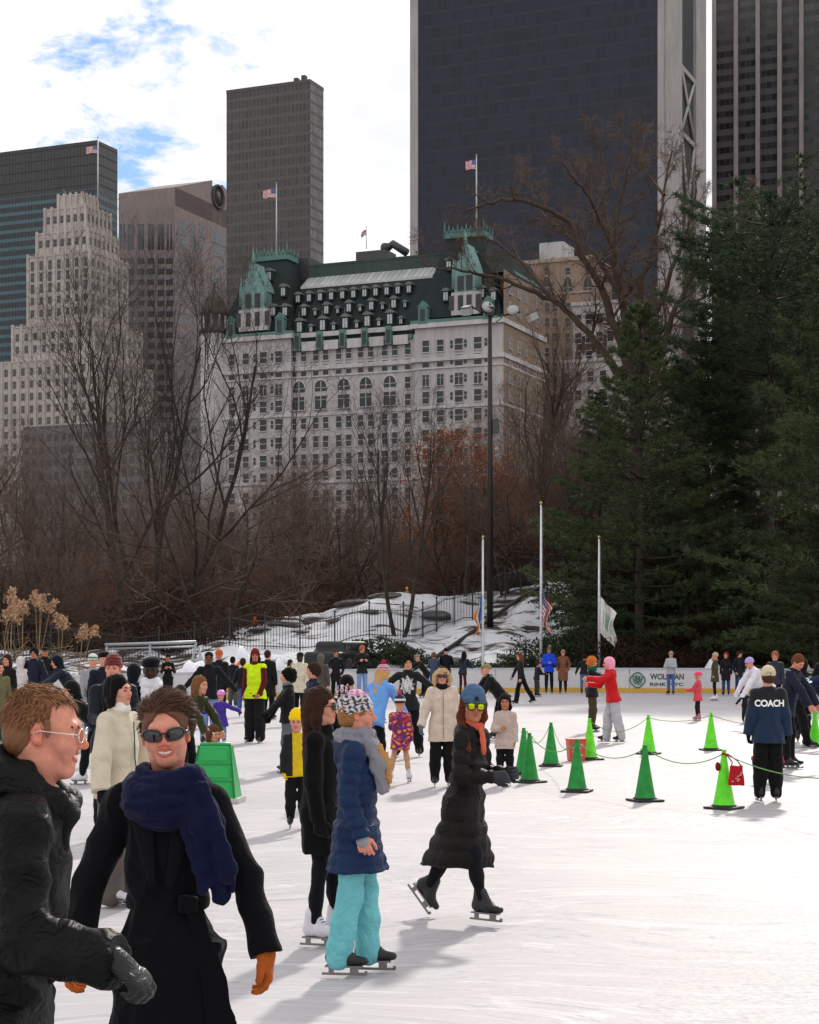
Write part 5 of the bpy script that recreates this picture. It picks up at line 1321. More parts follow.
def build_hotel(glass):
    D = 330; b, X = block('grand_hotel', 503, D, 'large pale chateau style hotel with green mansard roof and copper gables')
    wall = stone_mat('hotel_stone', (.47,.43,.425)); trim = stone_mat('hotel_trim', (.54,.50,.50)); slate = stone_mat('slate_green', (.022,.031,.030)); cop = stone_mat('copper', (.115,.215,.19)); tan = stone_mat('hotel_side', (.25,.18,.135))
    L = -lx(207, X, D); W = ly(545, X, D); fr = lambda p, y=0: lx(p, X, D, y); fz = lambda p, py, y=0: zat(py, lD(D, fr(p, y), y))
    xr = fr(415); xl = fr(291); zc = fz(500, 320); ztl = fz(291, 336)
    zc = 62.0; zm = 59.5
    m = MB(); m.box(-L, xl, 0, W, 0, zc); m.box(xr, 0-.0, 0, W, 0, zc); m.box(xl, xr, .8, W, 0, zm); m.build('facade', wall, b)
    m = MB(); m.box(.004, .03, .3, W, 0, zc+9); m.box(-6, .0, W*.25, W, zc+.004, zc+9); m.build('side_wall', tan, b)
    m = MB()
    for z, h, o in ((zc-7.2, .8, .55), (zc-8.6, .35, .2), (33.0, .6, .35), (46.0, .5, .3), (zc-.9, .9, .7), (20, .6, .3)):
        m.box(xr-o, 0+o*.5, -o, -.003, z, z+h); m.box(-L-o, xl+o, -o, -.003, z, z+h); m.box(xl+o+.01, xr-o-.01, .8-o*.8, .797, z, z+h)
        m.box(.034, o*.6, .2, W, z, z+h)
    m.build('cornice', trim, b)
    # copper edge below the roofs
    m = MB(); m.box(xr-.6, .3, -.75, .2, zc+.004, zc+.55); m.box(-L-.3, xl+.6, -.75, .2, zc+.004, zc+.55); m.box(xl+.7, xr-.7, .2, .9, zm+.004, zm+.8); m.build('gutter', cop, b)
    # windows
    R_ = []; rows = [58.0, 55.0, 51.6, 48.4, 44.9, 41.3, 37.9, 34.5, 30.8, 27.2, 23.6, 20, 16.4, 12.8]
    for p, w in ((426, 1.35), (440.5, 1.35), (459, 1.6), (478, 1.5), (232, 1.3), (246, 1.3), (263.5, 1.5), (279, 1.5), (212, 1.0)):
        x = fr(p)
        for j, z in enumerate(rows): R_.append(('f', x, z-1.4, w, 2.2, 'plain' if j not in (2,) else 'french', 0))
    for p in (451.5, 465.5, 486, 254.5, 272):
        x = fr(p)
        for z in rows: R_.append(('f', x, z-.9, .5, 1.4, 'slot', 0))
    bays = (299, 321, 344, 366, 390)
    for p in bays+(409,):
        x = fr(p, .8)
        for j, z in enumerate(rows):
            if j in (2, 3) and p != 409:
                if j == 2: R_.append(('f', x, z-.9, 2.5, 2.1, 'arch', .8))
                else: R_.append(('f', x, z-1.2, 2.5, 2.6, 'french', .8))
                continue
            for q in ((-1.05, 1.05) if p != 409 else (-.2,)): R_.append(('f', x+q, z-1.4, 1.15, 2.2, 'plain', .8))
    for p in (510, 518.5, 526, 537):
        y = ly(p, X, D)
        if y < W-.6:
            for z in [zc+6.2, zc+2.6]+rows: R_.append(('s', y, z-1.2, 1.2 if p != 526 else .8, 2.0, 'plain', .034))
    windows(b, R_, [trim, glass], 100)
    # mansard, centre
    zt = fz(345, 283, 6); m = MB(); m.add([(xl-1,.9,zm+.8),(xr+1,.9,zm+.8),(xr+1,6.5,zt),(xl-1,6.5,zt),(xl-1,W,zm+.8),(xr+1,W,zm+.8),(xr+1,W,zt),(xl-1,W,zt)], [(0,1,2,3),(3,2,6,7),(0,3,7,4),(1,5,6,2)]); m.build('mansard_roof', slate, b)
    # skylight strip and upper deck
    sk = grid_mat('skylight', (.42,.43,.42), (.10,.13,.12), 1.1, 30, .16, .1, rough=.25, var=.15); z2 = zt+2.4
    m = MB(); m.add([(xl-1,6.3,zt+.1),(xr+1,6.3,zt+.1),(xr+1,9.6,z2),(xl-1,9.6,z2)], [(0,1,2,3)]); m.build('skylight', sk, b)
    m = MB(); m.box(xl-1, xr+1, 9.7, 10.4, zt, z2+2.2); m.box(xl-1, xr+1, 9.6, W, z2+2.2, z2+2.6); m.build('clerestory', stone_mat('copper_dark', (.055,.075,.07)), b)
    m = MB(); m.box(xl-1, xr+1, 6.2, 6.35, zt-.4, zt+.1); m.build('ridge_flashing', trim, b)
    # roof plant, dark
    dkm = mat('dark_metal', (.04,.04,.045), .5); m = MB(); xa, xb = fr(358, 12), fr(388, 12); m.box(xa, xb, 11, 16, z2+2.6, z2+4.6); m.tube([(xb-1.5,13,z2+4.6), (xb+.6,13,z2+6), (xb+3.6,13,z2+4)], .8, 8); m.lathe([(0,0),(.9,.1),(1.0,1),(.7,1.6),(0,1.7)], 12, (xb-1,13,z2+4.6)); m.box(fr(297,11), fr(309,11), 11, 15, z2, z2+4.4); m.build('roof_plant', dkm, b)
    # dormers on the centre slope
    def slope_y(z): return .9+(z-zm-.8)/(zt-zm-.8)*5.6
    dm = {}
    def dormer(x, z, w, h, parent_y, crown=False):
        key = (round(w,2), round(h,2), crown)
        if key not in dm:
            q = MB(); q.box(-w/2, w/2, 0, 1.6, 0, h, 0); q.box(-w/2-.15, w/2+.15, -.2, 1.6, h+.003, h+.22, 1); q.box(-w*.33, w*.33, -.05, -.003, .15*h, .9*h, 2)
            q.box(-.05, .05, -.09, -.053, .15*h, .9*h, 1)
            n = 8; q.add([(w*.5*math.cos(PI*k/n), y_, h+.22+w*.32*math.sin(PI*k/n)) for y_ in (-.15, 1.6) for k in range(n+1)], [(k, k+1, n+2+k, n+1+k) for k in range(n)]+[tuple(range(n+1))], 1)
            if crown: q.tube([(0,-.1,h+.2+w*.3),(0,-.1,h+1.4+w*.3)], [.14,.02], 5, 1)
            me = q.mesh('dormer'); [me.materials.append(v) for v in (slate, stone_mat('lead', (.17,.18,.18)), mat('pane_pale', (.42,.43,.44), .2, var=.3, scale=2))]; dm[key] = me
        o = add('dormer', dm[key], None, b); o.location = (x, parent_y-.5, z)
    for i in range(11): p = 297+i*11.1; dormer(fr(p, 4), fz(p, 303-(p-297)*.088, 4), 1.15, 1.7, slope_y(fz(p, 303-(p-297)*.088, 4)))
    for i in range(10): p = 304+i*11.2; dormer(fr(p, 3), fz(p, 317.5-(p-297)*.09, 3), 1.25 if i % 2 == 0 else .7, 1.9 if i % 2 == 0 else 1.1, slope_y(fz(p, 317.5-(p-297)*.09, 3)))
    for i, p in enumerate((301, 312.5, 324, 335, 346.5, 358, 368.5, 380, 391, 402)): dormer(fr(p, 2), fz(p, 334.5-(p-297)*.09, 2), 1.5 if i % 2 == 0 else .8, 2.4 if i % 2 == 0 else 1.2, slope_y(fz(p, 334.5-(p-297)*.09, 2)), i % 2 == 0)
    for p in bays: # copper dormer bases and stone parapet steps
        x = fr(p, .8); m = MB(); m.box(x-.62, x+.62, -.1, 1.0, zm-.9, zm+2.6); m.build('copper_bay', cop, b); m = MB(); m.box(x-.4, x+.4, -.16, -.104, zm-.6, zm+1.9); m.build('bay_window', glass, b)
        q = MB(); q.box(x+.9, x+3.9, .1, .8, zm-1, zm+.75); q.build('parapet', trim, b)
    # pavilions
    def pavilion(x0, x1, pk0, pk1, ztop, gab, z0):
        m = MB(); m.frustum((x0+.4, x1-.4, .3, 15), (pk0, pk1, 5.8, 10), z0+1.0, ztop); m.build('pavilion_roof', slate, b)
        m = MB(); m.box(pk0-.4, pk1+.4, 5.4, 10.4, ztop+.003, ztop+1.0)
        n = 9
        for k in range(n+1):
            x = pk0-.3+(pk1-pk0+.6)*k/n; h = 2.4 if k in (0, n) else (1.7 if k % 2 else 1.2); m.tube([(x,5.5,ztop+1),(x,5.5,ztop+1+h*.5),(x,5.5,ztop+1+h)], [.28,.16,.03], 5)
            if k < n: m.box(x+.1, x+(pk1-pk0+.6)/n-.1, 5.45, 5.55, ztop+1.0, ztop+1.5)
        for k in range(4): m.tube([(pk1+.3,5.5+k*1.6,ztop+1),(pk1+.3,5.5+k*1.6,ztop+2.4)], [.25,.03], 5)
        m.build('cresting', cop, b)
        # gable
        gx0, gx1 = gab; gw = gx1-gx0; gc = (gx0+gx1)/2; gz = z0+1.0
        m = MB(); m.box(gx0-.6, gx1+.6, -.7, 1.5, gz+.004, gz+4.2); m.build('gable_base', wall, b)
        m = MB(); m.box(gx0, gx1, -.6, 2.5, gz+4.21, gz+7.6); m.prism([(gx0-.3, gz+7.6), (gx1+.3, gz+7.6), (gc+.25, gz+13.2), (gc-.25, gz+13.2)], -.5, 3.5, 'y')
        for x_, h_ in ((gx0-.2, 3.2), (gx1+.2, 3.2), (gc, 2.6)): zz = gz+(7.4 if x_ != gc else 13.0); m.tube([(x_,-.4,zz-2.5 if x_ != gc else zz),(x_,-.4,zz+h_*.5),(x_,-.4,zz+h_)], [.42,.3,.04], 6)
        for k in range(1, 4):
            for s_ in (-1, 1): u = k/4; xx = gc+s_*(gw/2+.3)*(1-u); m.tube([(xx,-.55,gz+7.6+5.6*u),(xx,-.55,gz+8.9+5.6*u)], [.22,.03], 4)
        m.build('copper_gable', stone_mat('copper_pale', (.19,.31,.285)), b)
        for s_ in (-.2, .2): q = MB(); q.box(gc+s_*gw-.62, gc+s_*gw+.62, -.74, -.703, gz+4.5, gz+7.2); q.build('gable_window', glass, b)
        for s_ in (-.62, -.2, .2, .62):
            q = MB(); q.box(gc+s_*gw-.5, gc+s_*gw+.5, -.78, -.705, gz+.9, gz+3.6); q.build('gable_window', glass, b)
    pavilion(xr, 0, fr(449, 7), fr(485, 7), fz(466, 239, 7), (fr(455.5, 0), fr(477, 0)), zc)
    pavilion(-L+1.5, xl, fr(258, 7), fr(289, 7), fz(273, 262, 7), (fr(243), fr(266)), zc)
    for p, py in ((448, 303), (447, 270), (484, 300), (496, 303), (470, 262), (276, 318), (283, 297), (266, 280), (288, 318)):
        x = fr(p, 2); z = fz(p, py, 2); dormer(x, z, 1.3, 2.0, (.3+(z-zc-1)/(15)*5.0))
    for p in (424, 489, 232, 281): # copper side dormers at eaves
        x = fr(p); m = MB(); m.box(x-.9, x+.9, -.72, .8, zc-.2, zc+3.0); m.prism([(x-1.1, zc+3), (x+1.1, zc+3), (x, zc+4.2)], -.8, .8, 'y'); m.build('copper_bay', cop, b); m = MB(); m.box(x-.5, x+.5, -.78, -.725, zc+.3, zc+2.6); m.build('bay_window', glass, b)
    # corner turret
    tx, ty = -L+1.2, .6; m = MB(); m.lathe([(2.6,20),(2.6,zc+1.2)], 20, (tx,ty,0)); m.build('turret', wall, b); m = MB(); m.lathe([(3.0,0),(3.0,.8),(2.5,.9),(2.4,3.6),(2.8,3.7),(2.75,4.3),(2.2,6.2),(1.2,7.6),(.4,8.2),(.25,9.5),(0,10.5)], 16, (tx,ty,zc+1.2)); m.build('turret_dome', stone_mat('bronze_dome', (.10,.085,.075)), b)
    m = MB()
    for k in range(10): a = 2*PI*k/10; m.box(-.15,.15,-.15,.15,0,2.6,0,Matrix.Translation((tx+2.6*math.cos(a),ty+2.6*math.sin(a),zc+2.1)))
    m.build('turret_column', trim, b)
    # side pavilion on the right-hand corner and chimneys
    m = MB(); m.frustum((-5.5, .2, W*.12, W), (-4, -1.5, W*.4, W*.8), zc+9.05, zc+13.5); m.build('side_roof', slate, b); m = MB(); m.box(-6.2,.4,W*.2,W+.2,zc+9.004,zc+9.6); m.build('side_cornice', cop, b)
# ------------------------------------------------------------------ park
def build_park():
    bark = mat('bark', (.050,.038,.031), .9, scale=3, var=.35, bstr=.6, bdist=.03, bscale=14, spec=.2); twm = mat('twig', (.125,.085,.066), .9, scale=.4, var=.4, spec=.2); twr = mat('twig_red', (.20,.105,.066), .9, scale=.4, var=.4, spec=.2)
    def tree(name, px, D, label, meshes, mats, scale=(1,1,1), rz=0, cat='tree', group=None, z=None, sink=.1):
        x = at(px, D); root = empty(name, (x, D, (terr(x, D) if z is None else z)-sink), rz, label, cat, group)
        root.scale = scale
        for me, m in zip(meshes, mats):
            if len(me.materials) == 0: me.materials.append(m)
            add(me.name.split('.')[0], me, None, root)
        return root
    # broad multi-stem tree on the left, and neighbours
    tree('bare_tree', 146, 98, 'large dark many-stemmed bare tree standing left of centre before the stepped tower', bare_tree(5, 18.5, .62, stems=4, fork=.2, depth=4, lift=.55, nbr=(8,7,6,5), ang=(28,34,42,48), r0=.27, wob=.12), (bark, bark))
    tree('bare_tree', 221, 92, 'wide low spreading bare tree right of the large many-stemmed one', bare_tree(8, 9.2, 1.0, stems=2, fork=.16, depth=4, lift=.2, nbr=(8,7,6,5), ang=(55,48,48,50), r0=.19, wob=.2, ratio=(.78,.62,.55,.5)), (bark, twm))
    tree('bare_tree', 398, 88, 'slim upright bare tree rooted on the snowy rock hill', bare_tree(12, 10.6, .42, stems=2, fork=.3, depth=4, lift=.6, nbr=(7,6,5,4), ang=(26,32,40,45), r0=.17, wob=.1), (bark, bark))
    big = limb_tree()
    tree('bare_tree', 640, 100, 'huge bare tree rising above the pines against the dark tower', big, (mat('bark_brown', (.075,.050,.038), .9, scale=3, var=.3, bstr=.5, bdist=.03, bscale=12, spec=.2), twm))
    m = MB(); rs = random.Random(4)       # long arching limb of that tree, to the left
    # background trees: four forms copied
    forms = [bare_tree(41, 13, .55, stems=3, fork=.2, depth=4, lift=.5, nbr=(7,7,6,5), ang=(34,38,44,48), r0=.2), bare_tree(42, 14, .45, stems=1, fork=.25, depth=4, lift=.6, nbr=(10,7,6,5), ang=(38,38,42,46), r0=.24),
             bare_tree(43, 11, .8, stems=2, fork=.15, depth=4, lift=.3, nbr=(9,8,6,5), ang=(50,46,46,50), r0=.2, wob=.2), bare_tree(44, 15, .35, stems=1, fork=.3, depth=4, lift=.8, nbr=(11,7,6,4), ang=(30,34,40,45), r0=.22)]
    bt = [(-8,112,1,1.2,'far left reddish bare tree cut by the picture edge',1),(28,120,0,1.25,'reddish bare tree behind the plume grasses',1),(66,126,3,1.15,'straight thin bare tree before the stepped limestone tower',1),(100,138,2,1.35,'twiggy bare tree between stepped tower and large many-stemmed tree',0),
          (186,128,1,1.15,'bare tree in front of the pediment tower base',0),(248,134,2,1.4,'broad twiggy bare tree below the hotel turret',1),(290,118,0,1.05,'bare tree below the left hotel pavilion',0),(326,132,3,1.2,'bare tree rising before the hotel arched windows',0),
          (352,124,1,1.0,'bare tree before the middle bays of the hotel',0),(372,112,2,.9,'low bushy bare tree behind the snowy rock hill crest',1),(428,128,0,1.1,'bare tree just left of the rust leaved tree',0),(512,124,3,1.3,'bare tree right of the tall light mast',0),
          (538,112,0,1.1,'bare tree between light mast and first pine',0),(570,136,1,1.35,'bare tree before the white terraced building',0),(604,128,2,1.2,'bushy bare tree partly behind the left pine',1),(8,150,2,1.7,'wide bare tree deep behind at the left edge',1),(130,160,1,1.5,'bare tree deep behind the large many-stemmed tree',1),
          (208,165,2,1.7,'deep background bare tree below the bronze tower',0),(268,160,0,1.3,'deep background bare tree below the left pavilion gable',1),(310,158,2,1.5,'deep background bare tree at the hotel base',1),(392,150,2,1.4,'deep background bare tree behind the slim upright one',1),(446,155,1,1.3,'deep background bare tree behind the rust leaved tree',1),
          (478,140,0,1.2,'bare tree directly behind the light mast',0),(738,112,0,1.5,'bare tree between the two tall right pines',1),(790,100,2,1.2,'bare tree under the right edge pines',1),(690,96,2,.9,'low reddish bare tree below the middle pine',1),(45,100,2,.85,'low bushy bare tree behind the fence at left',1),(180,108,0,.8,'thin bare tree right behind the pipe frame',1),
          (300,104,2,.8,'low tangled bare tree behind the hill at its left slope',1),(345,106,2,.78,'low tangled bare tree behind the hill crest',1),(465,100,1,.75,'small bare tree on the snowy slope left of the light mast',0),(505,98,2,.8,'small tangled bare tree right of the light mast foot',0),(560,104,0,.85,'small bare tree at the path behind the middle flagpole',1)]
    for i, (px, D, f, s, lab, red) in enumerate(bt):
        s *= .84*(.90 if D > 140 else 1); sz = .88*s*(.95+.1*((i*37) % 10)/10)
        tree('bare_tree', px, D, lab, forms[f], (bark, twm), (s, s, sz), rz=(i*2.4) % 6.28, group='bare trees of the park wood')
    # rust-leaved tree
    rs = np.random.RandomState(6); t, c = bare_tree(52, 11.5, .42, stems=2, fork=.12, depth=4, lift=.55, nbr=(11,7,6,5), ang=(34,38,42,46), r0=.16)
    co = np.empty(len(c.vertices)*3, dtype=np.float32); c.vertices.foreach_get('co', co); co = co.reshape(-1, 3); w = co[rs.choice(len(co), 9000)]; w = w[(w[:,2] > 2)]
    lf = leaves_mesh('foliage', w+rs.normal(size=w.shape)*.07, .085, rs)
    lm = foliage_mat('rust_leaf', (.20,.055,.016), (.42,.13,.035), .8, 1.0)
    r_ = tree('oak_tree', 454, 104, 'slender tree still holding rust orange leaves left of the light mast', (t, c), (bark, twm), (.85,.85,.66)); add('foliage', lf, lm, r_)
    lf2 = leaves_mesh('foliage', w[:1700]*np.array((1.1,1.1,.75))+rs.normal(size=w[:1700].shape)*.06, .06, rs)
    for px, D, lab in ((118, 116, 'tree with a few copper leaves left behind the many-stemmed tree'), (300, 112, 'tree with sparse copper leaves behind the snowy slope'), (12, 104, 'tree with sparse copper leaves at the left edge')):
        r_ = tree('oak_tree', px, D, lab, (t, c), (bark, twm), (1.0,1.0,.62), rz=px); add('foliage', lf2, foliage_mat('copper_leaf', (.10,.035,.014), (.20,.065,.022), .8, 1.0), r_)
    # understory thicket
    th = bare_tree(61, 3.6, 1.1, stems=5, fork=.05, depth=3, lift=.5, nbr=(9,7,6), ang=(45,45,48), r0=.045, twig=.013, wob=.25, ratio=(.75,.6,.55))
    V0 = []; Q0 = []
    for me in th:
        n = len(me.vertices); co = np.empty(n*3, dtype=np.float32); me.vertices.foreach_get('co', co); q = np.empty(len(me.polygons)*4, dtype=np.int32); me.polygons.foreach_get('vertices', q) if False else me.loops.foreach_get('vertex_index', q); V0.append(co.reshape(-1,3)); Q0.append(q.reshape(-1,4)+(len(V0[0]) if len(V0) > 1 else 0))
    V0 = np.concatenate(V0); Q0 = np.concatenate(Q0); rs = np.random.RandomState(9); V = []; Q = []; o = 0
    for i in range(135):
        D = rs.uniform(104, 165); px = rs.uniform(-80, 640); x = at(px, D); a = rs.rand()*6.28; s = rs.uniform(.8, 1.7); z = terr(x, D)
        c_, s_ = math.cos(a), math.sin(a); W = V0@np.array([[c_,s_,0],[-s_,c_,0],[0,0,1]])*s+np.array((x, D, z-.1)); V.append(W); Q.append(Q0+o); o += len(W)
    me = mesh_np('brushwood', np.concatenate(V), np.concatenate(Q)); tag(add('brushwood', me, mat('twig_brush', (.18,.108,.080), .95, scale=.15, var=.5, spec=.15)), kind='stuff')
    # evergreens
    gm = foliage_mat('pine_green', (.025,.043,.020), (.088,.112,.042), .65, .35); gm2 = foliage_mat('pine_blue', (.020,.037,.022), (.062,.088,.040), .65, .35)
    wide = lambda u: (1-u)**.62*(.75+.25*math.sin(min(u*7, 1.57)))
    A = pine_mesh(71, 17.5, 6.4, .08, None, .24, .95, .80); B = pine_mesh(72, 17.5, 4.8, .22, None, .24, .95, .85); C_ = pine_mesh(73, 22, 5.4, .30, lambda u: (.35+.65*math.sin(min((u-.25)*3.2, 2.6)))*1.0 if u > .25 else .5, .27, 1.15, 1.0)
    tree('pine_tree', 640, 84, 'dark green pine with low sweeping boughs behind the right flagpole', A, (bark, gm), (1.0,1.0,.96)); tree('pine_tree', 707, 87, 'dark pine with visible straight trunk right of the low sweeping one', B, (bark, gm2), (1,1,.82))
    tree('pine_tree', 770, 86, 'tall open crowned pine before the striped tower', C_, (bark, gm2), (1.05,1.05,.90)); tree('pine_tree', 845, 76, 'large pine filling the right edge of the picture', A, (bark, gm), (1.15,1.15,1.1), rz=2)
    tree('pine_tree', 742, 104, 'background pine between the open crowned pine and its left neighbour', B, (bark, gm2), (1,1,.95), rz=1); tree('pine_tree', 800, 98, 'background pine behind the right edge one', C_, (bark, gm), (1,1,.76), rz=3)
    tree('pine_tree', 600, 106, 'smaller shaded pine behind the low sweeping boughs', B, (bark, gm2), (.8,.8,.62), rz=2.2); tree('pine_tree', 815, 74, 'low young pine at the right edge behind the boards', A, (bark, gm2), (.55,.55,.42), rz=4)
    tree('pine_tree', 680, 95, 'background pine filling the gap between the two front pines', A, (bark, gm2), (.8,.8,.62), rz=5)
    # rhododendron and juniper shrubs
    def shrub_mesh(seed, r, h, leaf=.10, n=2600, flat=1):
        rs = np.random.RandomState(seed); p = rs.normal(size=(n, 3)); p /= np.linalg.norm(p, axis=1)[:, None]; lump = 1+.22*np.sin(p[:,0]*5+seed)*np.cos(p[:,1]*6)+.15*np.sin(p[:,2]*9+p[:,0]*7)
        p = p*(.62+.42*rs.rand(n)**.5)[:, None]*lump[:, None]*np.array((r, r, h*.55)); p[:,2] += h*.42; p = p[p[:,2] > -.1]
        st = MB(); 
        for k in range(9): a = 2*PI*k/9; st.tube([(0,0,-.2),(math.cos(a)*r*.4,math.sin(a)*r*.4,h*.4),(math.cos(a)*r*.75,math.sin(a)*r*.75,h*.75)], [.05,.03,.012], 4)
        return st.mesh('stem'), leaves_mesh('foliage', p, leaf, rs)
    sg = foliage_mat('rhodo', (.014,.024,.012), (.040,.055,.024), .85, .5); sb = foliage_mat('brown_shrub', (.022,.013,.009), (.075,.036,.022), .85, .5)
    S1, S2, S3 = shrub_mesh(1, 1.9, 2.6, .10, 3200), shrub_mesh(2, 2.3, 2.1, .09, 3200), shrub_mesh(3, 1.6, 1.0, .07, 2600)
    S1b, S2b = shrub_mesh(4, 1.9, 2.4, .07, 3000), shrub_mesh(5, 2.2, 2.0, .07, 3000)
    rs = random.Random(12); lab0 = 'dense broadleaf evergreen shrub in the bank below the pines'; lab1 = 'brown winter shrub in the bank below the pines'
    i = 0
    for row, (D, st) in enumerate(((80.5, 26), (84, 30), (88.5, 30), (94, 32), (101, 34), (110, 36))):
        p = 600+rs.uniform(0, 20)-row*6 if row < 3 else 585
        while p < 900:
            k = rs.random(); me, mt = (S1, sg) if k < .3 else (S2, sg) if k < .5 else (S1b, sb) if k < .78 else (S2b, sb); s = rs.uniform(.75, 1.25)*(1.15 if row > 2 else .9)
            px_ = p+rs.uniform(-6, 6)
            if row == 0 and px_ < 700 and False: pass
            tree('shrub', px_, D+rs.uniform(-1, 1), lab0 if mt is sg else lab1, me, (bark, mt), (s, s, s*rs.uniform(.75,1.05)), rz=rs.uniform(0, 6), group='evergreen shrubs in the bank' if mt is sg else 'brown shrubs in the bank', cat='shrub'); p += st*rs.uniform(.75, 1.15)
    for px, D, s, lab in ((374, 81.5, 1.15, 'spreading dark juniper at the foot of the snowy hill behind the boards'), (345, 81, .9, 'small dark juniper left of the spreading one'), (398, 82, .9, 'dark juniper under the slim upright tree'), (425, 80.5, .8, 'low dark shrub behind the boards where the slope begins'),
                          (452, 80, .75, 'low dark shrub left of the left flagpole'), (500, 80, .8, 'low dark shrub between left and middle flagpoles'), (524, 80.5, .95, 'dark shrub just left of the middle flagpole'), (560, 80.5, 1.0, 'dark shrub right of the middle flagpole'), (582, 81, 1.0, 'dark shrub left of the right flagpole'), (474, 81, .7, 'low brown clump behind the left flagpole')):
        tree('shrub', px, D, lab, S3 if px < 560 else S2, (bark, sg if px != 474 else sb), (s, s*.8, s), rz=px, cat='shrub')
    for i, (px, D, s, lab) in enumerate(((205, 92, 1.3, 'dark brown bush behind the fence right of the pipe frame'), (165, 96, 1.6, 'dark brown bush at the foot of the many-stemmed tree'), (255, 97, 1.0, 'dark bush on the left end of the snowy hill'), (300, 130, 2.2, 'large dark bush deep in the wood'), (230, 128, 2.3, 'large dark bush behind the spreading tree'), (100, 125, 2.2, 'large dark bush behind the fence at left'), (40, 118, 1.9, 'large dark bush behind the plume grasses'))):
        tree('shrub', px, D, lab, S1b, (bark, sb), (s, s, s*.85), rz=i, cat='shrub')
    # rocks on the hill
    rk = mat('rock', (.085,.078,.075), .85, scale=1.2, var=.5, bstr=.8, bdist=.15, bscale=2.2)
    def rock_mesh(seed, flat):
        bm = bmesh.new(); bmesh.ops.create_icosphere(bm, subdivisions=4, radius=1); rs = np.random.RandomState(seed); W = rs.normal(size=(6,3)); ph = rs.rand(6)*6
        for v in bm.verts:
            p = np.array(v.co); d = sum(math.sin(W[i]@p*(1.2+i*.9)+ph[i])/(1.5+i) for i in range(6)); v.co = v.co*(1+.22*d); v.co.z *= flat; v.co = Vector((round(v.co.x*7)/7*.4+v.co.x*.6, v.co.y, round(v.co.z*9)/9*.5+v.co.z*.5))
        me = bpy.data.meshes.new('rock'); bm.to_mesh(me); bm.free(); return me
    rocks = [rock_mesh(3, .3), rock_mesh(4, .4), rock_mesh(5, .25)]
    for i, (px, D, s, k, lab) in enumerate(((285, 94, 1.5, 0, 'flat dark outcrop on the left flank of the snowy hill'), (318, 95, 1.7, 1, 'dark outcrop midway up the snowy hill'), (352, 97, 1.8, 2, 'low dark ledge below the hill crest'), (384, 98, 1.4, 0, 'dark ledge at the crest of the snowy hill'), (438, 92, 1.3, 1, 'rounded dark boulder in the snow right of the slim tree'), (302, 90, .8, 2, 'small dark ledge low on the hill'), (262, 93, 1.0, 2, 'thin dark ledge at the left end of the hill'), (368, 93, .9, 0, 'small dark outcrop in the middle of the snowy hill'), (335, 91, .7, 1, 'small dark rock in the lower snow slope'),
                                             (458, 84, .8, 1, 'dark rock low on the slope by the left flagpole'), (512, 84, 1.0, 2, 'dark ledge in the snow left of the middle flagpole'), (560, 86, 1.1, 0, 'dark ledge in the snow right of the middle flagpole'))):
        x = at(px, D); o = add('rock', rocks[k] if i < 3 or True else None, rk); o.location = (x, D, terr(x, D)+.02); o.scale = (s*.62, s*.6, s*.42); o.rotation_euler = (0, .1, i*1.3); tag(o, lab, 'rock', 'rock outcrops on the snowy hill')
    # snow piled behind the boards
    sn = mat('snow', (.74,.74,.78), .85, scale=2, var=.06, bstr=.8, bdist=.08, bscale=3, spec=.2)
    def snow_pile(pxs, h, lab, dd=1.4, seed=0):
        rs = np.random.RandomState(seed); n = 60; k = 12; V = []
        for i in range(n+1):
            p = pxs[0]+(pxs[1]-pxs[0])*i/n; env = math.sin(PI*i/n)**.45; D = board_D(p)
            hh = h*env*(.82+.22*math.sin(p*.13+seed)+.10*math.sin(p*.31+seed*2))
            for j in range(k+1):
                t = j/k; zz = (math.sin(PI*min(t*1.15, 1))**.7)*hh+.02*math.sin(j*2.1+p*.9); V.append((at(p, D), D+.16+t*dd*2, max(zz, -.05) if 0 < j < k else -.1))
        V = np.array(V); I = np.arange((n+1)*(k+1)).reshape(n+1, k+1); Q = np.stack([I[:-1,:-1].ravel(), I[1:,:-1].ravel(), I[1:,1:].ravel(), I[:-1,1:].ravel()], 1)
        tag(add('snow_pile', mesh_np('snow_pile', V, Q), sn), lab, 'snow pile', 'piles of snow behind the boards')
    snow_pile((150, 208), 1.75, 'rounded snow heap behind the pipe frame and the man with white scarf', 1.5, 1); snow_pile((214, 292), 1.95, 'snow heap behind the guard in the yellow vest', 1.5, 2); snow_pile((690, 765), 1.35, 'long low snow bank on the boards right of the lettering', .8, 3); snow_pile((768, 880), 1.3, 'snow bank on the boards at the right edge', .8, 4)
    snow_pile((-40, 60), 1.5, 'snow heap below the plume grasses', 1.5, 5); snow_pile((296, 345), 1.3, 'small snow heap beside the parked dark car', 1.2, 6); snow_pile((560, 640), 1.12, 'thin snow ridge behind the boards near the right flagpole', .5, 7); snow_pile((415, 470), 1.25, 'snow ridge behind the leaning group at the boards', .8, 8)
    # iron fence
    irn = mat('iron', (.018,.018,.02), .5); fe = empty('iron_fence', (0, 88, 0), 0, 'long black iron picket fence along the snowy hill', 'fence')
    path = [(-60, 83), (120, 85), (300, 86), (412, 87), (440, 90), (480, 93), (545, 99), (620, 103)]
    pts = []
    for (p0, d0), (p1, d1) in zip(path[:-1], path[1:]):
        a = Vector((at(p0,d0), d0)); b_ = Vector((at(p1,d1), d1)); n = max(1, round((b_-a).length/.14)); pts += [a.lerp(b_, k/n) for k in range(n)]
    pk = MB(); HT = 1.45
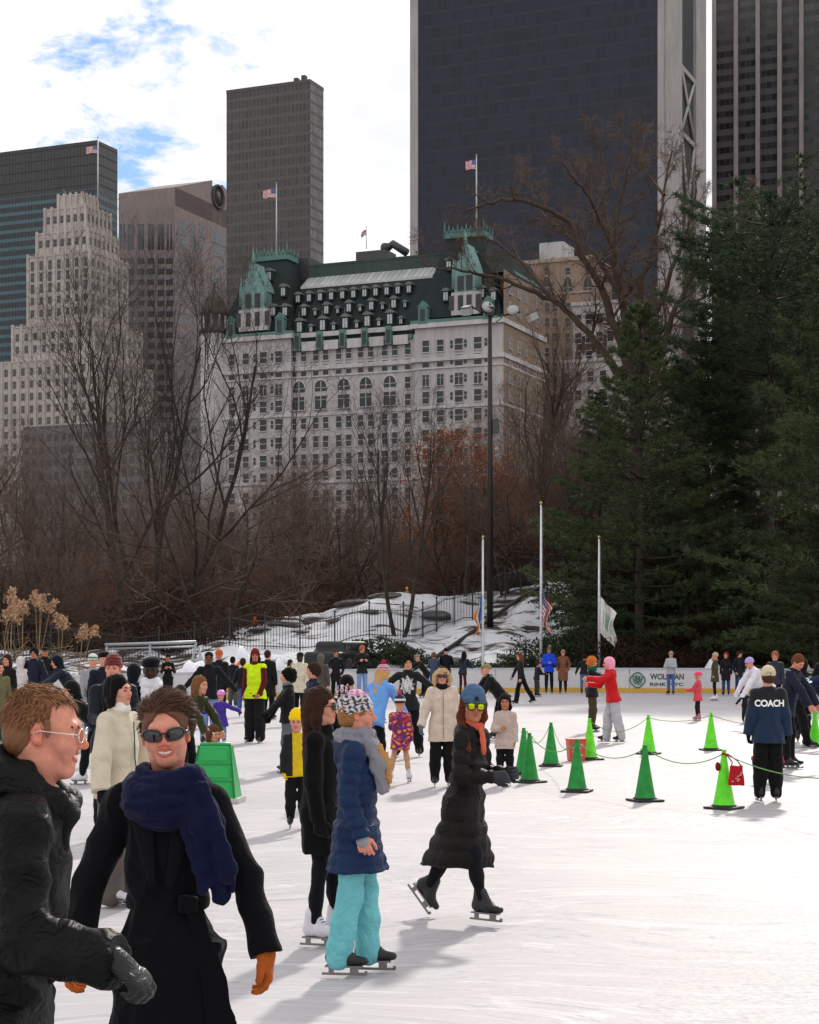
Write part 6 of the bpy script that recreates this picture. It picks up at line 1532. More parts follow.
    for i, p in enumerate(pts):
        z = terr(p.x, p.y)
        if i % 12 == 0:
            m = MB(); m.box(p.x-.035, p.x+.035, p.y-88-.035, p.y-88+.035, z-.3, z+HT+.2); m.lathe([(.05,0),(.06,.05),(0,.12)], 6, (p.x, p.y-88, z+HT+.2)); m.build('post', irn, fe)
        else: pk.tube([(p.x, p.y-88, z), (p.x, p.y-88, z+HT)], .014, 3)
    for dz in (.15, HT-.12): pk.tube([(p.x, p.y-88, terr(p.x, p.y)+dz) for p in pts[::6]], .022, 4)
    tag(pk.build('pickets', irn, fe), kind='stuff')
    # stone edge of the rising path
    m = MB(); pp = [(400, 82), (430, 84), (470, 88), (520, 94), (560, 99), (610, 104)]; tp = [Vector((at(p, d), d, terr(at(p, d), d)+.04)) for p, d in pp]; m.tube(tp, .10, 6); tag(m.build('path_edging', mat('edging', (.03,.028,.026), .9)), 'low dark timber edging climbing the slope beside the path', 'edging')
    # pipe frame at left
    st = mat('galv', (.34,.36,.38), .45, .5); fm = empty('pipe_frame', (at(150, 66), 66, 0), 0, 'galvanised pipe frame with slanted brace standing behind the boards at left', 'frame'); X = lambda p: at(p, 66)-at(150, 66); Z = lambda y: zat(y, 66)
    m = MB(); m.tube([(X(105),0,Z(645)),(X(196),0,Z(642))], .06, 8); m.tube([(X(105),0,Z(649)),(X(196),0,Z(646.5))], .035, 8); m.build('crossbar', st, fm)
    for a, b_ in (((196,642),(187,668)), ((107,645),(107,668)), ((150,644),(150,668)), ((199,646),(205,668))): m = MB(); m.tube([(X(a[0]),0,Z(a[1])),(X(b_[0]),0,max(Z(b_[1]), .3)-.8)], .05, 8); m.build('leg', st, fm)
    # light mast
    D = 90; zb = terr(at(490, D), D)-.2; ms = empty('light_mast', (at(490, D), D, zb), 0, 'tall brown floodlight mast before the hotel with four lamps on top', 'light mast'); zt = zat(312, D)-zb; pm = mat('mast_steel', (.035,.028,.025), .5, .4)
    m = MB(); m.tube([(0,0,0),(0,0,zt*.5),(0,0,zt)], [.17,.14,.10], 12); m.build('pole', pm, ms)
    def P(px, py, y=0): return (at(px, D)-at(490, D), y, zat(py, D)-zb)
    m = MB(); m.tube([P(470,306), P(480,311), P(490,314)], .05, 6); m.tube([P(490,314), P(505,315), P(520,312)], .05, 6); m.tube([P(490,312),P(490,303)], .05, 6); m.box(-.14,.2,-.14,.14,zat(316,D)-zb,zat(307,D)-zb); m.tube([P(496,322),P(502,318),P(496,313)], .03, 5); m.build('bracket', pm, ms)
    lw = mat('lamp_white', (.40,.39,.38), .35); ld = mat('lamp_dark', (.05,.05,.05), .4); lg = mat('lamp_glass', (.30,.31,.30), .1, spec=1)
    for px, py, sc_, yaw, tilt, round_ in ((467, 310, .46, 150, 25, 0), (487.5, 308, .5, 200, 60, 1), (513, 311, .46, 170, 60, 1), (532, 316, .46, 110, 25, 0)):
        M = Matrix.Translation(P(px, py))@Matrix.Rotation(R(yaw-180), 4, 'Z')@Matrix.Rotation(R(tilt), 4, 'X'); m = MB()
        if round_: m.lathe([(.12,-.35),(.3,-.3),(.5,.0),(.56,.14),(.56,.2)], 16, M=M@Matrix.Scale(sc_*1.15, 4), mi=0); m.lathe([(0,.19),(.52,.19),(.52,.22),(0,.23)], 16, M=M@Matrix.Scale(sc_*1.15, 4), mi=1)
        else: m.box(-.5,.5,-.45,.45,-.5,.3,0,M@Matrix.Scale(sc_, 4)); m.box(-.56,.56,-.5,.5,.303,.4,2,M@Matrix.Scale(sc_, 4)); m.box(-.45,.45,-.4,.4,.402,.42,1,M@Matrix.Scale(sc_, 4))
        m.build('floodlight', [lw, lg, ld], ms)
    m = MB(); m.box(.12,.45,-.15,.15,zt*.62,zt*.62+.7); m.build('speaker', ld, ms)
    # white flagpoles by the rink
    flagpole(483, 79, .3, zat(539, 79), 'city', 'left white rink flagpole with limp blue and orange flag', (1.2, 1.1), r=.055, zf=zat(592, 79), limp=.9, col=(.70,.70,.72), side=-1, group='white flagpoles behind the boards', seed=1)
    flagpole(541, 79, .3, zat(505, 79), 'us', 'tallest white rink flagpole with limp striped flag', (1.3, 1.4), r=.06, zf=zat(584, 79), limp=.88, col=(.70,.70,.72), side=1, group='white flagpoles behind the boards', seed=2)
    flagpole(599, 79, .3, zat(539, 79), 'park', 'right white rink flagpole with drooping white and green flag', (1.5, 1.6), r=.055, zf=zat(594, 79), limp=.66, col=(.70,.70,.72), side=1, group='white flagpoles behind the boards', seed=3)
    # plume grasses
    pm_ = mat('plume', (.50,.31,.19), .95, scale=20, var=.3); sm = mat('reed_stem', (.28,.19,.10), .9)
    def reed(px, py, D, lean, n, lab):
        root = empty('plume_grass', (at(px, D), D, terr(at(px, D), D) if D > board_D(px) else 0), 0, lab, 'grass clump', 'plume grasses behind the boards'); rs = np.random.RandomState(int(px*7)); st_ = MB(); pl = []
        zt = zat(py+15, D)
        for k in range(n):
            a = rs.rand()*6.28; h = zt*(1-.16*k/n*rs.rand()*1.5); ex = lean*.5+rs.normal()*.22; ey = rs.normal()*.2
            P_ = [(math.cos(a)*.1, math.sin(a)*.1, 0), (ex*.3, ey*.4, h*.5), (ex*.8, ey, h*.88), (ex*1.15, ey*1.2, h)]; st_.tube(P_, [.012,.010,.007,.004], 4)
            e = np.array(P_[2]); f = np.array(P_[3])
            for q in range(200): u = rs.rand(); pl.append(e*(1-u)+f*u+rs.normal(size=3)*np.array((.085,.075,.05))*(1.2-.7*u)+np.array((0,0,-.02)))
            for q in range(3): L0 = np.array(P_[1])*rs.rand(); st_.tube([tuple(L0), tuple(L0+np.array((rs.normal()*.3, rs.normal()*.3, .5))), tuple(L0+np.array((rs.normal()*.55, rs.normal()*.5, .35)))], [.012,.009,.002], 3)
        st_.build('stem', sm, root); add('plume', leaves_mesh('plume', pl, .045, rs), pm_, root)
    for px, py, D, ln, n, lab in ((1, 588, 56, 0, 2, 'plume grass stalk cut by the left picture edge'), (10, 604, 56, -.2, 3, 'plume grass left of the tall middle tuft'), (22, 600, 57, 0, 3, 'bushy plume grass in the left cluster'), (38, 590, 57, .15, 4, 'tallest plume grass tuft in the cluster'), (60, 612, 58, .1, 3, 'plume grass with drooping heads right of the tallest'), (78, 609, 58, .35, 3, 'rightmost plume grass leaning to the right')): reed(px, py, D, ln, n, lab)
    # parked dark car behind the boards
    build_car()

def build_car():
    D = 79.5; x = at(343, D); root = empty('parked_car', (x, D, terr(x, D)-.05), R(68), 'black car standing behind the boards below the junipers', 'car'); pm = mat('car_paint', (.010,.010,.012), .4, 0, var=.05, spec=.4)
    S = SDF(); S.box((0,0,.62), (2.3,.88,.34), .18, k=.1); S.box((-.15,0,1.12), (1.35,.72,.30), .22, k=.22)
    for w in (-1.4, 1.4):
        for y in (-.86, .86): S.cap((w,y-.2,.36),(w,y+.2,.36), .40, k=.02, op='s', c=None)
    root['kind'] = 'thing'; add('body', S.mesh('body', .035, m=pm), None, root)
    gl = mat('car_glass', (.02,.022,.025), .05, spec=1); m = MB(); m.box(-1.35,-.1,-.775,-.74,1.0,1.3); m.build('window', gl, root); m = MB(); m.box(.0,.95,-.775,-.74,1.0,1.3); m.build('window', gl, root); m = MB(); m.box(-1.3,1.0,-.80,-.78,.955,.985); m.build('trim', mat('chrome', (.6,.6,.62), .2, 1), root)
    for w in (-1.4, 1.4):
        for y in (-.82, .82):
            m = MB(); M = Matrix.Translation((w, y, .34))@Matrix.Rotation(R(90), 4, 'X'); m.lathe([(.2,-.1),(.33,-.1),(.35,-.06),(.35,.06),(.33,.1),(.2,.1)], 20, M=M); t = m.build('wheel', mat('tyre', (.015,.015,.015), .8), root); m = MB(); m.lathe([(0,-.08),(.2,-.08),(.2,.08),(0,.08)], 12, M=M); m.build('rim', mat('chrome', (.6,.6,.62), .2, 1), t)
# ------------------------------------------------------------------ things on the ice
CONES = [(523.7,775.5,0,'dark green cone touching the one in front, leftmost of all'),(529.5,783.5,0,'dark green cone in front of the leftmost one'),(551,767,0,'dark green cone left of the red bucket'),(589.6,760.5,1,'lime cone between red bucket and the skater in grey trousers'),
         (577,793,0,'dark green cone standing in front of the red bucket'),(645,802.5,0,'dark green cone nearest below the red jacket skater'),(648.5,754.8,1,'lime cone behind the near dark green one, roped on both sides'),(711,751,1,'lime cone right of centre below the child in coral coat'),
         (724,810,1,'nearest lime cone with a red bag hung on it'),(815,747,1,'lime cone at the right edge by the bending coach')]
def build_props():
    lime = mat('cone_lime', (.13,.74,.015), .45, var=.22, scale=9, spec=.4, bstr=.3, bdist=.004, bscale=30, detail=8); grn = mat('cone_green', (.005,.25,.03), .45, var=.3, scale=9, spec=.4, bstr=.3, bdist=.004, bscale=30, detail=8); blk = mat('cone_base', (.012,.012,.012), .6)
    for m_, e in ((lime, .38), (grn, .22)):
        b = m_.node_tree.nodes['Principled BSDF']; b.inputs['Subsurface Weight'].default_value = e; b.inputs['Subsurface Radius'].default_value = (.05,.08,.03)
    def cone_mesh():
        a = MB(); a.lathe([(.142,.03),(.135,.05),(.122,.10),(.088,.30),(.055,.50),(.030,.66),(.026,.70),(.030,.705),(.030,.715),(.022,.72),(.015,.72),(.015,.66)], 28)
        b = MB(); b.box(-.186,.186,-.186,.186,.0,.028); b.lathe([(.155,.027),(.150,.045),(.14,.05)], 24)
        c = MB(); c.tube([(-.045,0,.655),(.045,0,.655)], .008, 6); c.tube([(.045+.018*math.cos(t*.8),.0,.655+.018*math.sin(t*.8)) for t in range(9)], .005, 5)
        return a.mesh('cone_body'), b.mesh('base', .006), c.mesh('rope_hook')
    A, B, C_ = cone_mesh(); A2 = A.copy(); tops = []
    A.materials.append(lime); A2.materials.append(grn); B.materials.append(blk); C_.materials.append(grn)
    for i, (px, fy, br, lab) in enumerate(CONES):
        D = 3600/(fy-645)+.16; r = empty('traffic_cone', (at(px, D), D, .004), i*.7, lab, 'cone', 'green cones roping off the lesson area')
        add('cone_body', A if br else A2, None, r); add('base', B, None, r); add('rope_hook', C_, None, r); tops.append(Vector((at(px, D), D, .66)))
    rp = mat('rope_green', (.10,.28,.06), .8, scale=60, var=.35)
    def rope(a, b, sag, lab, r=.0065):
        pts = []
        for i in range(21):
            t = i/20; p = a.lerp(b, t); p.z -= sag*4*t*(1-t); pts.append(tuple(p-a))
        m = MB(); m.tube(pts, r, 6); o = m.build('rope', rp); o.location = a; tag(o, lab, 'rope', 'green ropes strung between the cones')
    h = Vector((.03, 0, 0))
    for i, j, s, lab in ((1,4,.16,'rope from the front left dark cone to the cone before the red bucket'),(4,5,.15,'rope sagging between the two nearest dark green cones'),(5,8,.14,'rope between the near dark cone and the cone with the red bag'),(3,6,.2,'rope from the lime cone by the bucket to the next lime cone'),(6,7,.08,'rope between the two far lime cones'),(0,2,.22,'slack rope joining the leftmost cone and the one left of the bucket'),(2,4,.2,'slack rope from the cone left of the bucket to the near cone'),(7,9,.2,'rope passing behind the standing coach')):
        rope(tops[i]+h, tops[j]-h, s, lab)
    rope(tops[8]+h, Vector((at(850, 19.0), 19.0, .60)), .10, 'rope from the cone with the red bag to the right picture edge')
    # red bucket
    D = 31; m = MB(); r = empty('bucket', (at(576, D), D, .004), R(8), 'red square bucket with faint white print behind the near green cone', 'bucket')
    m.frustum((-.13,.13,-.11,.11), (-.155,.155,-.13,.13), 0, .36); m.build('tub', mat('bucket_red', (.60,.06,.035), .45, var=.1), r, bevel=.008)
    m = MB(); m.box(-.165,.165,-.14,.14,.363,.385); m.build('rim', mat('bucket_rim', (.65,.12,.06), .5), r)
    q = MB(); 
    for k in range(4): q.box(-.10+.01*(k%2), .09-.03*(k%3), -.150+.0025*k, -.140+.002*k, .27-.06*k, .30-.06*k)
    q.build('print', mat('bucket_print', (.62,.35,.32), .6), r)
    # red bag on the near lime cone
    t = tops[8]; root = empty('bag', (t.x+.10, t.y-.17, .0), 0, 'small red bag with pale print hanging from the near lime cone', 'bag'); S = SDF(); S.loft(Fr((.02,0,.30)), [(0,0,0,.095,.04),(.12,0,0,.088,.045),(.23,-.01,0,.07,.025),(.24,-.01,0,.05,.01)], k=.01, p=3)
    S.mesh; me = S.mesh('bag_body', .006, m=fabric((175,18,28), 'nylon'), disp=folds(3, .006, 22)); add('bag_body', me, None, root)
    m = MB(); m.tube([(.08,0,.53),(.03,.0,.60),(-.06,.05,.665),(-.12,.13,.685),(-.135,.16,.66)], .008, 6); m.tube([(-.04,0,.53),(-.03,0,.58),(-.08,.05,.655),(-.12,.13,.67)], .008, 6); m.build('strap', fabric((150,16,26), 'nylon'), root)
    m = MB(); rs = random.Random(2)
    for k in range(7): x, z = rs.uniform(-.04,.08), rs.uniform(.34,.46); m.box(x-.012, x+.012, -.052, -.046, z-.006, z+.006)
    m.build('print', mat('print_pale', (.6,.45,.45), .7), root)
    # small dark red pouch on the other side
    S = SDF(); S.ell((-.135,.0,.50), (.035,.03,.055)); o = add('pouch', S.mesh('pouch', .006, m=fabric((110,14,22), 'nylon'), disp=folds(4, .004, 30)), None); o.location = (t.x+.055, t.y-.03, .02); tag(o, 'tiny dark red pouch on the left side of the near lime cone', 'pouch')
    # green skating aid pushed by the toddler
    def aid(px, D, w, h, rz, mt, lab, name='skating_aid'):
        r = empty(name, (at(px, D), D, 0), rz, lab, 'skating aid'); m = MB()
        wb = w*1.42
        for y, s in ((0, 1), (.42, -1)):     # two leaning panels
            y0, y1 = y, y+s*.13
            V = [(-wb/2,y0,.06),(wb/2,y0,.06),(w/2,y1,h),(-w/2,y1,h)]; V2 = [(a,b+s*.03,c) for a,b,c in V]
            m.add(V+V2, [(0,1,2,3),(4,7,6,5),(0,4,5,1),(1,5,6,2),(2,6,7,3),(3,7,4,0)])
        for s in (-1, 1): m.add([(s*wb/2,.0,.06),(s*wb/2,.42,.06),(s*w/2,.29,h),(s*w/2,.13,h),(s*(wb/2-.03),.0,.06),(s*(wb/2-.03),.42,.06),(s*(w/2-.03),.29,h),(s*(w/2-.03),.13,h)], [(0,1,2,3),(7,6,5,4),(0,4,5,1),(1,5,6,2),(2,6,7,3),(3,7,4,0)])
        m.build('shell', mt, r)
        b = MB()
        for u in (.36, .68):
            ww = wb+(w-wb)*u; b.box(-ww/2+.012, ww/2-.012, .13*u-.022, .13*u+.01, .06+(h-.06)*u-.012, .06+(h-.06)*u+.012)
        for u0, u1 in ((.06, .3), (.4, .62), (.72, .94)):
            ww = wb+(w-wb)*u0; ww1 = wb+(w-wb)*u1; z0, z1 = .06+(h-.06)*u0, .06+(h-.06)*u1; b.add([(-ww/2+.05,.13*u0-.008,z0),(ww/2-.05,.13*u0-.008,z0),(ww1/2-.05,.13*u1-.008,z1),(-ww1/2+.05,.13*u1-.008,z1)], [(0,1,2,3)])
        b.build('moulding', mt, r); 
        for s in (-1, 1): q = MB(); q.box(s*wb/2-.05, s*wb/2+.05, -.03, .45, .004, .065); q.build('runner', mat('runner_pale', (.5,.5,.48), .5), r)
        t_ = MB(); t_.tube([(-w/2+.02,.21,h-.004),(-w/2+.02,.21,h+.02),(w/2-.02,.21,h+.02),(w/2-.02,.21,h-.004)], .02, 8); t_.build('grip', mt, r)
    aid(212, 22.7, .42, .72, R(-6), mat('aid_green', (.005,.36,.07), .35, var=.08, spec=.5), 'green plastic skating aid pushed by the toddler with headband')
    aid(64, 33, .34, .62, R(20), mat('aid_white', (.62,.61,.6), .45), 'white plastic skating aid gripped by the bending skater in navy'); aid(75, 36, .34, .6, R(-15), mat('aid_white', (.62,.61,.6), .45), 'second white skating aid just right of the first')
    # orange cone resting on the boards behind the skaters
    D = 62; a = MB(); a.lathe([(.15,0),(.13,.03),(.03,.72),(0,.74)], 16); o = a.build('traffic_cone', mat('cone_orange', (.72,.10,.02), .45)); o.location = (at(229, D), D, .93); o.rotation_euler = (0, R(38), 0); tag(o, 'orange cone lying tilted on the boards behind the guard', 'cone')
    # small yellow and red things on the hill
# ------------------------------------------------------------------ the skaters
BK = (24,24,27); NV = (24,30,48); CH = (46,46,50); DJ = (52,74,110); LJ = (96,124,160); BR = (58,38,26)
def J(col, **k): d = dict(col=col); d.update(k); return d
def F(label, px, top, feet=None, D=None, H=None, hx=0, **P):
    D = D or 3600/(feet-645); H = (H or CAMH-(top-645)*D/F_PX)-hx
    P.setdefault('legs_col', BK)
    return person(label, px, D, H, **P)

def knit_bw(V, cl):
    x, y, z = V.T; s = np.sin(x*150+1.5*np.sin(z*120))*np.sin(z*210+x*40+2*np.sin(y*90))+.5*np.sin(y*170+z*60)
    c = np.where((s > .0)[:, None], np.array(lin((206,202,204))), np.array(lin((62,60,66)))); t = z > np.percentile(z, 80); p = t & (s < .25) & (np.sin(y*40+x*30) > -.3); c[p] = lin((204,104,160)); return c
def pom_bw(V, cl):
    x, y, z = V.T; s = np.sin(x*190+3*np.sin(z*150))*np.sin(z*170)+np.sin(y*210); c = np.where((s > .1)[:, None], np.array(lin((226,220,220))), np.array(lin((34,32,38)))); c[(s > 1.1)] = lin((200,60,140)); return c
def floral(V, cl, K):
    x, y, z = V.T; a = np.sin(x*43+2*np.sin(z*31)); b = np.sin(z*47+2*np.sin(y*37)+1); c = np.sin(y*51+x*21+2*np.cos(z*23)); o = np.empty((len(V), 4)); o[:] = lin((112,44,92))
    o[a*b > .25] = lin((214,92,42)); o[b*c > .35] = lin((196,52,70)); o[a*c < -.45] = lin((84,48,150)); o[(a*b*c) > .35] = lin((232,150,80)); return o
def chest_print(V, cl, K):
    T = K['T']; P = (V-T.o)@T.A; g = K['L']/1.5; o = np.empty((len(V), 4)); o[:] = lin((20,20,22)); r = np.hypot(P[:,0]/.13, (P[:,2]-.33*g)/.16); th = np.arctan2(P[:,2]-.33*g, P[:,0])
    n = np.sin(P[:,0]*90+2*np.sin(P[:,2]*70))*np.sin(P[:,2]*95+P[:,0]*30); w = (P[:,1] > .02) & (r < .92+.16*np.sin(th*9)) & (n+1.05*(1-r) > .02); o[w] = lin((205,204,208)); return o
def stripes_hat(V, cl):
    z = V[:,2]; u = (z-z.min())/(np.ptp(z)+1e-6); o = np.empty((len(V), 4)); o[:] = lin((116,34,26)); o[(u*5 % 1) < .4] = lin((70,28,26)); o[u < .22] = lin((150,44,28)); return o
def pink_hat(V, cl):
    z = V[:,2]; u = (z-z.min())/(np.ptp(z)+1e-6); o = np.empty((len(V), 4)); o[:] = lin((196,60,104)); o[(u*6 % 1) < .45] = lin((210,196,196)); o[((u*6+.5) % 2) < .4] = lin((70,60,110)); return o
def green_hat(V, cl):
    z = V[:,2]; u = (z-z.min())/(np.ptp(z)+1e-6); o = np.empty((len(V), 4)); o[:] = lin((214,216,210)); o[(u > .35) & (u < .6)] = lin((60,120,84)); return o
def navy_white_hat(V, cl):
    z = V[:,2]; u = (z-z.min())/(np.ptp(z)+1e-6); o = np.empty((len(V), 4)); o[:] = lin((28,32,52)); o[(u > .3) & (u < .52)] = lin((220,220,222)); return o

def text_on(target, root, T, txt, xc, zc, w, h, side=-1, m=None):
    from mathutils.bvhtree import BVHTree
    o = text_mesh(txt, w, h, m, 'lettering', bold=.035); me = o.data
    bm = bmesh.new(); bm.from_mesh(me)
    for it in range(2):
        bmesh.ops.triangulate(bm, faces=bm.faces[:]); bmesh.ops.subdivide_edges(bm, edges=[e for e in bm.edges if e.calc_length() > .02], cuts=1)
    bmesh.ops.triangulate(bm, faces=bm.faces[:])
    tm = target.data; tree = BVHTree.FromPolygons([v.co[:] for v in tm.vertices], [p.vertices[:] for p in tm.polygons])
    for v in bm.verts:
        x = xc-w/2+v.co.x; z = zc+v.co.y; a = T.p((x*(-side), side*.8, z)); d = T.d((0, -side, 0)); hit = tree.ray_cast(Vector(a), Vector(d), 2)
        v.co = (hit[0]-Vector(d)*.006) if hit[0] is not None else Vector(a)-Vector(d)*0
    bm.to_mesh(me); bm.free(); o.parent = target; return o

def bow(m, p0, p1, r): m.tube([p0, p1], r, 5)

def build_people():
    only = os.environ.get('ONLY')
    if only != 'far': heroes()
    if only != 'near': crowd()

def heroes():
    # --- smiling woman in the navy wool coat
    D = 6.2
    root, K = F('smiling woman in black wool coat, dark sunglasses and wrapped navy scarf', 168, 697, D=D, H=1.795, hx=.0, face=-2, head=(-6, 0, 5), smile=1, skin='pink', haircol=(92,50,32), hbody=.0034, hres=.006,
        arms=(((.40,-.02,-1),(.20,.40,-1)), ((.44,.02,-1),(.30,.30,-1))), curl=.55, gloves=(168,84,28), gkind='wool', gfat=1.22, broad=.93, fem=2,
        tops=[J((16,15,22), name='coat', fabric='wool', hem=.80, off=.019, flare=.018, fold=.014, waist=.012, collar=0, rib=(9,.012,2.0), baggy=.012)],
        glasses=('wrap',), legs='close')
    T = K['T']; g = K['L']/1.5; HF = K['HF']
    S = SDF()
    for j, (z, R1, r, tl, ry_) in enumerate(((.455,.104,.024,16,-6),(.475,.122,.026,14,5),(.492,.132,.024,8,-3),(.512,.135,.028,4,7),(.535,.130,.026,8,-6),(.552,.120,.027,2,4),(.572,.114,.025,9,-8),(.590,.104,.024,2,6),(.604,.092,.020,6,-4),(.52,.10,.05,0,0))): S.torus(Fr(T.p((.006*math.sin(j*2.3),.014,z*g)), T.A@rot('z', 35*math.sin(j*1.9))@rot('x', -tl)@rot('y', ry_)), R1*g, R1*g*1.06, r*g, k=.006, rz=r*g*.85)
    S.cap(T.p((-.02,.13,.56*g)), T.p((-.09,.10,.60*g)), .035, .03, k=.02)
    S.cap(T.p((-.095,.095,.56*g)), T.p((-.150,.140,.44*g)), .058, .060, k=.03, flat=(T.d((0,1,.3)), .42)); S.cap(T.p((-.150,.140,.44*g)), T.p((-.205,.130,.20*g)), .062, .034, k=.02, flat=(T.d((-.3,1,.1)), .36)); S.cap(T.p((-.10,.15,.45*g)), T.p((-.13,.155,.30*g)), .045, .03, k=.012, flat=(T.d((.2,1,0)), .4))
    for j in range(6):
        o_ = (j-2.5)*.019; a1 = T.p((-.105+o_*.8, .118+.012*math.sin(j*2.1), .565*g)); a2 = T.p((-.150+o_*1.05, .155+.010*math.cos(j*1.7), .42*g)); a3 = T.p((-.195+o_*1.0, .150+.012*math.sin(j*1.3+1), (.28-.03*(j%3))*g)); a4 = T.p((-.215+o_*.55, .135, (.21+.022*j)*g))
        S.cap(a1, a2, .016, .019, k=.007); S.cap(a2, a3, .019, .017, k=.007); S.cap(a3, a4, .017, .008, k=.007)
    part(root, 'scarf', S, .0045, (19,23,56), 'wool', disp=folds(44, .005, 22, 1.2))
    # belt and its loose end
    S = SDF(); S.torus(Fr(T.p((0,.004,.165*g)), T.A), .134*g, .104*g, .009, k=.004, rz=.028)
    part(root, 'belt', S, .005, (15,14,21), 'wool', disp=folds(9, .003, 30)); S = SDF(); S.cap(T.p((-.11,.11,.16*g)), T.p((-.235,.12,-.36*g)), .036, .046, k=.01, flat=(T.d((.1,1,0)), .2), cut=True); S.box(T.p((-.09,.118,.165*g)), (.035,.022,.03), .012, T.A, k=.01); part(root, 'belt_end', S, .005, (15,14,21), 'wool', disp=folds(12, .006, 14))
    # lapel
    S = SDF()
    for s in (1, -1): S.cap(T.p((s*.085*g,.095*g,.52*g)), T.p((s*.03,.145*g,.24*g)), .045, .014, k=.006, flat=(T.d((s*.25,1,.15)), .3))
    part(root, 'lapel', S, .0038, (17,16,24), 'wool', disp=folds(15, .0015, 20))
    hm = hair_mat('hair_brown', (.070,.026,.013)); S = SDF()
    A = HF.A; p = lambda x, y, z: HF.p((x, y, z))
    S.ell(p(0,-.018,.046), np.array((.0815,.104,.096)), A, k=.02); S.ell(p(0,-.045,-.015), np.array((.077,.066,.06)), A, k=.03); S.ell(p(0,.112,-.010), np.array((.070,.072,.100)), A, k=.012, op='s', c=None)
    hr = add('hair', S.mesh('hair', .004, m=hm, disp=folds(5, .003, 60)), None, root)
    def rf(rs):
        v = rs.normal(size=3); v /= np.linalg.norm(v); 
        if v[2] < -.3 or (v[1] > .50 and v[2] < .32): return None
        if v[1] > .15 and v[2] < .10: return None
        return np.array((0,-.018,.046))+v*np.array((.079,.101,.094))
    def df(r, nn, rs): t = np.array((-.35+1.1*np.tanh((r[0]-.035)*22)+rs.normal()*.35, -.75, .5 if r[2] > .05 else -.9)); t = t-(t@nn)*nn; return nrm(nn*.46+nrm(t)*.8)
    strands(root, 'lock', K, 8500, rf, df, lambda r: .038+.016*(r[2] > .08), hm, rad=.0008, seg=5, seed=3, wob=.22, parent=hr, bend=lambda r, nn: np.array((-.3+1.0*np.tanh((r[0]-.035)*22), -.8, .2))*.6-nn*.28)
    # --- man in black parka, profile
    D = 4.95
    root, K = F('man in black hooded parka and wire glasses smiling in profile at the left edge', -4, 680, D=D, H=1.875, face=92, head=(2, 2, 0), lean=11, smile=1.6, skin='pink', haircol=(110,64,38), hbody=.0031, hres=.006, hipback=.0,
        arms=(((.12,.04,-1),(.34,1,-.14)), ((.1,-.25,-1),(.05,.05,-1))), hd0=(.05,.80,-.62), palm0=((-.35,-.35,-.85),(-.75,.3,.0)), curl=.75, gloves=(26,27,28), gkind='leather', gfat=1.32, broad=1.05,
        tops=[J((17,18,21), name='parka', hem=.42, off=.036, flare=.02, disp=folds(77, .011, 13, 1.0), baggy=.020, collar=0, puff=(.21,.006))], glasses=('wire',), legs='stand')
    T = K['T']; g = K['L']/1.5; HF = K['HF']
    S = SDF()      # thick open hood lying on the shoulders and a standing collar
    fr = Fr(T.p((0,-.035,.575*g)), T.A@rot('x', -26)); S.torus(fr, .112, .118, .036, k=.02, rz=.048)
    S.cap(T.p((-.09,-.10,.57*g)), T.p((.09,-.10,.57*g)), .072, .072, k=.05); S.cap(T.p((0,-.14,.56*g)), T.p((0,-.17,.44*g)), .085, .045, k=.06); S.cap(T.p((.08,-.03,.62*g)), T.p((.06,.085,.55*g)), .030, .024, k=.03); S.cap(T.p((-.08,-.03,.62*g)), T.p((-.06,.085,.55*g)), .030, .024, k=.03); S.cap(T.p((.03,.085,.55*g)), T.p((.03,.138,.10*g)), .022, .016, k=.03)
    part(root, 'hood', S, .006, (17,18,21), 'nylon', disp=folds(21, .010, 18, 1))
    hm = hair_mat('hair_sandy', (.24,.105,.045)); S = SDF(); p = lambda x, y, z: HF.p((x, y, z)); A = HF.A
    S.ell(p(0,-.024,.042), np.array((.0755,.094,.085)), A, k=.02); S.ell(p(0,-.055,-.02), np.array((.073,.058,.062)), A, k=.03); S.ell(p(0,.098,-.018), np.array((.078,.066,.115)), A, k=.012, op='s', c=None)
    for s in (1, -1): S.ell(p(s*.09,-.0,-.02), (.03,.032,.045), A, k=.01, op='s', c=None); S.cap(p(s*.074,.018,.03), p(s*.0755,.022,-.005), .010, .007, k=.01)
    hr = add('hair', S.mesh('hair', .0038, m=hm, disp=folds(6, .003, 70)), None, root)
    def rf(rs):
        v = rs.normal(size=3); v /= np.linalg.norm(v)
        if v[2] < -.72 or v[1] > .50+.25*(v[2] > .6) or (v[1] > .1 and v[2] < .05) or (v[1] > -.25 and v[2] < -.25): return None
        return np.array((0,-.022,.040))+v*np.array((.078,.094,.085))
    def df(r, nn, rs): up = r[2] > .085; t = np.array((.1, .9, .2) if up and r[1] > -.03 else (0, -.4, -.7)); t = t-(t@nn)*nn; return nrm(nn*(.55 if up else .10)+nrm(t)*.8)
    strands(root, 'lock', K, 8000, rf, df, lambda r: .032+.02*(r[1] > .045) if r[2] > .085 else .02, hm, rad=.0007, seg=6, seed=8, wob=.3, parent=hr, bend=lambda r, nn: np.array((0, .5, -.1))-nn*.5 if r[2] > .085 else np.array((0,-.3,-.6)))
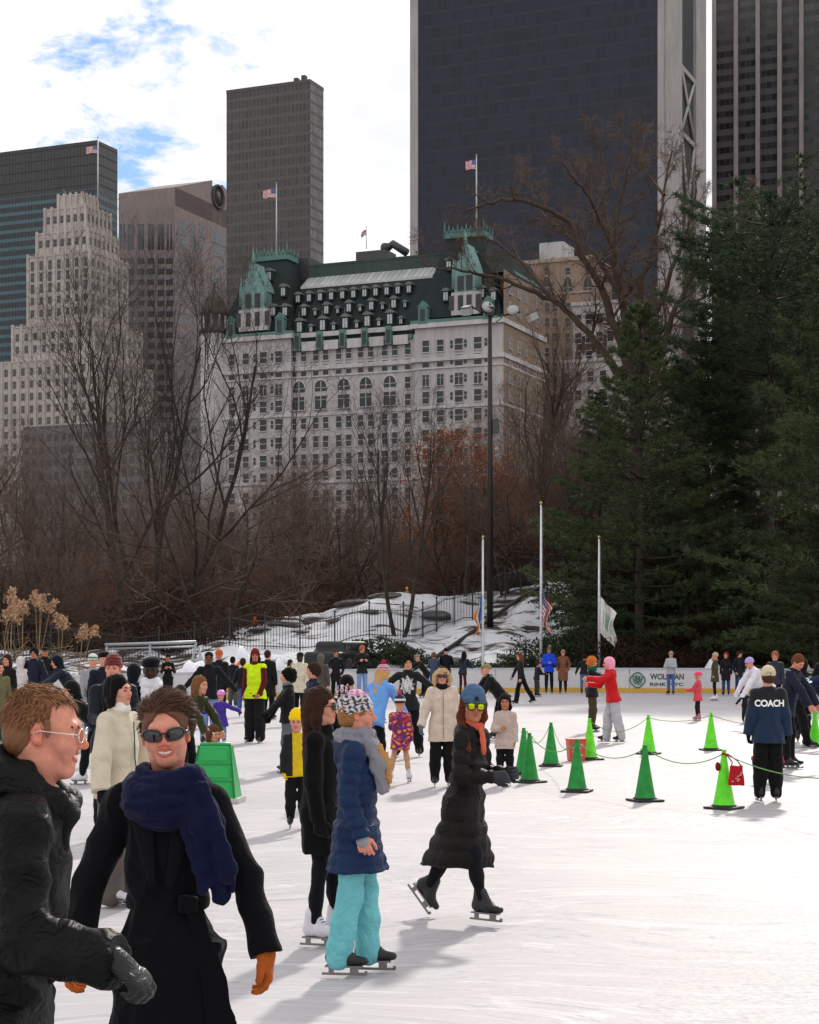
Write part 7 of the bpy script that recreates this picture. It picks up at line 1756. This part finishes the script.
    # --- woman in the long dark down coat
    root, K = F('woman skating in long dark quilted coat, blue beanie and mirrored yellow glasses', 467, 685, D=13.0, H=1.70, hx=.035, face=62, head=(52, 0, -4), hres=.0042, haircol=(92,44,26), lean=7,
        arms=(((.16,.02,-1),(-.25,1,-.02)), ((.12,.1,-1),(-.35,1,.05))), curl=.8, gloves=(66,68,74), gkind='knit', skin='tan', skates=(44,44,44), legs=((.10,.19,0,0),(.10,-.40,.07,-52)), legs_col=(26,26,34), fit=.004,
        tops=[J((38,31,30), name='coat', hem=.56, off=.030, flare=.085, puff=(.105,.0085), fold=.007, hood='down', swing=(-.01,-.05), rib=(3,.012,1), slit=(.0,.0,.0,0))] if False else [J((36,30,29), name='coat', hem=.52, off=.028, flare=.05, puff=(.105,.013), fold=.009, hood='down', swing=(-.01,-.03), rib=(3,.012,1))],
        scarf=dict(col=(206,92,66), kind='knit', bulk=.72, loops=((.60,.075,.03,10),), tails=(([(.03,.09,.58),(.03,.135,.42)], .035),)), hair='long', fem=1, hairblow=(.10,.04), glasses=('round', (190,205,20)), hat=('beanie', (72,98,128), dict(tilt=6, tall=.016)))
    HF = K['HF']; m = MB(); q = lambda x, y, z: tuple(HF.p((x, y, z))); m.add([q(-.014,.108,.043), q(.014,.108,.043), q(.014,.1015,.073), q(-.014,.1015,.073), q(-.014,.104,.043), q(.014,.104,.043), q(.014,.0975,.073), q(-.014,.0975,.073)], [(0,1,2,3),(7,6,5,4),(0,4,5,1),(1,5,6,2),(2,6,7,3),(3,7,4,0)]); m.build('patch', fabric((34,42,58)), root)
    # --- woman with the pompom hat
    root, K = F('woman in navy quilted coat, turquoise trousers and knitted pompom hat', 356, 694, D=10.9, H=1.71, hx=.03, face=86, head=(-8, 2, 0), skin='pink', hres=.0042, haircol=(150,104,62), curl=.6,
        arms=(((.14,-.10,-1),(.06,.34,-1)), 'down'), skates=(42,42,44), legs=((.10,-.10,0,0,4),(.12,.07,0,0,4)), legs_col=(108,184,190), legs_kind='nylon', fit=.022, ankle=.042,
        tops=[J((196,192,196), name='fleece', hem=.05, off=.012, sleeves=False, fabric='fleece'), J((22,46,82), name='coat', hem=.27, off=.034, flare=.075, puff=(.068,.009), fold=.006, hood='down', rib=(14,.004,0))],
        hair='short', hat=('pom', (200,200,200), dict(vfun=knit_bw, tilt=14, tall=.008, pomv=pom_bw, pomr=.040, pomat=(0,-.085,.135))))
    T = K['T']; g = K['L']/1.5; S = SDF()
    for z, R1, r, tl in ((.575,.094,.042,14),(.62,.088,.036,2)): S.torus(Fr(T.p((0,-.004,z*g)), T.A@rot('x', -tl)), R1*g, R1*g*1.15, r*g, k=.010, rz=r*g)
    for s in (1, -.4): S.cap(T.p((s*.07,.06,.60*g)), T.p((s*.085,.140,.42*g)), .042, .044, k=.03, flat=(T.d((1,.25,0)), .5)); S.cap(T.p((s*.085,.140,.42*g)), T.p((s*.08,.165,.26*g)), .044, .038, k=.02, flat=(T.d((1,.25,0)), .45))
    part(root, 'scarf', S, .0045, (132,130,138), 'knit', disp=folds(33, .008, 34, 1.2))
    S = SDF(); S.cap(T.p((.02,.13,.52*g)), T.p((.03,.185,.42*g)), .036, .038, k=.02); S.cap(T.p((.03,.185,.42*g)), T.p((.0,.185,.27*g)), .035, .024, k=.02); part(root, 'shawl_end', S, .005, (188,140,86), 'fur', disp=folds(35, .012, 40, 1))
    S = SDF()
    w, d2 = K['arm'][0][2], K['arm'][0][3]; S.cap(w-d2*.05, w+d2*.035, .036, .037, k=.01); part(root, 'cuff', S, .0045, (150,150,158), 'fleece')
    # --- woman in black coat behind her
    F('dark haired woman in plain black coat and sunglasses with white skates', 321, 690, D=12.0, H=1.69, face=80, head=(4, 0), skin='light', hres=.0046, haircol=(62,36,26), arms=('down', 'down'), curl=.6, gloves=BK,
        skates=(216,212,222), legs=((.10,-.02,0,0),(.10,.10,0,0)), legs_col=(18,20,28), fit=.003, tops=[J((19,18,19), name='coat', hem=.30, off=.03, flare=.03, fold=.010, fabric='wool', puff=None)], hair='long', glasses=('round',))

def hair_mat(key, c):
    if key in MATS: return MATS[key]
    m, nt, b = nodes(key); g = nt.nodes.new('ShaderNodeNewGeometry'); o = ramp(nt, g.outputs['Random Per Island'], [(0, tuple(v*.55 for v in c)), (.6, c), (1, tuple(min(1, v*1.9) for v in c))]); link(nt, o, b.inputs['Base Color']); b.inputs['Roughness'].default_value = .62; b.inputs['Specular IOR Level'].default_value = .3
    MATS[key] = m; return m

def crowd():
    # middle left
    F('woman with long blowing black hair in cream fleece jacket and grey trousers', 119, 677, D=13.8, H=1.745, face=62, head=(0, -3), skin='light', haircol=(24,16,16), hair='long', hairblow=(-.16,-.10), arms=('halfout', 'out'), gloves=BK, legs_col=(92,84,80), fit=.05, ankle=.07, legs='stand', skates=(210,208,212),
      tops=[J((206,194,170), name='jacket', fabric='fleece', off=.034, hem=.10, baggy=.02, fold=.008, zip=(40,38,36), zipx=.0)], scarf=dict(col=(226,222,216), kind='knit', bulk=.8, loops=((.60,.066,.026,0),(.635,.06,.024,0))))
    F('man in striped maroon beanie and navy jacket with pale collar piping', 111, 655, D=18.5, H=1.885, face=22, head=(24, -4), lean=16, skin='light', arms=('fwd', 'lowfwd'), gloves=BK, tops=[J((26,30,44), off=.03, hem=.12), J((150,158,172), name='piping', off=.034, hem=-.53, sleeves=False, collar=0)][:1], hat=('beanie', (120,40,30), dict(vfun=stripes_hat, tall=.015)), haircol=BR, legs_col=BK, scarf=dict(col=(190,192,200), bulk=.78, loops=((.59,.075,.012,8),)))
    F('man in black hat and dark coat with big white scarf', 151, 657, D=19, H=1.86, face=8, head=(4, 6), skin='dark', hx=.02, arms=('fold', 'fold'), tops=[J((18,18,20), name='coat', off=.028, hem=.3, fabric='wool')], hat=('beret', (20,20,22)), haircol=(14,12,12), scarf=dict(col=(222,220,226), kind='fleece', bulk=.95, loops=((.575,.085,.036,6),(.61,.076,.03,0)), tails=(([(.05,.10,.55),(.055,.14,.40),(.045,.15,.22)], .045),([(-.04,.11,.54),(-.03,.15,.42)], .04))))
    F('skater in dark clothes and white skates bending behind the woman in cream fleece', 92, 690, D=25.7, H=1.68, face=-60, lean=45, crouch=.06, arms=('low', 'low'), gloves=(224,120,30), legs=((.12,.12,0,0),(.12,-.3,.0,0)), skates=(214,212,214), tops=[J(BK, off=.03, hem=.1)], hat=('hood', BK), haircol=BR)
    F('person in dark fur hat standing behind the maroon beanie man', 104, 652, D=30, H=1.86, face=20, arms='down', tops=[J(NV, off=.035)], hat=('beret', (26,22,22)), haircol=BR)
    F('dark hooded skater just right of the maroon beanie man', 131, 664, D=27, H=1.70, face=150, lean=12, arms='down', tops=[J((22,25,36), off=.035)], hat=('hood', (22,25,36)), haircol=BR)
    F('person in white and green beanie with pale grey jacket', 93, 655, D=34, H=1.80, face=25, arms='down', tops=[J((150,150,154), off=.03)], hat=('beanie', (214,216,210), dict(vfun=green_hat)), haircol=BR, legs_col=DJ)
    F('woman in long black coat at the left picture edge', 7, 655, D=38, H=1.78, face=-30, head=(-10, 0), arms='down', tops=[J((24,21,22), name='coat', hem=.40, off=.02)], hair='long', haircol=(58,36,26), legs_col=BK, skates=BK)
    F('person in olive jacket and teal trousers cut by the left edge', -1, 661, D=33, H=1.68, face=40, arms='down', tops=[J((104,96,66), off=.025, hem=.12)], hair='long', haircol=BR, legs_col=(54,96,92), fit=.03)
    F('person in pale hooded jacket and blue jeans near the left edge', 21, 658, D=42, H=1.70, face=170, arms='down', tops=[J((206,196,198), off=.03, hem=.12)], hat=('hood', (206,196,198)), haircol=BR, legs_col=LJ)
    F('bearded man in navy coat standing with hands in pockets at left', 34, 649, D=42, H=1.91, face=-25, head=(-20, 4), skin='tan', arms='pocket', tops=[J((26,32,50), name='coat', off=.045, hem=.25)], hair='curly', haircol=(26,20,18))
    F('man in black cap and black jacket beside the bearded man', 45, 647, D=46, H=1.93, face=10, arms='fold', skin='tan', tops=[J(BK, off=.03)], hat=('cap', (26,26,30)), haircol=BR)
    F('skater in navy hood bending over the white skating aids', 72, 658, D=36, H=1.90, face=-75, lean=38, arms='reach', gloves=BK, tops=[J((30,38,56), off=.035, hem=.1)], hat=('hood', (28,34,48)), haircol=BR)
    F('person in black coat looking at hands before the snow heap', 168, 656, D=62, H=1.66, face=10, head=(0, 18), arms='chest', skin='tan', tops=[J((20,19,21), name='coat', hem=.3)], hair='short', haircol=(24,18,18))
    F('skater with white ear muffs, dark sweater and light jeans spreading arms', 209, 653, D=36, H=1.84, face=4, arms=('spread', 'spread'), skin='brown', tops=[J((38,40,46), off=.022, fabric='knit', hem=.06)], hair='short', haircol=(20,16,16), hat=('muffs', (232,230,232)), legs_col=(120,146,190), fit=.03)
    F('dark skater with orange hat behind the ear muffs skater', 219, 650, D=44, H=1.86, face=-10, arms='down', skin='tan', tops=[J((26,25,30), off=.03, hem=.15)], hat=('beanie', (196,92,40)), haircol=BR)
    F('person in black jacket and grey green trousers at the boards behind the guard', 233, 658, D=58, H=1.60, face=160, arms='fwd', tops=[J((30,28,32), off=.03)], hair='short', haircol=(24,20,20), legs_col=(78,84,76), fit=.03)
    F('skater in dark jacket and blue jeans left of the guard', 243, 659, feet=717, face=175, arms='halfout', tops=[J((28,30,36), off=.03)], hair='short', haircol=BR, legs_col=(58,86,140))
    F('rink guard in bright yellow vest, maroon hat and baggy black trousers', 255, 649, feet=743, hx=.03, face=-18, head=(-22, 0), skin='tan', arms=('down', ((.12,.1,-1),(-.25,.45,-1))), curl=.7, tops=[J((92,26,24), name='sweater', off=.018, fabric='knit', hem=.08), J((206,236,16), name='vest', off=.036, sleeves=False, hem=.10, collar=0, fold=.01)], hat=('beanie', (112,28,28), dict(tall=.01)), hair='long', haircol=(48,26,20), legs_col=(34,33,38), fit=.045, ankle=.06)
    F('person in long dark coat directly behind the guard', 268, 651, D=48, H=1.84, face=150, arms='down', tops=[J((24,23,26), name='coat', hem=.35, off=.03)], hair='short', haircol=BR)
    F('girl in purple coat and pink helmet holding her arms out', 221, 691, feet=747, H=1.075, face=-6, arms=('wide', ((1,.1,-.45),(1,.1,-.35))), gloves=(70,50,150), gkind='nylon', tops=[J((196,34,34), name='sweater', off=.02, hem=.06), J((64,44,140), name='coat', off=.034, hem=.26, flare=.09, fold=.006)][:2], hat=('helmet', (222,120,200)), legs_col=LJ, fit=.02, haircol=BR, skates=(200,198,204))
    F('woman with long brown hair in olive jacket bending toward the toddler', 189, 687, D=24.5, H=1.62, face=58, lean=30, head=(0, -8), arms=('low', 'low'), tops=[J((56,58,34), off=.03, hem=.15)], hair='long', haircol=(120,78,46), hairblow=(0,.06), legs_col=BK)
    F('skater in dark green hood behind the brown haired woman', 182, 688, D=29, H=1.33, face=-20, lean=10, arms='down', tops=[J((44,50,34), off=.03)], hat=('hood', (44,50,34)), haircol=BR, cat='child')
    F('toddler with white headband leaning over the green skating aid', 209, 727, D=23.6, H=.93, face=45, head=(0, 5), lean=22, arms=((( .1,.9,-.5),(.05,1,-.65)), 'fwd'), gloves=(200,30,34), gkind='knit', tops=[J((206,182,140), off=.028, hem=.1)], hair='bob', haircol=(92,54,34), hat=('headband', (224,214,210)), legs_col=(200,190,190), cat='child')
    F('person with grey face covering and black jacket reaching down to the left', 288, 671, D=28, H=1.60, face=-80, arms=('low', ((.1,.9,-1),(0,.9,-.8))), gloves=BK, tops=[J((28,28,30), off=.03)], hair='curly', haircol=(22,18,18), legs_col=(96,98,106), fit=.03, scarf=dict(col=(120,126,136), bulk=.75, loops=((.64,.075,.03,10),)))
    F('child in yellow knitted hat and black jacket with yellow sides', 297, 710, feet=829, H=1.285, hx=.03, face=8, head=(10, 10), arms=('down', 'halfout'), gloves=(240,196,20), gkind='knit', tops=[J((210,178,24), name='sweater', off=.012, sleeves=False, hem=.12), J((26,26,28), off=.026, hem=.10, vfun=lambda V, cl, K: np.where(((np.abs(V[:,0]) < .055) & (V[:,1] > .0))[:, None], np.array(lin((212,180,22))), np.array(lin((24,24,26)))))], hat=('beanie', (242,200,16), dict(tall=.02)), legs_col=(24,24,28), fit=.022, haircol=BR, cat='child')
    F('man in cream jacket and dark cap behind the navy sweater man', 300, 653, D=45, H=1.80, face=-30, skin='dark', arms='down', tops=[J((204,194,170), off=.035, hem=.15)], hat=('cap', (26,28,34)), legs_col=BK)
    F('person in navy jacket facing left with wavy hair', 313, 665, D=30, H=1.66, face=-70, head=(0, 0), arms='pocket', tops=[J((28,36,58), off=.035, hem=.15)], hair='curly', haircol=(62,40,30), legs_col=(40,42,52))
    F('person in grey hooded jacket behind the navy jacket person', 321, 655, D=50, H=1.72, face=160, arms='down', tops=[J((86,78,72), off=.03)], hat=('hood', (90,84,76)))
    F('woman in black coat leaning one arm on the far boards', 336, 650, D=63, H=1.80, face=12, arms=('out', 'pocket'), skin='tan', tops=[J((24,24,28), name='coat', hem=.25)], hair='pony', haircol=(66,40,28))
    F('person with fluffy orange hat and light jeans at the far boards', 362, 646, D=64, H=1.95, face=15, head=(-15, 10), arms='chest', tops=[J((40,36,38))], hair='curly', haircol=(168,94,52), legs_col=(120,150,196))
    F('person with yellow jacket sleeve at the boards left of the cream jacket man', 286, 660, D=66, H=1.5, face=60, lean=30, arms=('fwd', 'fwd'), gloves=(190,230,20), tops=[J((170,210,30))], hat=('hood', (40,40,44)))
    F('small skater in black beanie just behind the pompom hat', 347, 677, D=23, H=1.58, face=170, arms='down', tops=[J(BK, off=.03)], hat=('beanie', (20,20,24)), legs_col=BK)
    F('woman in light blue jacket and striped pink bobble hat helping a child', 376, 668, D=27, H=1.78, hx=.05, face=150, lean=26, head=(12, 6), arms=((( .3,.75,-1),(.35,.4,-1)), 'low'), tops=[J((106,158,224), off=.036, hem=.14, hood='down')], hair='long', haircol=(196,150,92), hat=('pom', (190,70,110), dict(vfun=pink_hat, pom=(196,24,70), pomr=.034)), legs_col=(22,22,26))
    F('child in flowered coat and navy striped hat with bare looking tights', 400, 697, feet=783, H=1.27, hx=.03, face=170, arms=('down', 'fwd'), tops=[J((200,80,50), name='coat', off=.034, hem=.24, flare=.03, vfun=floral)], hat=('pom', (28,32,52), dict(vfun=navy_white_hat, pom=(196,60,90))), legs_col=(196,150,116), fit=.0, skates=(216,214,222), legs='wide', cat='child')
    F('man in black sweatshirt with large white chest print', 408, 657, feet=757, H=1.79, face=-8, head=(-10, 6), skin='light', arms=('wide', 'wide'), tops=[J((20,20,22), name='sweatshirt', off=.03, hem=.12, fabric='fleece', vfun=chest_print)], hair='curly', haircol=(26,18,16), legs_col=(22,22,25), fit=.035, ankle=.04, legs='wide')
    F('woman in cream parka with fur trimmed hood and brown sunglasses', 442, 669, feet=787, H=1.665, face=6, head=(4, 2), arms=('halfout', 'down'), gloves=(96,100,110), gkind='knit', tops=[J((206,186,170), name='parka', off=.04, hem=.26, puff=(.16,.007), fold=.007, fur=(196,164,122), zip=(120,104,94))], hair='long', haircol=(66,32,24), glasses=('round',), legs_col=(24,23,25), fit=.03, skates=(34,34,36), scarf=dict(col=(30,26,28), bulk=.85, loops=((.585,.08,.034,6),)))
    F('child in pale quilted jacket behind the long coat woman', 505, 695, D=25.6, H=1.27, face=-10, head=(-6, 4), arms=('fold', 'down'), tops=[J((190,170,160), off=.036, hem=.20, puff=(.10,.006), hood='down')], hair='bob', haircol=(40,26,22), legs_col=(26,26,28), fit=.02, skates=(60,60,62), cat='child', skin='tan')
    F('person in grey cap bending over the far boards', 424, 661, D=68, H=1.75, face=-60, lean=40, arms='reach', tops=[J((30,32,36))], hat=('cap', (120,122,128)))
    F('person in blue grey jacket with back turned at the far boards', 434, 653, D=70, H=1.70, face=175, arms='fwd', tops=[J((62,74,96), off=.03)], hair='short', haircol=(110,70,44), legs_col=DJ)
    F('broad person in black coat between blue grey and maroon clothed people', 446, 650, D=70, H=1.86, face=170, arms='fwd', tops=[J((22,22,26), off=.04, hem=.2)], hat=('beanie', (24,24,28)))
    F('person in navy jacket and maroon trousers at the far boards', 463, 654, D=69.5, H=1.74, face=150, lean=12, arms='fwd', tops=[J((40,46,66), off=.03)], hair='long', haircol=(40,26,24), legs_col=(86,34,34), fit=.0)
    F('man in olive cap and black hooded jacket bending low to the left', 497, 672, D=38, H=1.72, face=-70, lean=42, head=(6, -24), arms='low', skin='light', tops=[J((24,24,27), off=.04, hem=.12, hood='down')], hat=('cap', (128,124,88)), haircol=BR)
    F('woman in black gliding to the left with long auburn hair', 521, 652, feet=705, H=1.72, face=-80, lean=6, arms=('lowfwd', 'down'), tops=[J((26,26,32), off=.02, hem=.12)], hair='long', haircol=(110,62,40), legs_col=(22,22,26), fit=.02, ankle=.045, legs=((.08,.16,0,0),(.1,-.42,.04,-25)))
    F('small dark skater beside the man in cobalt jacket', 537, 662, feet=697, H=1.36, face=120, lean=8, arms='fwd', tops=[J((32,36,50), off=.03)], hair='short', haircol=(70,30,24), legs_col=(60,58,62), cat='child')
    F('man in bright cobalt blue jacket standing at the boards', 549, 647, D=74, H=1.88, face=0, arms='fold', skin='tan', tops=[J((22,66,206), off=.04, hem=.12)], hat=('beanie', (100,84,76)), legs_col=(28,32,48))
    F('woman in long brown coat beside the cobalt jacket man', 563, 650, D=74, H=1.78, face=-10, arms='pocket', tops=[J((122,78,56), name='coat', hem=.42, off=.03)], hat=('beanie', (150,110,84)), legs_col=(40,40,48))
    F('person in dark jacket and jeans leaning on the boards left of the hugging pair', 584, 656, D=73, H=1.62, face=160, lean=14, arms=('fwd', 'out'), tops=[J((30,30,36), off=.03)], hair='short', haircol=(30,22,20), legs_col=(76,100,136))
    F('skater with fluffy orange hair, green scarf and olive trousers in a hug', 592, 658, feet=732, H=1.70, face=78, head=(0, 4), arms=('hug', 'hug'), tops=[J((26,28,30), off=.03, hem=.1)], hair='curly', haircol=(196,110,44), scarf=dict(col=(26,92,62), bulk=.95), legs_col=(74,62,44), fit=.03, ankle=.03)
    F('skater in red jacket, pink hat and light grey trousers hugging the orange haired one', 612, 659, feet=743, H=1.73, face=-82, lean=9, head=(6, 2), arms=(((.2,.7,-1),(-.1,1,.1)), 'hug'), tops=[J((196,22,30), off=.036, hem=.08, hood='down')], hat=('hood', (240,160,186), dict(fabric='knit')), legs_col=(176,174,178), fit=.04, ankle=.05, legs=((.10,.10,0,0),(.14,-.16,0,0)))
    F('person in light grey jacket and blue jeans standing before the lettering on the boards', 671, 652, D=72.5, H=1.72, face=-30, head=(-30, 6), arms='fold', tops=[J((170,172,178), off=.035, hem=.1)], hat=('beanie', (150,140,130)), legs_col=(74,100,150))
    F('child in coral coat, pink helmet and pink socks skating away to the left', 698, 671, feet=721, H=1.29, hx=.02, face=-115, arms=('fwd', 'fwd'), gloves=(240,90,90), gkind='nylon', tops=[J((206,72,84), name='coat', off=.03, hem=.20, flare=.05)], hat=('helmet', (240,50,110)), legs_col=(40,34,42), fit=.008, skates=(196,110,130), cat='child')
    F('woman in olive coat, knitted hat and white skates by the right boards', 715, 652, feet=701, H=1.72, hx=.02, face=-95, arms='pocket', tops=[J((74,70,50), name='coat', off=.035, hem=.24, fur=None)], hat=('beanie', (176,162,138)), legs_col=(24,24,26), fit=.0, skates=(224,222,226), scarf=dict(col=(140,120,96), kind='fleece', bulk=1.1, loops=((.60,.085,.03,0),)))
    F('person in black coat and red hood beside the olive coat woman', 726, 653, D=71, H=1.69, face=-20, arms='down', tops=[J((26,25,30), name='coat', hem=.32)], hat=('hood', (130,26,34)), legs_col=(50,66,104))
    F('person in navy jacket and jeans alone at the right boards', 739, 652, D=71, H=1.73, face=20, head=(-60, 0), arms='pocket', tops=[J((30,34,48), off=.03)], hair='short', haircol=(60,36,26), legs_col=(48,60,86))
    # the coach
    root, K = F('coach seen from behind in navy jacket with white lettering and cream beanie', 768, 666, feet=802, H=1.72, hx=.02, face=180, arms=(((.22,-.05,-1),(.1,.15,-1)), ((.22,-.05,-1),(.12,.15,-1))), gloves=BK, tops=[J((22,40,66), off=.045, hem=.16, fold=.007, baggy=.01, vfun=lambda V, cl, K: np.where((V[:,2] > K['T'].o[2]+.335)[:, None], np.array(lin((26,27,32))), np.array(lin((20,42,68)))))], hat=('beanie', (206,190,160)), hair='short', haircol=(80,56,40), legs_col=(22,22,24), fit=.04, ankle=.035)
    jk = [c for c in root.children if c.name.startswith('jacket')][0]; lm = mat('letter_white', (.95,.95,.95), .35, var=.02)
    text_on(jk, root, K['T'], 'COACH', 0, .315, .37, .088, -1, lm)
    root, K = F('second coach in navy jacket and black hood bending down at the right edge', 801, 678, feet=747, D=35, H=1.92, face=96, lean=52, crouch=.05, arms=('low', 'low'), gloves=BK, legs=((.16,.06,0,0),(.16,-.24,0,0)), tops=[J((22,44,72), off=.04, hem=.12)], hat=('hood', (24,24,28)), legs_col=(20,20,22), fit=.03)
    jk = [c for c in root.children if c.name.startswith('jacket')][0]; text_on(jk, root, K['T'], 'COACH', 0, .36, .34, .085, -1, lm)
    F('crouching child in red jacket behind the coach legs', 763, 757, D=26, H=1.10, face=30, lean=40, crouch=.22, arms='low', gloves=BK, tops=[J((190,22,34), off=.035)], hat=('helmet', (30,30,34)), legs_col=BK, skates=BK, cat='child')
    F('person in white jacket and lilac hat stooping left of the first coach', 763, 661, D=43, H=1.92, face=-75, lean=45, crouch=.06, arms='low', gloves=(230,230,234), tops=[J((222,216,226), off=.035)], hat=('beanie', (176,160,220)), legs_col=(40,40,46))
    F('tiny child in dark clothes held by the person in white jacket', 745, 683, D=46, H=.92, face=10, arms='spread', tops=[J((34,34,42))], hair='short', haircol=(30,22,18), legs_col=(40,40,46), cat='child')
    F('person with reddish hair standing behind the first coach', 775, 653, D=50, H=1.79, face=-20, arms='down', tops=[J((52,54,66), off=.03)], hair='curly', haircol=(150,96,60))
    F('brown haired man in navy jacket looking down to the left of the bending coach', 789, 656, D=29, H=1.87, face=60, head=(24, 30), lean=14, arms=('low', 'low'), skin='pink', tops=[J((26,32,52), off=.035, hem=.12)], hair='short', haircol=(104,60,36), legs_col=BK)
    F('broad person in black jacket behind the brown haired man', 803, 661, D=37, H=1.68, face=165, arms='down', tops=[J((24,22,25), off=.05, hem=.2)], hat=('hood', (24,22,25)))
    # on the hill
    x = at(255, 94); F('person in red jacket sitting on the left end of the snowy hill', 255, 623, D=94, H=.95, z=terr(x, 94)-.1, face=0, lean=20, crouch=.25, arms='fold', tops=[J((196,24,20), off=.05)], hat=('hood', (190,24,20)), cat='person')
    x = at(407, 100); F('person in yellow hat just visible over the hill crest', 407, 600, D=101, H=1.0, z=terr(x, 101)-.2, face=0, lean=10, crouch=.25, arms='fold', tops=[J((150,140,90), off=.03)], hat=('beanie', (226,190,30)))
# ------------------------------------------------------------------ build
import time as _t
def _step(n, f):
    t = _t.time(); f(); print('STEP', n, round(_t.time()-t, 1))
_skip = os.environ.get('SKIP', '').split(',')
_step('camera', setup_camera); _step('light', setup_light)
_step('ground', build_ground); _step('boards', build_boards)
if 'city' not in _skip: _step('city', build_city)
if 'park' not in _skip: _step('park', build_park)
if 'people' not in _skip and 'build_props' in globals(): _step('props', build_props)
if 'people' not in _skip and 'build_people' in globals(): _step('people', build_people)
